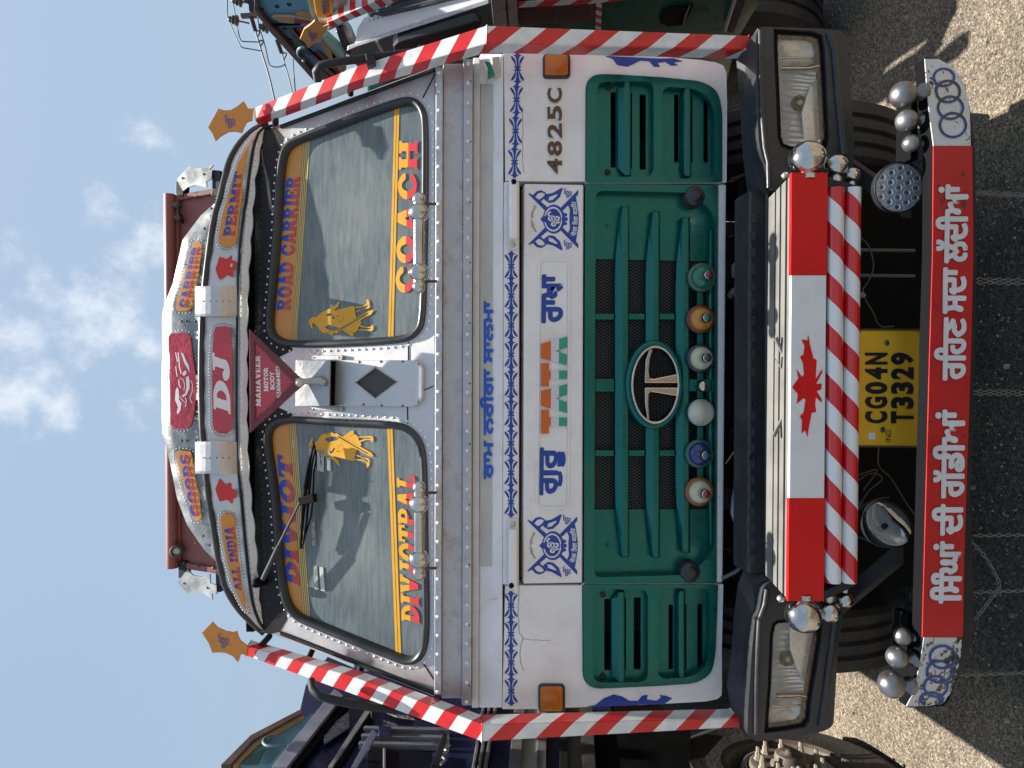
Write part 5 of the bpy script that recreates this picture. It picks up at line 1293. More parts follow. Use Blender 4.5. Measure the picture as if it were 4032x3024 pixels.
# ---- striped guard rails with their orange stars
def rail(name, knots, front_w, side_w, inner, m):
    """square tube through knots; each knot = (outer front point, inner front point, depth vector)"""
    mb = MB(); rings = []
    for a, b, dv in knots:
        rings.append([a, b, b + dv, a + dv])
    vs = [v for r in rings for v in r]; n = len(rings)
    fs = [(i * 4 + k, i * 4 + (k + 1) % 4, (i + 1) * 4 + (k + 1) % 4, (i + 1) * 4 + k) for i in range(n - 1) for k in range(4)] + [(0, 1, 2, 3), tuple((n - 1) * 4 + k for k in (3, 2, 1, 0))]
    mb.add(vs, fs); return mb.build(name, m, T, bevel=.003)
STP = stripemat('tape_right', -.55, .158, 1.15, .22); STPu = stripemat('tape_right_up', -.16, .098, .53, .30)
STL = stripemat('tape_left', .9, .158, 1.05, .70); STLu = stripemat('tape_left_up', .9, .146, .85, .15)
hk = .15
dv = Vector((0, .07, 0))
def kn(xa, ya, xb, yb, h): return (FR.pw(xa, ya, h), FR.pw(xb, yb, h), dv)
rail('guard_rail', [kn(2948, 140, 2948, 196, hk), kn(1918, 100, 1916, 170, hk)], 0, 0, 1, STP)
rail('guard_rail', [kn(1916, 100, 1914, 172, hk), (FR.pw(1400, 262, -.08), FR.pw(1412, 317, -.08), dv), (FR.pw(998, 425, -.32), FR.pw(1005, 470, -.32), dv)], 0, 0, 1, STPu)
rail('guard_rail', [kn(2908, 2864, 2908, 2826, hk), kn(1898, 2920, 1900, 2852, hk)], 0, 0, -1, STL)
rail('guard_rail', [kn(1896, 2920, 1898, 2852, hk), (FR.pw(1400, 2738, -.08), FR.pw(1410, 2672, -.08), dv), (FR.pw(968, 2582, -.32), FR.pw(972, 2546, -.32), dv)], 0, 0, -1, STLu)
for a, b in (((1085, 495), (1085, 455)), ((1380, 372), (1380, 320)), ((1062, 2504), (1030, 2540)), ((1230, 2560), (1212, 2600)), ((1420, 2624), (1415, 2670))):
    MB().tube([FR.pw(*a, -.40), FR.pw(*b, -.33)], .012, 8).build('rail_bracket', BLACKM, T)
S1 = CR(600, 0, [(455, 1040), (540, 886), (590, 900), (640, 898), (700, 862), (745, 824), (762, 850), (780, 885), (825, 886), (815, 980), (770, 998), (748, 1040), (730, 1086), (680, 1072), (620, 1076), (560, 1110), (515, 1150), (490, 1090)])
S2 = CR(600, 2200, [(405, 605), (490, 516), (530, 560), (600, 592), (650, 600), (690, 590), (702, 635), (720, 670), (775, 710), (770, 790), (722, 778), (712, 815), (700, 847), (655, 795), (600, 770), (540, 765), (490, 769), (460, 690)])
for st, lt in ((S1, (676, 640, 1038, 600, 945)), (S2, None)):
    o = MB().prism(FR, FR.pp(st, -.30), -.306, -.30).build('star_board', ORANGE, T)
    if st is S1: q = quad(FR, -.2985, 928, 886, 504, 924, 884, 451)
    else: q = quad(FR, -.2985, 903, 860, 2552, 901, 858, 2494)
    text(o, 'ੴ', q, mat('print_violet', (.13, .12, .32), .5), .02)

# ---- chrome bars under the panes
for yb1, yb2, e0, e1, xx in ((837, 1073, 765, 1146, 1649), (1984, 2202, 1902, 2275, 1650)):
    h = .085
    P = lambda y, x=xx: FR.pw(x, y, h)
    o = MB().tube([P(e0 + 10), P(e1 - 10)], .0185, 18).build('chrome_bar', CHROME, T)
    for y in (yb1, yb2): MB().ball(P(y), .0345, 24, .92, (1, 0, 0)).build('ball', CHROME, o)
    for y in (e0 + 18, e1 - 18): MB().ball(P(y), .022, 18, 1.1, (1, 0, 0)).build('end_cap', CHROME, o)
    for y in (e0 + 38, e1 - 38): MB().tube([P(y), FR.pw(1716, y, .0)], .005, 8).build('bar_leg', IRON, o)
# ---- wiper
hw_ = .045
A = [WS.pw(1036, 2280, .05), WS.pw(1095, 2152, .06), WS.pw(1181, 1978, .055)]
WP = MB().tube(A[:2], [.010, .008], 8).build('wiper', mat('wiper_grey', (.06, .065, .07), .6, spec=.2), T)
MB().tube(A[1:], [.006, .004], 8).build('wiper_arm', mat('wiper_grey', (.16, .17, .18)), WP)
MB().lathe(WS.pw(1040, 2284, .0), WS.n, [(0, .02), (.05, .018), (.06, .012), (.062, 0)], 14).build('pivot', BLACK, WP)
for off, r_, w0 in ((0, .006, 0), (16, .0045, 0)):
    MB().tube([WS.pw(1236 + off * .4, 1742 + off, .03), WS.pw(1214 + off * .7, 1850, .036), WS.pw(1196 + off, 1974, .036), WS.pw(1190 + off, 2060, .034), WS.pw(1183 + off * .5, 2160, .028)], [r_ * .6, r_, r_ * 1.5, r_, r_ * .6], 8).build('wiper_blade', BLACK, WP)
bl = [(1236, 1748), (1246, 1800), (1236, 1860), (1232, 1960), (1226, 2030), (1204, 2100), (1190, 2150)]
MB().tube([WS.pw(a, b, .024) for a, b in bl], .0035, 6).build('wiper_bow', BLACK, WP)
MB().prism(WS, WS.pp([(1170, 1960), (1232, 1946), (1236, 1978), (1178, 1992)], .045), .02, .045).build('blade_clip', BLACK, WP, bevel=.003)

# ---- engine bits seen in the gap
MB().box((-.95, .22, .70), (.95, .26, .92)).build('cross_member', BLACK, T)
for k in range(26): pass
mb = MB()
for k in range(30): mb.box((-.36 + k * .024, .16, .72), (-.352 + k * .024, .19, .95))
mb.build('radiator_fins', BLACKM, T, kind='stuff')
PIPE = mat('grey_hose', (.12, .12, .12), .5, .2, .3, 20)
MB().tube([FR.pw(2875, 1165, -.02), FR.pw(2885, 1150, -.0), FR.pw(2915, 1130, .03), FR.pw(2950, 1112, .0)], .013, 10).build('hose', PIPE, T)
MB().tube([FR.pw(2950, 1026, .02), FR.pw(2905, 1030, .0), FR.pw(2890, 1048, .0), FR.pw(2890, 1090, -.02)], .010, 10).build('hose', PIPE, T)
MB().tube([FR.pw(2908, 1830, .02), FR.pw(2898, 1900, .0), FR.pw(2892, 1960, .0), FR.pw(2888, 2020, .03), FR.pw(2905, 2075, .05), FR.pw(2935, 2108, .06)], [.004, .005, .011, .011, .009, .008], 10).build('hose', mat('pale_hose', (.25, .26, .26), .4, .3), T)
MB().tube([FR.pw(2858, 1825, .0), FR.pw(2890, 1780, .02), FR.pw(2935, 1700, .03), FR.pw(2948, 1665, .05)], .003, 6).build('loose_wire', mat('tan_wire', (.25, .18, .09), .5), T)
MB().tube([FR.pw(2845, 2277, .0), FR.pw(2895, 2252, .04), FR.pw(2925, 2228, .08)], .007, 8).build('hose', PIPE, T)
for x_, y_ in ((2945, 1178), (2935, 1872)): MB().dome(FR.pw(x_, y_, .08), FR.n, .010, .006, 10).build('bolt', ALU, T)
rg = random.Random(5)
mb = MB()
for k in range(16):
    y = rg.uniform(700, 2350); a = FR.pw(2860 + rg.uniform(0, 20), y, -.1); b = FR.pw(2950, y + rg.uniform(-80, 80), -.1)
    mb.tube([a, (a + b) / 2 + Vector((0, .02, 0)), b], rg.uniform(.004, .012), 6)
mb.build('engine_lines', BLACKM, T, kind='stuff')

# ---- bumper
PH = .22
podR = [(2990, 104), (3030, 106), (3230, 112), (3316, 120), (3338, 150), (3350, 360), (3364, 560), (3362, 660), (3340, 752), (3036, 752), (3018, 660), (2996, 600), (2988, 560), (2978, 400), (2976, 140)]
hlR = [(3051, 118), (3200, 126), (3236, 140), (3244, 190), (3256, 420), (3262, 540), (3256, 575), (3240, 592), (3110, 586), (3078, 574), (3066, 540), (3060, 380), (3052, 200)]
podL = [(2960, 2912), (2990, 2920), (3120, 2905), (3230, 2884), (3282, 2862), (3290, 2720), (3300, 2560), (3318, 2440), (3330, 2300), (3030, 2290), (3002, 2316), (2990, 2400), (2972, 2440), (2960, 2560), (2945, 2800), (2942, 2888)]
hlL = [(3014, 2882), (3090, 2874), (3170, 2860), (3184, 2840), (3192, 2760), (3212, 2640), (3232, 2520), (3240, 2448), (3226, 2430), (3060, 2446), (3044, 2460), (3036, 2500), (3028, 2700)]
def pod(out, hl, backs, side):
    o_ = rnd(FR.pp(out, PH), [.02] * len(out), 3)
    b = MB().prism(FR, o_, PH - .09, PH, [offs(FR.pp(hl, PH), -.004)]).build('bumper_end', BLACKP, T, bevel=.016, bseg=3)
    # recess, bezel, top and chin
    bez = FR.pp(hl, PH - .01)
    MB().prism(FR, offs(bez, -.012), PH - .05, PH - .012, [offs(bez, .010)]).build('headlight_bezel', BLACK, b, bevel=.004)
    tp = [FR.pw(x_, y_, PH - .012) for x_, y_ in backs[0]]; bk = [FR.pw(x_, y_, PH - .12) for x_, y_ in backs[1]]
    n = len(tp); mb = MB(); lower = [v - Vector((0, 0, .05)) for v in bk]
    mb.add(tp + bk + lower, [(i, i + 1, n + i + 1, n + i) for i in range(n - 1)] + [(n + i, n + i + 1, 2 * n + i + 1, 2 * n + i) for i in range(n - 1)]); mb.build('bumper_top', BLACKP, b)
    return b
pR = pod(podR, hlR, ([(2984, 110), (2986, 240), (2988, 400), (2994, 540), (3004, 600), (3024, 660), (3040, 750)], [(2960, 150), (2900, 240), (2912, 400), (2920, 540), (2928, 640), (2938, 720), (2945, 790)]), 1)
pL = pod(podL, hlL, ([(2952, 2908), (2956, 2700), (2966, 2560), (2976, 2440), (2996, 2390), (3012, 2310), (3034, 2290)], [(2890, 2840), (2862, 2700), (2880, 2560), (2890, 2420), (2905, 2300), (2925, 2250), (2945, 2210)]), -1)
# raised chin line
MB().tube([FR.pw(x_, y_, PH + .002) for x_, y_ in ((3262, 130), (3284, 200), (3298, 380), (3314, 540), (3322, 610))], .011, 8).build('chin_bead', BLACKP, pR)
MB().tube([FR.pw(x_, y_, PH + .002) for x_, y_ in ((3230, 2860), (3246, 2760), (3266, 2600), (3286, 2460), (3294, 2400))], .011, 8).build('chin_bead', BLACKP, pL)
MB().tube([FR.pw(x_, y_, PH + .003) for x_, y_ in ((2994, 120), (2998, 300), (3004, 480), (3012, 580), (3026, 640), (3028, 740))], .009, 8).build('brow_bead', BLACKP, pR)
MB().tube([FR.pw(x_, y_, PH + .003) for x_, y_ in ((2978, 2890), (2980, 2700), (2984, 2560), (2990, 2440), (3012, 2380), (3020, 2320))], .009, 8).build('brow_bead', BLACKP, pL)
def headlight(pod_, hl, arc, lampc, ind, strip_, mir):
    h0 = PH - .075
    hp = FR.pp(hl, PH - .03)
    HL_ = MB().prism(FR, offs(hp, -.008), h0 - .01, h0).build('headlight', REFLD, T)
    # bowl: curved reflector
    c = FR.pp([lampc], h0)[0]
    P = ccw(offs(hp, .004)); n = len(P)
    cut = [FR.px(x_, y_, h0) for x_, y_ in ind]
    main = clip(P, *(cut if mir > 0 else cut[::-1]))
    oth = clip(P, *(cut[::-1] if mir > 0 else cut))
    for part, m, nm, dep in ((main, REFL, 'reflector', .045), (oth, REFLD, 'side_reflector', .02)):
        if len(part) < 3: continue
        cc_ = (sum(p[0] for p in part) / len(part), sum(p[1] for p in part) / len(part))
        if nm == 'reflector': cc_ = c
        rings = []
        for k in range(7):
            u = k / 6; rings.append([FR.w(cc_[0] + (p[0] - cc_[0]) * (1 - u * .86), cc_[1] + (p[1] - cc_[1]) * (1 - u * .86), h0 + dep * ((1 - u) ** 2) + .002) for p in part])
        q = len(part); vs = [v for r in rings for v in r]
        mb = MB(); mb.add(vs, [(i * q + j, i * q + (j + 1) % q, (i + 1) * q + (j + 1) % q, (i + 1) * q + j) for i in range(6) for j in range(q)] + [tuple((6 * q) + j for j in range(q))], True)
        mb.build(nm, m, HL_)
    MB().lathe(FR.w(*c, h0 + .004), (0, -1, 0), [(0, .026), (.012, .026), (.012, .019), (.004, .017), (.004, 0)], 20).build('bulb_hood', BLACKM, HL_)
    MB().ball(FR.w(*c, h0 + .016), .010, 12).build('bulb', STK, HL_)
    # lower smooth scoop
    sp_ = FR.pp(arc, h0 + .03); MB().prism(FR, sp_, h0 + .022, h0 + .03).build('scoop', REFLD, HL_, bevel=.004)
    a, b = cut; MB().tube([FR.w(*a, h0 + .045), FR.w((a[0] + b[0]) / 2 + mir * .012, (a[1] + b[1]) / 2, h0 + .05), FR.w(*b, h0 + .045)], .009, 8).build('divider', CHROME, HL_)
    mb = MB().tube([FR.pw(x_, y_, h0 + .04) for x_, y_ in strip_], .007, 8).build('bright_edge', mat('bright_trim', (.75, .77, .8), .25, .6), HL_)
    MB().prism(FR, offs(hp, .002), PH - .018, PH - .014).build('lens', LENS, HL_)
    return HL_
headlight(pR, hlR, [(3168, 566), (3158, 440), (3190, 340), (3232, 292), (3246, 420), (3254, 566)], (3140, 411), [(3050, 292), (3250, 270)], [(3238, 282), (3250, 420), (3262, 560)], -1)
headlight(pL, hlL, [(3110, 2440), (3112, 2560), (3140, 2640), (3180, 2720), (3210, 2600), (3234, 2446)], (3092, 2588), [(3030, 2716), (3200, 2732)], [(3228, 2450), (3210, 2590), (3188, 2716)], 1)
for x0_, y0_, x1_, y1_ in ((3076, 228, 3216, 229), (3042, 2782, 3172, 2774)):
    MB().tube([FR.pw(x0_, y0_, PH - .045), FR.pw(x1_, y1_, PH - .045)], .004, 6).build('reflector_rib', CHROMEB, T)
# centre bumper piece with dimples
cpo = [(2950, 748), (3040, 744), (3042, 2262), (2944, 2262)]
CB = MB().prism(FR, FR.pp(cpo, .17), .05, .17).build('bumper_centre', BLACKP, T, bevel=.010, bseg=3)
mb = MB()
for k in range(10): 
    for base in (860, 1640):
        y = base + k * 67 * (1 if base == 860 else .93)
        x_ = 2964 - (y - 800) * .004
        mb.prism(FR, rrect(FR, .172, x_ - 10, y - 18, x_ + 12, y + 18, .006, 3), .168, .1735)
mb.build('dimples', mat('black_plastic_pale', (.05, .053, .06), .5), CB)
MB().tube([FR.pw(3022, 750, .172), FR.pw(3018, 2258, .172)], .009, 8).build('centre_bead', BLACKP, CB)
for x_, y_ in ((2966, 1245), (2967, 1593), (2960, 1802)):
    MB().lathe(FR.pw(x_, y_, .17), (0, -1, 0), [(0, .012), (.004, .012), (.004, .007), (.001, .006), (.001, 0)], 12).build('plug', BLACKM, CB)

# ---- flag beam with grey top, two striped tubes, balls
FBH = .42
fb = [(3118, 680), (3259, 681), (3243, 2368), (3104, 2366)]
p = FR.pp(fb, FBH)
BM = MB().prism(FR, p, FBH - .012, FBH).build('flag_beam', WHITES, T, bevel=.003)
def seg_y(y, h=FBH):   # picture x of the beam's upper / lower edge at y
    t = (y - 680) / 1687; return 3118 + (3104 - 3118) * t, 3259 + (3243 - 3259) * t
for ya, yb in ((680, 1084), (1962, 2367)):
    a0, b0 = seg_y(ya); a1, b1 = seg_y(yb)
    MB().prism(FR, FR.pp([(a0 - .5, ya - .5), (b0 + .5, ya - .5), (b1 + .5, yb), (a1 - .5, yb)], FBH + .0015), FBH - .0125, FBH + .0015).build('red_panel', REDS, BM)
# top: weathered sheet running back, with pressed ribs
tf = [FR.pw(seg_y(y)[0] + 1, y, FBH - .003) for y in np.linspace(684, 2364, 40)]
zt = tf[0].z
mb = MB(); rows = 6; bk = []
prof = [(0, 0), (.026, .0), (.0265, -.016), (.034, -.016), (.0345, .002), (.060, .002), (.0605, -.016), (.068, -.016), (.0685, .003), (.092, .003), (.0925, -.014), (.098, -.014), (.0985, .004), (.135, .006)]
vs = []
for v in tf:
    t = abs(v.x) / 1.0
    for d, dz in prof: vs.append((v.x * (1 - d * .45), v.y + d, v.z + dz))
n = len(prof)
mb.add(vs, [(i * n + k, i * n + k + 1, (i + 1) * n + k + 1, (i + 1) * n + k) for i in range(len(tf) - 1) for k in range(n - 1)])
o = mb.build('beam_top', GREYRIB, BM)
mb = MB(); 
for q in ([(3052, 1335), (3062, 1325), (3122, 1462), (3110, 1455)], [(3044, 1715), (3054, 1722), (3112, 1600), (3100, 1605)], [(3048, 1400), (3060, 1420), (3090, 1470), (3078, 1450)]):
    mb.prism(FR, FR.pp(q, FBH - .05), FBH - .06, FBH - .05)
mb.build('torn_flap', GREYRIB, BM, kind='stuff')
for y_, x_ in ((692, 3092), (2357, 3074)): MB().ball(FR.pw(x_, y_, FBH - .05), .012, 12).build('end_bolt', ALUB, BM)
# maple leaf on the white field, stretched along the beam
leaf = [(3174, 1308), (3148, 1336), (3156, 1352), (3180, 1352), (3158, 1390), (3142, 1394), (3165, 1420), (3172, 1460), (3156, 1464), (3134, 1450), (3143, 1488), (3120, 1524), (3144, 1550), (3140, 1590), (3164, 1566), (3178, 1566), (3182, 1580), (3150, 1640), (3164, 1648), (3162, 1690), (3174, 1700), (3182, 1702), (3200, 1604), (3215, 1602), (3206, 1562), (3206, 1548), (3232, 1588), (3234, 1570), (3218, 1534), (3236, 1530), (3236, 1508), (3216, 1512), (3234, 1464), (3232, 1450), (3206, 1492), (3212, 1412), (3200, 1408)]
def leaf_fn(X, Y): return d_poly(X, Y, [(3182, 1311), (3180, 1340), (3156, 1336), (3168, 1362), (3164, 1396), (3150, 1404), (3162, 1430), (3166, 1474), (3158, 1484), (3136, 1451), (3144, 1490), (3119, 1525), (3142, 1552), (3137, 1591), (3164, 1568), (3172, 1572), (3164, 1626), (3149, 1638), (3158, 1654), (3156, 1708), (3170, 1694), (3180, 1722), (3184, 1690), (3196, 1626), (3214, 1622), (3210, 1590), (3213, 1564), (3236, 1586), (3236, 1572), (3216, 1540), (3234, 1533), (3236, 1510), (3214, 1512), (3238, 1466), (3236, 1454), (3212, 1494), (3216, 1416), (3204, 1412), (3190, 1360)])
decal(BM, 'maple_leaf', leaf_fn, (3115, 1300, 3242, 1730), 60, FR, FBH + .0015, REDS)
def spiral(name, period, off, k):
    m = bpy.data.materials.new(name); m.use_nodes = True; t = m.node_tree; L = t.links.new
    p = t.nodes['Principled BSDF']; p.inputs['Roughness'].default_value = .22; p.inputs['Coat Weight'].default_value = .6; p.inputs['Coat Roughness'].default_value = .08
    tc = N(t, 'ShaderNodeTexCoord'); sp = N(t, 'ShaderNodeSeparateXYZ'); L(tc.outputs['Object'], sp.inputs[0])
    at = N(t, 'ShaderNodeMath', operation='ARCTAN2'); L(sp.outputs[2], at.inputs[0]); L(sp.outputs[1], at.inputs[1])
    dv_ = N(t, 'ShaderNodeMath', operation='MULTIPLY_ADD'); dv_.inputs[1].default_value = k / (2 * math.pi); dv_.inputs[2].default_value = off + 60; L(at.outputs[0], dv_.inputs[0])
    ad = N(t, 'ShaderNodeMath', operation='MULTIPLY_ADD'); ad.inputs[1].default_value = 1 / period; L(sp.outputs[0], ad.inputs[0]); L(dv_.outputs[0], ad.inputs[2])
    f = N(t, 'ShaderNodeMath', operation='FRACT'); L(ad.outputs[0], f.inputs[0])
    g = N(t, 'ShaderNodeMath', operation='GREATER_THAN'); g.inputs[1].default_value = .5; L(f.outputs[0], g.inputs[0])
    mx = N(t, 'ShaderNodeMix', data_type='RGBA'); mx.inputs[6].default_value = (.60, .012, .015, 1); mx.inputs[7].default_value = (.74, .75, .74, 1); L(g.outputs[0], mx.inputs[0])
    L(mx.outputs[2], p.inputs['Base Color']); return m
for i, (xa_, xb_, off) in enumerate((((3291, 3277, .0)), ((3357, 3341, .35)))):
    a = FR.pw(xa_, 742, FBH - .01); b = FR.pw(xb_, 2292, FBH - .01)
    o = bpy.data.objects.new('striped_tube', None)
    mid = (a + b) / 2; ln = (a - b).length / 2
    mb = MB().tube([(-ln, 0, 0), (ln, 0, 0)], .0245, 24)
    o = mb.build('striped_tube', spiral('spiral_tape' + str(i), .155, off, 1), T)
    o.location = mid; d = (a - b).normalized(); o.rotation_euler = (0, -math.asin(d.z), 0)
for q in ([(3262, 738), (3262, 700), (3400, 735), (3396, 782)], [(3245, 2330), (3240, 2366), (3368, 2310), (3372, 2268)]):
    MB().prism(FR, FR.pp(q, FBH + .0), FBH - .06, FBH).build('end_plate', BLACKM, T, bevel=.003)
def trio(balls, nd, nm='chrome_ball', m=CHROME):
    for x_, y_, r_, h in balls:
        c = FR.pw(x_, y_, h)
        o = MB().ball(c, r_, 28, .95, nd).build(nm, m, T)
        MB().lathe(c + Vector(nd) * r_ * .82, nd, [(0, r_ * .42), (.008, r_ * .5), (.014, r_ * .48), (.02, r_ * .52)], 20).build('collar', m, o)
trio([(3179, 624, .0555, FBH - .02), (3290, 654, .037, FBH - .03), (3354, 690, .0245, FBH - .03)], (-1, 0, 0))
trio([(3163, 2422, .0555, FBH - .02), (3262, 2406, .036, FBH - .03), (3326, 2360, .0265, FBH - .03)], (1, 0, 0))

# ---- number plate
PH2 = .36
PF = Frame(FR.pw(3500, 1529, PH2), (1, 0, 0), (0, -.0, 1))
pq = [(3384, 1300), (3623, 1300), (3621, 1758), (3374, 1755)]
NP = MB().prism(FR, rnd(FR.pp(pq, PH2), .010), PH2 - .004, PH2).build('number_plate', PLATE, T, bevel=.001)
op = rnd(FR.pp(pq, PH2), .010); MB().prism(FR, offs(op, -.004), PH2 - .006, PH2 + .002, [offs(op, .002)]).build('plate_rim', mat('plate_rim', (.12, .09, .03), .5), NP)
def spaced(s, y0, y1, xb, xt, off, wfrac=.82):
    n = len(s)
    for i, ch in enumerate(s):
        a = y0 + (y1 - y0) * i / n; b = a + (y1 - y0) / n * wfrac
        raised(NP, ch, quad(FR, PH2 + .0025, xb, xt, a, xb, xt, b), INK, off, .002, 'plate_letter')
spaced('CG04N', 1667, 1378, 3495, 3407, .045); spaced('T3329', 1667, 1378, 3598, 3509, .045)
text(NP, 'IND', quad(FR, PH2 + .001, 3509, 3487, 1739, 3509, 3487, 1692), INK, .0)
MB().sheet(FR, FR.pp(rectpx(3420, 1704, 3446, 1731), PH2 + .001), PH2 + .001).build('plate_mark', WPRINT, NP)
for x_, y_ in ((3475, 1692), (3492, 1350)): MB().dome(FR.pw(x_, y_, PH2), FR.n, .0095, .004, 12).build('screw', IRON, NP)

# ---- lamps below
c = FR.pw(3541, 738, .38); dn = Vector((-.12, -1, .12)).normalized()
LL = MB().lathe(c, dn, [(-.05, .05), (-.03, .075), (.0, .080), (.004, .080), (.004, .076), (-.004, .075)], 32).build('round_led_lamp', BLACKM, T)
MB().lathe(c, dn, [(-.006, .0755), (-.006, 0)], 32).build('reflector', mat('led_silver', (.74, .72, .73), .4, .1, .15, 40), LL)
up = Vector((0, 0, 1)); ea = dn.cross(up).normalized(); eb = ea.cross(dn).normalized()
k = 0
for i in range(-2, 3):
    for j in range(-2, 3):
        a, b = (i + .5 * (j & 1)) * .030, j * .027
        if math.hypot(a, b) > .066: continue
        k += 1; cc_ = c + ea * a + eb * b - dn * .003
        MB().lathe(cc_, dn, [(0, .0135), (.003, .0135), (.001, .010), (-.001, .006)], 14).build('led_cup', mat('led_cup', (.8, .79, .8), .2, .4), LL)
        MB().ball(cc_ + dn * .001, .005, 8).build('led', mat('led_dark', (.05, .05, .055), .2, coat=.6), LL)
MB().lathe(c, dn, [(.003, .077), (.006, .06), (.008, .03), (.0085, 0)], 32).build('lens', LENS, LL)
c = FR.pw(3496, 2063, .36); dn = Vector((.50, -.84, .02)).normalized()
OL = MB().lathe(c, dn, [(-.09, .03), (-.05, .062), (.0, .080), (.006, .080), (.006, .073)], 32).build('round_spot_lamp', BLACKM, T)
MB().lathe(c, dn, [(.002, .074), (-.008, .064), (-.018, .045), (-.024, .02), (-.025, .008)], 32).build('reflector', mat('spot_reflector', (.88, .87, .84), .16, .6, .1, 18), OL)
MB().lathe(c, dn, [(-.026, .009), (-.012, .008), (-.010, 0)], 14).build('bulb_hood', BLACKM, OL)
MB().lathe(c, dn, [(.004, .075), (.009, .05), (.011, 0)], 32).build('lens', LENS, OL)
MB().tube([c - dn * .06, c + Vector((.02, .1, -.02)), c + Vector((.05, .2, .02))], .016, 8).build('lamp_arm', BLACKM, OL)

# ---- low guard beam with lettering
GH = .55
G0 = [(3642, 226), (3660, 226), (3700, 236), (3762, 282), (3796, 330), (3816, 434), (3828, 575), (3834, 1000), (3826, 1400), (3806, 1950), (3798, 2200), (3794, 2500), (3776, 2630), (3740, 2752), (3716, 2780), (3576, 2786), (3584, 2740), (3600, 2700), (3618, 2634), (3632, 2508), (3640, 2200), (3648, 1900), (3661, 1400), (3673, 1000), (3676, 575), (3656, 434)]
def gh(y): 
    t = abs(y - 1500) / 1270; return GH - .10 * max(0, (t - .72) / .28) ** 2
def solid(name, m, pts, hf, thick, parent, step=40, bevel=0):
    P = []
    for i in range(len(pts)):
        a, b = Vector(pts[i]), Vector(pts[(i + 1) % len(pts)]); k = max(1, int((b - a).length / step)); P += [tuple(a + (b - a) * j / k) for j in range(k)]
    n = len(P); tris = tessellate_polygon([[Vector((a, b, 0)) for a, b in P]])
    f = [FR.pw(a, b, hf(b)) for a, b in P]; bk = [v + Vector((0, thick, 0)) for v in f]
    mb = MB(); mb.add(f + bk, [tuple(t) for t in tris] + [(i, (i + 1) % n, n + (i + 1) % n, n + i) for i in range(n)] + [tuple(n + q for q in t) for t in tris])
    return mb.build(name, m, parent, bevel=bevel)
GB = solid('low_guard', mat('guard_black', (.007, .007, .008), .75, 0, .3, 10, spec=.06), [(x_, y_) for x_, y_ in G0], lambda y: gh(y) - .002, .045, T)
for q_ in ([(3656, 434), (3642, 226), (3566, 244), (3580, 300), (3580, 640), (3672, 660)], [(3576, 2786), (3600, 2700), (3632, 2508), (3638, 2440), (3560, 2420), (3540, 2700)]):
    ys_ = [b for a, b in q_[:1]]
for x0_, x1_ in ((.70, .93), (-.94, -.70)): MB().box((x0_, -.43, .345), (x1_, -.36, .372))  .build('guard_platform', mat('guard_black', (.008, .008, .009)), GB, bevel=.004)
solid('guard_lip', BLACKM, [(3800, 330), (3820, 434), (3838, 575), (3846, 1000), (3838, 1400), (3822, 1950), (3832, 2300), (3834, 2460), (3818, 2560), (3790, 2620), (3776, 2630), (3794, 2500), (3798, 2200), (3806, 1950), (3826, 1400), (3834, 1000), (3828, 575), (3816, 434)], lambda y: gh(y) - .02, .09, GB)
red = [(3676, 575), (3828, 575), (3833, 1000), (3824, 1400), (3805, 1950), (3797, 2200), (3792, 2509), (3632, 2509), (3640, 2200), (3648, 1900), (3661, 1400), (3673, 1000)]
def peel(name, colr, sc, thr, seed):
    m = mat(name, colr, .45, 0, .1, 12); t = m.node_tree; L = t.links.new; p = t.nodes['Principled BSDF']
    src = p.inputs['Base Color'].links[0].from_socket
    tc = N(t, 'ShaderNodeTexCoord'); mp = N(t, 'ShaderNodeMapping'); mp.inputs['Location'].default_value = (seed, 0, seed); mp.inputs['Scale'].default_value = (1, 1, 1.8); mp.inputs['Rotation'].default_value = (0, .5, 0); L(tc.outputs['Object'], mp.inputs[0])
    n = N(t, 'ShaderNodeTexNoise'); n.inputs['Scale'].default_value = sc; n.inputs['Detail'].default_value = 9; n.inputs['Roughness'].default_value = .72; n.inputs['Distortion'].default_value = .8; L(mp.outputs[0], n.inputs[0])
    n2 = N(t, 'ShaderNodeTexNoise'); n2.inputs['Scale'].default_value = 3.2; L(mp.outputs[0], n2.inputs[0])
    ad = N(t, 'ShaderNodeMath', operation='MULTIPLY_ADD'); ad.inputs[1].default_value = .45; L(n2.outputs[0], ad.inputs[0]); L(n.outputs[0], ad.inputs[2])
    g = N(t, 'ShaderNodeMapRange'); g.inputs[1].default_value = thr; g.inputs[2].default_value = thr + .02; L(ad.outputs[0], g.inputs[0])
    mx = N(t, 'ShaderNodeMix', data_type='RGBA'); L(g.outputs[0], mx.inputs[0]); L(src, mx.inputs[6]); mx.inputs[7].default_value = (.025, .025, .028, 1); L(mx.outputs[2], p.inputs['Base Color'])
    return m
PRED = peel('peeling_red', (.50, .008, .010), 34, .865, 1); PW = peel('peeling_white', (.55, .55, .54), 26, .72, 4); PWT = peel('peeling_letters', (.68, .68, .68), 40, .92, 2); PBL = peel('peeling_blue', (.012, .06, .27), 26, .76, 4)
PW2 = peel('peeling_white_less', (.58, .58, .56), 34, .80, 2)
solid('guard_sheet', PRED, red, lambda y: gh(y) + .001, .003, GB)
solid('guard_sheet', PW2, CR(3232, 0, [(850, 480), (960, 482), (1050, 530), (1110, 585), (1170, 680), (1200, 800), (1215, 900), (1226, 1190), (921, 1190), (890, 950), (866, 700)]), lambda y: gh(y) + .001, .003, GB)
solid('guard_sheet', PW, CR(3232, 2200, [(842, 642), (1155, 645), (1140, 800), (1120, 900), (1060, 1100), (1000, 1180), (860, 1205), (700, 1205), (745, 1120), (790, 950), (820, 800)]), lambda y: gh(y) + .001, .003, GB)
def ring(cx_, cy_, rx, ry, w_): return lambda X, Y: abs(d_ell(X, Y, cx_, cy_, rx, ry)) - w_
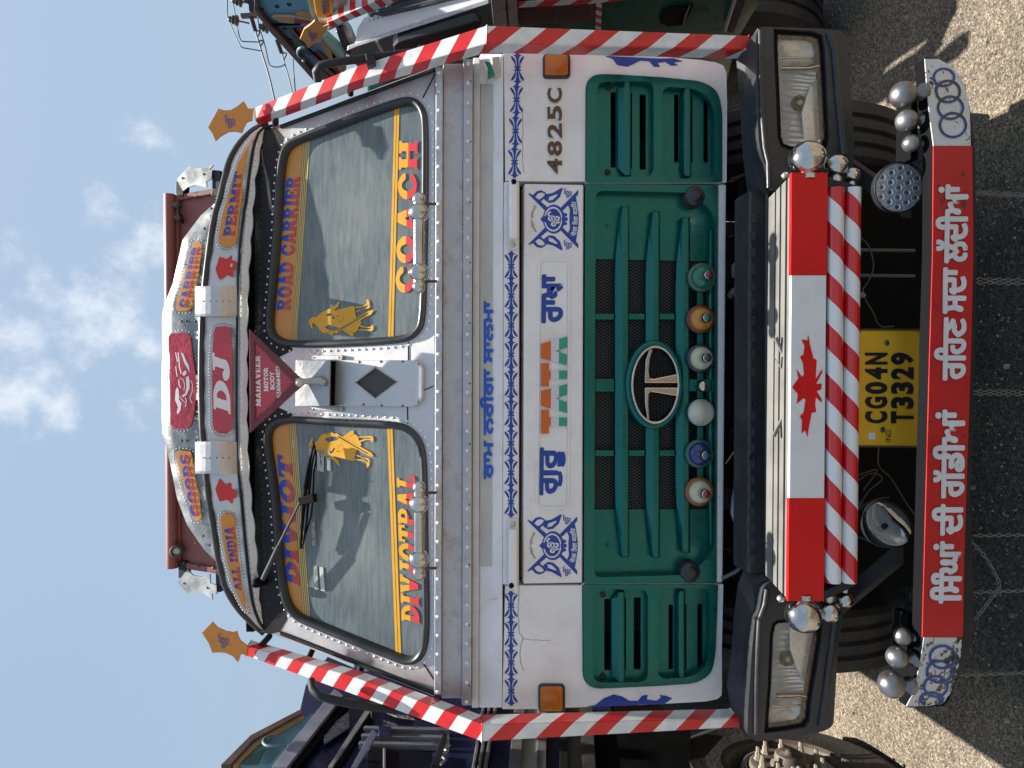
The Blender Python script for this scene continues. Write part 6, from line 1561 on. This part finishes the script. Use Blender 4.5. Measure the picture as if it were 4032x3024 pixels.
def rings(parent, cs, m, bb):
    V, Fc = march(lambda X, Y: U(*[ring(*c_)(X, Y) for c_ in cs]), *bb, 60, 130)
    mb = MB(); mb.add([FR.pw(a, b, gh(b) + .0035) for a, b in V], [list(reversed(f)) for f in Fc]); mb.build('ring_emblem', m, parent)
k_ = K
rings(GB, [(3232 + 1006 * k_, 630 * k_, 40, 34, 4.3), (3232 + 1040 * k_, 745 * k_, 46, 42, 4.4), (3232 + 1060 * k_, 878 * k_, 49, 44, 4.5), (3232 + 1080 * k_, 1020 * k_, 51, 47, 4.6)], PBL, (3660, 255, 3820, 550))
rings(GB, [(3232 + 996 * k_, 2200 + 805 * k_, 50, 44, 4.6), (3232 + 970 * k_, 2200 + 925 * k_, 49, 42, 4.5), (3232 + 940 * k_, 2200 + 1045 * k_, 46, 40, 4.4), (3232 + 905 * k_, 2200 + 1150 * k_, 43, 26, 4.2)], PBL, (3610, 2530, 3770, 2775))
def gtext(s, xb0, xt0, y0, xb1, xt1, y1, off=.03):
    def f(a, t):
        y = y0 + (y1 - y0) * a; x = (xb0 * (1 - a) + xb1 * a) * (1 - t) + (xt0 * (1 - a) + xt1 * a) * t; return FR.pw(x, y, gh(y) + .0035)
    text(GB, s, f, PWT, 0, fat=.0042)
gtext('ਿਸੰਘਾਂ', 3781, 3664, 2371, 3784, 3672, 2136, .05)
gtext('ਦੀ', 3786, 3671, 2104, 3788, 3674, 1990, .055)
gtext('ਗੱਡੀਆਂ', 3792, 3674, 1957, 3796, 3680, 1618, .05)
gtext('ਰਿਹਣ', 3797, 3680, 1493, 3801, 3686, 1254, .05)
gtext('ਸਦਾ', 3799, 3716, 1230, 3801, 3718, 1058, .055)
gtext('ਲੱਦੀਆਂ', 3804, 3686, 1031, 3809, 3692, 731, .05)
# weathered balls standing on the guard
for x_, y_, r_, hx, hy in ((3555, 373, .0385, 3616, 364), (3570, 476, .033, 3624, 474), (3587, 564, .026, 3630, 566), (3555, 2505, .027, 3592, 2509), (3532, 2588, .0325, 3582, 2596), (3510, 2694, .0395, 3566, 2698)):
    c = FR.pw(x_, y_, GH - .05); b = FR.pw(hx + 12, hy, GH - .05); d = (b - c).normalized(); L0 = (b - c).length
    o = MB().ball(c, r_, 22, .95, tuple(d)).build('steel_ball', DULLBALL, T)
    MB().lathe(c, d, [(r_ * .8, r_ * .45), (r_ * .98, r_ * .36), (L0 * .86, r_ * .50), (L0 * .93, r_ * .62), (L0, r_ * .66), (L0 + .012, r_ * .66)], 18).build('pedestal', DULLBALL, o)
# braces from chassis to guard
for a, b in (((3330, 640, .08), (3590, 820, .24)), ((3300, 2400, .08), (3560, 2180, .24))):
    p0, p1 = FR.pw(*a), FR.pw(*b); d = (p1 - p0).normalized(); s_ = Vector((1, 0, 0)) * .035; q = Vector((0, 0, 1)) * .03
    MB().hexa([p0 - s_, p0 + s_, p0 + s_ + q, p0 - s_ + q, p1 - s_, p1 + s_, p1 + s_ + q, p1 - s_ + q]).build('guard_brace', BLACKM, T, bevel=.003)
MB().box((-.74, -.10, .50), (.74, -.03, .60)).build('front_cross_member', BLACK, T)
for y_ in (985, 1085): MB().tube([FR.pw(3385, y_, .2), FR.pw(3600, y_ + 2, .2)], .006, 6).build('upright_rod', PIPE, T)
DK = mat('thin_wire', (.09, .08, .07), .5)
for pts in ([(3384, 932), (3420, 960), (3446, 1045), (3420, 1110), (3388, 1150), (3440, 1230), (3460, 1290), (3520, 1285)], [(3460, 1762), (3456, 1820), (3466, 1846), (3510, 1880), (3560, 1970), (3640, 2080)], [(3370, 1900), (3420, 1860), (3470, 1870), (3476, 1890), (3420, 1930), (3380, 2000)], [(3380, 1870), (3440, 1850), (3460, 1848), (3400, 1930)], [(3368, 2010), (3440, 1965), (3500, 1958)], [(3366, 2110), (3400, 2120), (3440, 2140)]):
    MB().tube([FR.pw(a, b, .25) for a, b in smopen(pts, 2)], .0024, 5).build('loose_wire', DK, T)
MB().prism(FR, FR.pp([(3384, 1155), (3400, 1148), (3412, 1165), (3398, 1172)], .26), .25, .26).build('wire_tag', STK2, T)
# mirror arms of this truck
MB().tube([FR.pw(1252, 322, -.1), FR.pw(1244, 280, -.08), FR.pw(1262, 256, -.05), FR.pw(1320, 246, -.05), FR.pw(1450, 228, -.05), FR.pw(1640, 205, -.05), FR.pw(1660, 190, -.05)], .014, 10).build('mirror_arm', BLACKM, T)
MB().prism(FR, FR.pp([(1438, 208), (1475, 206), (1480, 250), (1444, 256)], -.02), -.08, -.02).build('arm_clamp', BLACKM, T, bevel=.004)
MB().tube([FR.pw(1225, 2680, -.1), FR.pw(1232, 2716, -.06), FR.pw(1262, 2744, -.04), FR.pw(1350, 2764, -.04), FR.pw(1470, 2784, -.04), FR.pw(1600, 2800, -.04)], .014, 10).build('mirror_arm', BLACKM, T)
# ================================================================ chains under the guard
def chain(path, label, pitch=.0155, wd=.0048, r=.0017):
    P = pathpts([tuple(p) for p in path], pitch); mb = MB(); P = [Vector(p) for p in P]
    for i in range(len(P) - 1):
        d = (P[i + 1] - P[i]); 
        if d.length < 1e-5: continue
        d.normalize(); s = d.cross(Vector((0, 1, 0))); s = s.normalized() if s.length > .1 else Vector((1, 0, 0))
        o = s if i % 2 else s.cross(d).normalized(); c = (P[i] + P[i + 1]) / 2; L_ = pitch * .62
        lk = [c + d * (L_ * math.cos(t) * (1 if abs(math.cos(t)) < .7 else 1)) + o * (wd * math.sin(t)) for t in np.linspace(0, 2 * math.pi, 9)]
        mb.tube(lk, r, 5, caps=False)
    return tag(mb.build('hanging_chain', CHAINM), label, 'chain', 'chains hanging from the low guard')
def down(x_, y_, dx=0, h=.50):
    p = FR.pw(x_, y_, h); return [p, Vector((p.x + dx, p.y, GZ + .012))]
LB = {756: 'right one of two thin chains hanging below the last white word, nearest the right rings', 764: 'left one of two thin chains hanging below the last white word, nearest the right rings',
      1099: 'right one of two thin chains hanging under the gap before the last white word', 1111: 'left one of two thin chains hanging under the gap before the last white word',
      1540: 'right one of two thin chains hanging under the plain red middle', 1551: 'left one of two thin chains hanging under the plain red middle',
      2109: 'single thin chain hanging under the two letter word left of centre', 2332: 'thin straight chain under the first white word, crossed by the sagging chain', 2658: 'single thin chain hanging under the scraped rings at the left end'}
for y_, l_ in LB.items(): chain(down(3832 - (y_ > 2500) * 50, y_, random.uniform(-.004, .004)), l_)
c_ = [FR.pw(a, b, .50) for a, b in smopen([(3800, 2108), (3850, 2158), (3890, 2205), (3925, 2270), (3941, 2312), (3915, 2335), (3880, 2390), (3832, 2446)], 2)]
chain(c_, 'sagging chain looped below the guard under the first white word')

# ================================================================ truck on the left (blue)
LT = thing('parked_truck', 'navy blue truck with silver and cream side stripes and a dusty wheel hub', 'truck')
SL = Frame((-1.66, 0, 0), (0, 1, 0), (0, 0, 1))
def side(F, name, m, pts, h, parent, th=.02, bevel=0.002, r=0):
    p = F.pp(pts, h); p = rnd(p, r) if r else p
    return MB().prism(F, p, h - th, h).build(name, m, parent, bevel=bevel)
MB().box((-3.9, .20, .85), (-1.71, 2.8, 2.2)).build('cab_shell', NAVY, LT, bevel=.03)
MB().box((-3.9, 2.8, .9), (-1.71, 9, 2.35)).build('load_body', NAVY, LT, bevel=.02)
MB().box((-3.6, .8, .3), (-2.1, 8.8, .6)).build('chassis', BLACKM, LT)
c12 = lambda q: CR(1200, 2200, q); c6 = lambda q: CR(600, 2200, q); c19 = lambda q: CR(1900, 2200, q)
side(SL, 'cab_side', NAVY, [(1203, 2700), (1228, 2668), (1290, 2585), (1420, 2640), (2320, 2790), (2340, 2900), (2340, 3200), (1000, 3200), (1150, 2930)], -.02, LT, .04)
side(SL, 'crown_rail', BROWN, c6([(560, 1680), (800, 1440), (1200, 1232), (1228, 1238), (1215, 1262), (830, 1475), (640, 1680)]), .02, LT, .05)
side(SL, 'crown_rail', OCHRE, c6([(640, 1680), (830, 1475), (1215, 1262), (1240, 1290), (870, 1510), (700, 1680)]), .01, LT, .05)
side(SL, 'crown_sheet', TEALP, c6([(700, 1680), (870, 1510), (1240, 1290), (1310, 1262), (1000, 1680)]), -.0, LT, .03)
side(SL, 'sheet_patch', WOODGRN, c6([(770, 1620), (920, 1545), (850, 1680), (740, 1680)]), .004, LT, .003, 0)
side(SL, 'silver_beam', mat('lilac_grey_metal', (.36, .37, .44), .4, .4, .15, 8), c6([(975, 1700), (1100, 1700), (1560, 1115), (1490, 1062), (1480, 1070)]), .03, LT, .05)
side(SL, 'beam_black_line', BLACK, c6([(1100, 1700), (1190, 1700), (1600, 1190), (1560, 1115)]), .012, LT, .03)  # black line below the silver beam
side(SL, 'silver_moulding', ALU, c12([(190, 1700), (225, 1700), (545, 1232), (495, 1228)]), .01, LT, .03)
side(SL, 'dark_moulding', BLACK, c12([(225, 1700), (275, 1700), (560, 1290), (545, 1232)]), .0, LT, .02)
dm = side(SL, 'diamond_badge', mat('foil_badge', (.5, .5, .5), .3, .7, .5, 40, bump=.4, bscale=60), c6([(1395, 1398), (1604, 1246), (1608, 1372), (1402, 1510)]), .006, LT, .008, .002)
side(SL, 'side_badge', mat('foil_badge', (.5, .5, .5)), c12([(640, 1245), (800, 1258), (900, 1310), (760, 1290)]), .004, LT, .006, 0)
for k in range(3): 
    a = 1362 + k * 62; side(SL, 'window_moulding', STRIP, c12([(490 - k * 20, a), (1180, a + 14), (1180, a + 34), (480 - k * 20, a + 18)]), .012, LT, .03)
side(SL, 'window_pane', mat('dark_window', (.012, .014, .02), .08), c12([(520, 1540), (1040, 1580), (1040, 1720), (500, 1720)]), .0, LT, .02)
side(SL, 'window_post', STRIP, c12([(640, 1545), (662, 1545), (662, 1720), (640, 1720)]), .008, LT, .02)
side(SL, 'rain_visor', mat('smoked_visor', (.19, .19, .27), .2, .1, coat=.4), c12([(380, 1700), (545, 1400), (565, 1392), (592, 1432), (430, 1700)]), .06, LT, .012)
side(SL, 'mirror_bracket', BLACKM, c12([(1030, 1680), (1130, 1425), (1165, 1430), (1090, 1680)]), .07, LT, .02)
side(SL, 'hinge_block', NAVY, c12([(600, 1362), (705, 1370), (700, 1430), (605, 1420)]), .03, LT, .02)
mb = MB(); zgz = CR(1200, 2200, [(1110, 1680), (1150, 1640), (1115, 1610), (1165, 1570), (1130, 1550), (1180, 1520)]); mb.tube([SL.pw(a, b, .04) for a, b in zgz], .006, 6); mb.build('bracket_spring', ALU, LT)
CREAMP = mat('cream_stripe', (.42, .43, .36), .4, 0, .1, 8)
bands = [('navy_stripe', NAVY, 100, 265, 40, 215, .0), ('silver_strip', STRIP, 265, 348, 215, 308, .014), ('cream_stripe', CREAMP, 348, 458, 308, 438, .004), ('silver_strip', STRIP, 458, 528, 438, 518, .014), ('navy_stripe', NAVY, 528, 640, 518, 628, .0), ('dark_strip', BLACKM, 640, 690, 628, 700, .012), ('dull_panel', mat('dull_alu', (.25, .25, .24), .4, .7, .3, 10, bump=.4, bscale=12), 690, 895, 700, 925, .004)]
for nm, m, a, b, c, d, h in bands: side(SL, nm, m, c19([(a, 1180), (b, 1180), (d, 1720), (c, 1720)]), h, LT, .03)
for k in range(5):
    a = -10 + k * 24; side(SL, 'silver_rib', ALU if k % 2 == 0 else BLACKM, c19([(a + 10, 1190), (a + 32, 1190), (a - 55, 1720), (a - 80, 1720)]), .012 + .004 * (k % 2 == 0), LT, .03)
side(SL, 'lower_skirt', BLACK, c19([(895, 1440), (1700, 1400), (1700, 1800), (925, 1720)]), -.01, LT, .03)
MB().tube([SL.pw(a, b, .14) for a, b in smopen(c12([(50, 985), (60, 1080), (150, 1150), (340, 1195), (540, 1225)]), 1)], .012, 8).build('mirror_arm', BLACKM, LT)
side(SL, 'arm_clamp', BLACKM, c12([(530, 1180), (600, 1190), (600, 1250), (545, 1255)]), .15, LT, .03)
MB().tube([SL.pw(a, b, .05) for a, b in smopen(c6([(990, 1450), (920, 1465), (900, 1500), (940, 1535), (1090, 1530)]), 2)], .008, 8).build('rope_hook', mat('hook_steel', (.09, .16, .18), .5, .3), LT)
# wheel with its hub and studs
WC = Vector((-1.80, .48, GZ + .50)); wx = Vector((1, .06, 0)).normalized()
tw = wheel(LT, WC, .50, .26, wx)
hub0 = WC + wx * .10
mb = MB().lathe(hub0, wx, [(-.10, .36), (.02, .34), (.035, .27), (-.08, .24), (-.10, .20), (-.02, .175), (.03, .17), (.04, .16), (.035, .05)], 40)
HBX = mb.build('hub_flange', IRON, LT)
MB().lathe(hub0, wx, [(-.06, .225), (.015, .205), (.024, .195), (.018, .180)], 48).build('rim_lip', mat('rim_grey', (.36, .36, .36), .5, .3, .2, 12), LT)
up = Vector((0, 0, 1)); ey_ = wx.cross(up).normalized()
for k in range(10):
    an = 2 * math.pi * (k + .35) / 10; c = hub0 + wx * .035 + (up * math.sin(an) + ey_ * math.cos(an)) * .132
    mb = MB().lathe(c, wx, [(0, .020), (.012, .019), (.014, .014), (.034, .0135), (.036, .009), (.058, .0085), (.060, .0)], 6, sm=False); mb.build('wheel_nut', NUT, HBX)
MB().lathe(hub0, wx, [(.03, .085), (.05, .078), (.052, .066), (.085, .062), (.090, .055), (.088, .02), (.10, .018), (.102, 0)], 28).build('hub_cap', IRON, HBX)
for k in range(6):
    an = 2 * math.pi * k / 6 + .3; c = hub0 + wx * .052 + (up * math.sin(an) + ey_ * math.cos(an)) * .073
    MB().lathe(c, wx, [(0, .009), (.012, .009), (.013, 0)], 6, sm=False).build('cap_bolt', NUT, HBX)

# ================================================================ truck on the right (green)
RT = thing('parked_truck', 'dark green and silver truck with a painted sky blue crown board', 'truck')
SR = Frame((1.72, 0, 0), (0, -1, 0), (0, 0, 1))
MB().box((1.78, .60, .80), (4.0, 2.9, 2.05)).build('cab_shell', DGREEN, RT, bevel=.03)
MB().box((1.78, 3.0, .9), (4.0, 9, 2.3)).build('load_body', DGREEN, RT, bevel=.02)
MB().box((2.1, .9, .3), (3.6, 8.8, .6)).build('chassis', BLACKM, RT)
a19 = lambda q: CR(1900, 0, q); a12 = lambda q: CR(1200, 0, q); a6 = lambda q: CR(600, 0, q); a84 = lambda q: CR(840, 0, q, .1808)
side(SR, 'cab_side', DGREEN, [(1370, 200), (1385, 178), (1930, 5), (1960, -120), (2960, -160), (2985, 20), (2900, 160), (2860, 330), (1500, 330), (1380, 240)], -.02, RT, .04)
_n = Vector((-.60, -.66, .45)).normalized(); _ex = Vector((.66, -.60, 0)).normalized() * 1.0
SRD = Frame((1.585, .90, 1.93), _ex, _n.cross(_ex))  # windscreen frame at the cab front, tilted up so it catches the sky
side(SRD, 'front_skin', mat('front_metal', (.86, .87, .90), .5, .0, .12, 6, bump=.2, bscale=8, dirt=.3, dirtcol=(.4, .4, .4)), a12([(405, 375), (430, 230), (480, 150), (560, 100), (1100, -60), (1500, -200), (1500, 25), (900, 215)]), .0, RT, .03)
side(SRD, 'front_pane', mat('dark_window', (.012, .014, .02)), a12([(580, 105), (620, 70), (900, -10), (1300, -120), (1380, -120), (1300, -80), (900, 30), (640, 112)]), .008, RT, .01, .002, .01)
MB().tube([SRD.pw(a, b, .01) for a, b in a12([(540, 130), (570, 105), (640, 122), (900, 62), (1380, -58)])], .008, 8).build('pane_seal', RUBBER, RT)
side(SRD, 'front_moulding', STRIP, a12([(345, 415), (352, 375), (1500, -10), (1500, 30), (420, 382)]), .012, RT, .03)
mb = MB()
for k in range(20): 
    q = a12([(530 + k * 34, 165 - k * 8.5)]); a, b = SRD.px(*q[0], .0); mb.dome(SRD.w(a, b, 0), SRD.n, .006, .005, 6)
mb.build('rivets', ALU, RT, kind='stuff')
side(SR, 'mirror', mat('mirror_shell', (.012, .014, .016), .3), a12([(725, 430), (720, 385), (760, 345), (1380, 172), (1425, 180), (1445, 205), (1430, 245), (1050, 420)]), .13, RT, .05, .01)
side(SR, 'guard_rail', stripemat('tape_far', .0, .11, 1.0, .1), a12([(182, 185), (740, -65), (760, -5), (186, 236)]), .10, RT, .07, .004) if False else None
gm = bpy.data.materials.new('tape_far'); gm.use_nodes = True
def stripes_y(m, period, ky, kz, off):
    t = m.node_tree; L = t.links.new; p = t.nodes['Principled BSDF']; p.inputs['Roughness'].default_value = .4
    tc = N(t, 'ShaderNodeTexCoord'); sp = N(t, 'ShaderNodeSeparateXYZ'); L(tc.outputs['Object'], sp.inputs[0])
    a = N(t, 'ShaderNodeMath', operation='MULTIPLY'); a.inputs[1].default_value = ky / period; L(sp.outputs[1], a.inputs[0])
    b = N(t, 'ShaderNodeMath', operation='MULTIPLY_ADD'); b.inputs[1].default_value = kz / period; L(sp.outputs[2], b.inputs[0]); L(a.outputs[0], b.inputs[2])
    c = N(t, 'ShaderNodeMath', operation='ADD'); c.inputs[1].default_value = 50 + off; L(b.outputs[0], c.inputs[0])
    f = N(t, 'ShaderNodeMath', operation='FRACT'); L(c.outputs[0], f.inputs[0]); g = N(t, 'ShaderNodeMath', operation='GREATER_THAN'); g.inputs[1].default_value = .5; L(f.outputs[0], g.inputs[0])
    mx = N(t, 'ShaderNodeMix', data_type='RGBA'); mx.inputs[6].default_value = (.52, .03, .035, 1); mx.inputs[7].default_value = (.55, .56, .55, 1); L(g.outputs[0], mx.inputs[0]); L(mx.outputs[2], p.inputs['Base Color'])
stripes_y(gm, .085, .55, 1.0, .1)
side(SR, 'guard_rail', gm, a12([(182, 185), (740, -65), (765, 10), (190, 240)]), .10, RT, .07, .004)
sb = side(SR, 'star_board', ORANGE, a6([(1205, 322), (1240, 240), (1290, 205), (1325, 172), (1355, 200), (1385, 230), (1440, 205), (1420, 260), (1390, 290), (1378, 345), (1330, 345), (1272, 395), (1245, 345)]), .14, RT, .008, 0)
q = [SR.pw(*p, .1425) for p in a6([(1275, 345), (1270, 245), (1340, 240), (1345, 330)])]
text(sb, 'ੴ', lambda s, t: (q[0] * (1 - s) + q[1] * s) * (1 - t) + (q[3] * (1 - s) + q[2] * s) * t if False else q[3] * (1 - s) * (1 - t) + q[2] * s * (1 - t) + q[1] * s * t + q[0] * (1 - s) * t, mat('print_violet', (.13, .12, .32)), .02)
vb = side(SR, 'visor_board', ALUB, a6([(1255, -60), (1560, -60), (1580, 60), (1560, 200), (1440, 250), (1340, 190), (1300, 120)]), .06, RT, .03)
yb_ = side(SR, 'sign_panel', mat('sign_yellow', (.62, .38, .03), .4), a6([(1310, -40), (1450, -60), (1475, 60), (1470, 180), (1440, 195), (1370, 190), (1335, 110)]), .072, RT, .01, .003, .01)
q2 = [SR.pw(*p, .0745) for p in a6([(1395, 120), (1378, -30), (1440, -40), (1448, 110)])]
slabtext(yb_, 'INDIA', lambda s, t: q2[3] * (1 - s) * (1 - t) + q2[2] * s * (1 - t) + q2[1] * s * t + q2[0] * (1 - s) * t, PRB, PRR, ny=20)
side(SR, 'white_tape', WPRINT, a6([(1350, 145), (1470, 145), (1470, 168), (1356, 168)]), .0745, yb_, .002, 0)
side(SR, 'visor_end', ALU, a12([(255, 260), (330, 200), (380, 260), (410, 330), (410, 370), (375, 390), (300, 330)]), .05, RT, .03)
side(SR, 'visor_strut', BLACKM, a12([(255, 245), (300, 230), (375, 440), (350, 455), (300, 380)]), .07, RT, .03)
side(SR, 'roof_side', mat('mint_paint', (.30, .42, .37), .4), a12([(140, 290), (180, 290), (300, 400), (340, 470), (320, 480), (200, 380)]), .0, RT, .03)
side(SR, 'mirror_strut', ALU, a12([(575, 345), (600, 340), (650, 430), (630, 445)]), .03, RT, .02)
# crown board of the body, painted planks
side(SR, 'crown_back', SKYB, a84([(990, -60), (1980, -60), (2100, 330), (2200, 560), (2400, 900), (2900, 1500), (2700, 1800), (2230, 1700), (1000, 290)]), -.03, RT, .05)
side(SR, 'crown_rail', BROWN, a84([(890, 255), (985, 250), (1240, 560), (1400, 700), (2290, 1720), (2180, 1760), (1230, 700), (1080, 500), (940, 340)]), .0, RT, .05)
side(SR, 'corner_post', BLACKM, a84([(900, -60), (985, -60), (990, 240), (930, 250), (890, 210)]), .0, RT, .04)
for nm, m, pts in (('plank', WOODRED, [(1690, 630), (1960, 610), (1960, 700), (1890, 870), (1720, 740)]), ('plank', WOODGRN, [(1700, 740), (1880, 880), (2080, 1060), (2110, 1220), (1900, 1130), (1730, 1010)]),
                   ('plank', WOODRED, [(2110, 1200), (2300, 1120), (2700, 1500), (2720, 1700), (2600, 1700)]), ('plank', WOODGRN, [(2080, 1480), (2300, 1440), (2560, 1700), (2400, 1780), (2250, 1640)]),
                   ('plank', WOODGRN, [(1560, 640), (1690, 630), (1720, 760), (1640, 720)]), ('plank', OCHRE, [(1780, 320), (1900, 260), (2080, 300), (2140, 430), (1960, 400)]), ('plank', OCHRE, [(2300, 900), (2420, 950), (2900, 1450), (2800, 1600), (2500, 1250)]),
                   ('plank', SKYB, [(2560, 1100), (2660, 1210), (2800, 1400), (2760, 1440), (2600, 1300)])):
    side(SR, nm, m, a84(pts), -.022, RT, .012, .002)
lf = side(SR, 'painted_leaf', mat('leaf_cream', (.42, .33, .24), .6), rnd(a84([(1265, 385), (1300, 345), (1700, 350), (2150, 440), (2180, 510), (1900, 540), (1500, 500)]), 0), -.018, RT, .01, .002)
side(SR, 'leaf_field', OCHRE, a84([(1300, 390), (1700, 385), (1750, 520), (1500, 480)]), -.016, lf, .003, 0); side(SR, 'leaf_field', mat('leaf_red', (.20, .03, .04), .6), a84([(1755, 400), (2140, 470), (2150, 520), (1765, 520)]), -.016, lf, .003, 0)
for (a, b), (c, d) in (((1230, 570), (1900, 545)), ((1740, 640), (1960, 900)), ((2050, 1060), (2750, 1720))):
    side(SR, 'batten', BLACK, a84([(a, b - 6), (c, d - 6), (c, d + 10), (a, b + 10)]), -.010, RT, .012, 0)
mb = MB()
for a, b in a84([(1050, 190), (1385, 140), (1650, 95), (1590, 830), (1660, 855), (1555, 620)]): mb.dome(SR.pw(a, b, -.028), SR.n, .012, .008, 8)
mb.build('nail_heads', BLACKM, RT, kind='stuff')
MB().tube([SR.pw(a, b, .02) for a, b in smopen(a84([(2000, 1030), (1890, 1040), (1840, 1110), (1850, 1200), (1920, 1250), (1990, 1290), (1960, 1330)]), 2)], .009, 8).build('rope_hook', mat('hook_steel', (.09, .16, .18)), RT)
# lower parts
for a, b in ((1928, 1985), (1992, 2030)): side(SR, 'side_band', STRIP, [(a, -60), (b, -60), (b + 12, 112), (a + 16, 112)], .015, RT, .03)
mp = side(SR, 'maroon_panel', mat('maroon_panel', (.10, .03, .03), .5, 0, .2, 12), [(2031, 34), (2340, 18), (2345, 88), (2150, 96), (2034, 100)], .0, RT, .02)
for k in range(4): side(SR, 'pressed_square', mat('maroon_square', (.055, .018, .018), .5), [(2050 + k * 70, 46 - k * 3), (2104 + k * 70, 44 - k * 3), (2104 + k * 70, 80 - k * 4), (2050 + k * 70, 84 - k * 4)], .006, mp, .008, .002)
g2 = bpy.data.materials.new('tape_far_low'); g2.use_nodes = True; stripes_y(g2, .13, -.6, 1.0, .4)
side(SR, 'striped_tape', g2, [(2040, 12), (2470, -22), (2470, 0), (2340, 14), (2040, 30)], .006, RT, .006, 0)
g3 = bpy.data.materials.new('tape_far_up'); g3.use_nodes = True; stripes_y(g3, .06, 1, .45, .2)
side(SR, 'striped_tape', g3, [(2347, 14), (2370, 12), (2366, 130), (2344, 130)], .006, RT, .006, 0)
ov = rnd(CR(1900, 0, [(1440, 150), (1470, 90), (1540, 60), (1640, 55), (1720, 40), (1690, 120), (1640, 205), (1520, 215), (1450, 190)]), 0)
side(SR, 'side_vent', BLACK, ov, -.012, RT, .01, 0); 
side(SR, 'vent_flap', IRON, CR(2600, 0, [(245, 45), (235, 80), (185, 250), (170, 258), (200, 140)]), .0, RT, .01)
side(SR, 'step_edge', STRIP, CR(2600, 0, [(605, 0), (625, 0), (540, 262), (520, 262)]), .02, RT, .03)
side(SR, 'step_plate', BLACKM, CR(2600, 0, [(630, 0), (690, 30), (600, 270), (545, 265)]), .01, RT, .03)
wheel(RT, (1.90, 1.25, GZ + .50), .50, .30, (-1, 0, 0))

# ================================================================ pole and wires far behind
FP = Frame((0, 12, 0))
UP = thing('utility_pole', 'dark steel power pole head with insulators rising behind the green truck', 'pole')
p8 = lambda a, b: (840 + a * .1808, b * .1808)
def P8(a, b, h=0): return FP.pw(*p8(a, b), h)
gx = P8(900, 200)
MB().tube([Vector((gx.x + .25, gx.y, 0)), Vector((gx.x + .25, gx.y, gx.z + .2))], .13, 10).build('pole', IRON, UP)
MB().prism(FP, FP.pp([p8(600, 315), p8(940, 300), p8(950, 375), p8(610, 385)]), -.05, .05).build('crossarm', IRON, UP)
MB().prism(FP, FP.pp([p8(770, -60), p8(1000, -60), p8(1000, 260), p8(900, 300), p8(790, 260)]), -.05, .05).build('steel_bracket', BLACKM, UP)
MB().prism(FP, FP.pp([p8(700, -20), p8(740, -20), p8(900, 250), p8(860, 280)]), -.03, .03).build('steel_brace', BLACKM, UP)
INS = mat('insulator_glaze', (.035, .035, .03), .25)
for cx_, cy_ in ((420, 430), (1080, 590), (500, 20)):
    a = P8(cx_, cy_); d = Vector((.15 if cy_ > 100 else .1, 0, 1)).normalized(); s = 1.0
    o = MB().lathe(a - d * .10, d, [(-.02, .03), (0, .10), (.03, .105), (.035, .05), (.06, .05), (.07, .085), (.10, .085), (.11, .05), (.14, .06), (.17, .05), (.18, .03)], 18).build('insulator', INS, UP)
    MB().tube([a - d * .10, a - d * .32], .016, 6).build('insulator_pin', IRON, o)
for pts, l in (([(830, 370), (870, 500), (920, 680)], 1), ([(1385, 870), (1430, 990), (1490, 1160)], 2)):
    a, b = P8(*pts[0]), P8(*pts[-1]); d = (b - a).normalized(); n = 16; L_ = (b - a).length; prof = []
    for k in range(n): t = L_ * k / n; prof += [(t, .018), (t + L_ / n * .4, .018), (t + L_ / n * .5, .042), (t + L_ / n * .6, .018)]
    MB().lathe(a, d, prof, 10).build('string_insulator', INS, UP)
def wire(pts, label, r=.011, sm=1):
    P = [P8(*q) for q in smopen(pts, sm)]
    return tag(MB().tube(P, r, 6).build('power_line', mat('wire_dark', (.06, .065, .10), .5)), label, 'cable', 'power lines behind the green truck')
wire([(920, 680), (980, 880), (1050, 1120), (1220, 1660), (1330, 2150), (1400, 2500)], 'thickest power line, slanting from the upper insulator string to behind the striped rail', .018)
wire([(1490, 1160), (1560, 1400), (1640, 1660), (1760, 2200)], 'power line slanting down from the lower insulator string, next to the crown board', .013)
wire([(1735, 1280), (1745, 1500), (1765, 1700), (1800, 2200)], 'thin upright wire closest to the brown edge of the crown board', .012)
wire([(305, -80), (308, 380), (340, 460), (480, 760), (600, 1020), (640, 1040), (850, 1075), (1040, 1110)], 'outermost wire looping round the upper insulator down to the thick line')
wire([(410, -80), (480, 340), (520, 560), (560, 780), (610, 890), (640, 905), (980, 915)], 'inner wire looping beside the upper insulator down to the thick line')
wire([(970, 390), (1000, 600), (1090, 860), (1150, 1080), (1200, 1340), (1240, 1430), (1340, 1465), (1480, 1450), (1555, 1400)], 'wire looping from the lower insulator round to the lower string')
wire([(930, 680), (1000, 660), (1010, 700), (1000, 740), (980, 790)], 'small jumper loop at the end of the upper insulator string', .014)
wire([(1000, 895), (1080, 870), (1095, 900), (1060, 960), (1035, 1000)], 'small jumper loop half way down the thick line', .014)
wire([(1500, 1175), (1580, 1140), (1600, 1180), (1560, 1250), (1540, 1310)], 'small jumper loop at the end of the lower insulator string', .012)
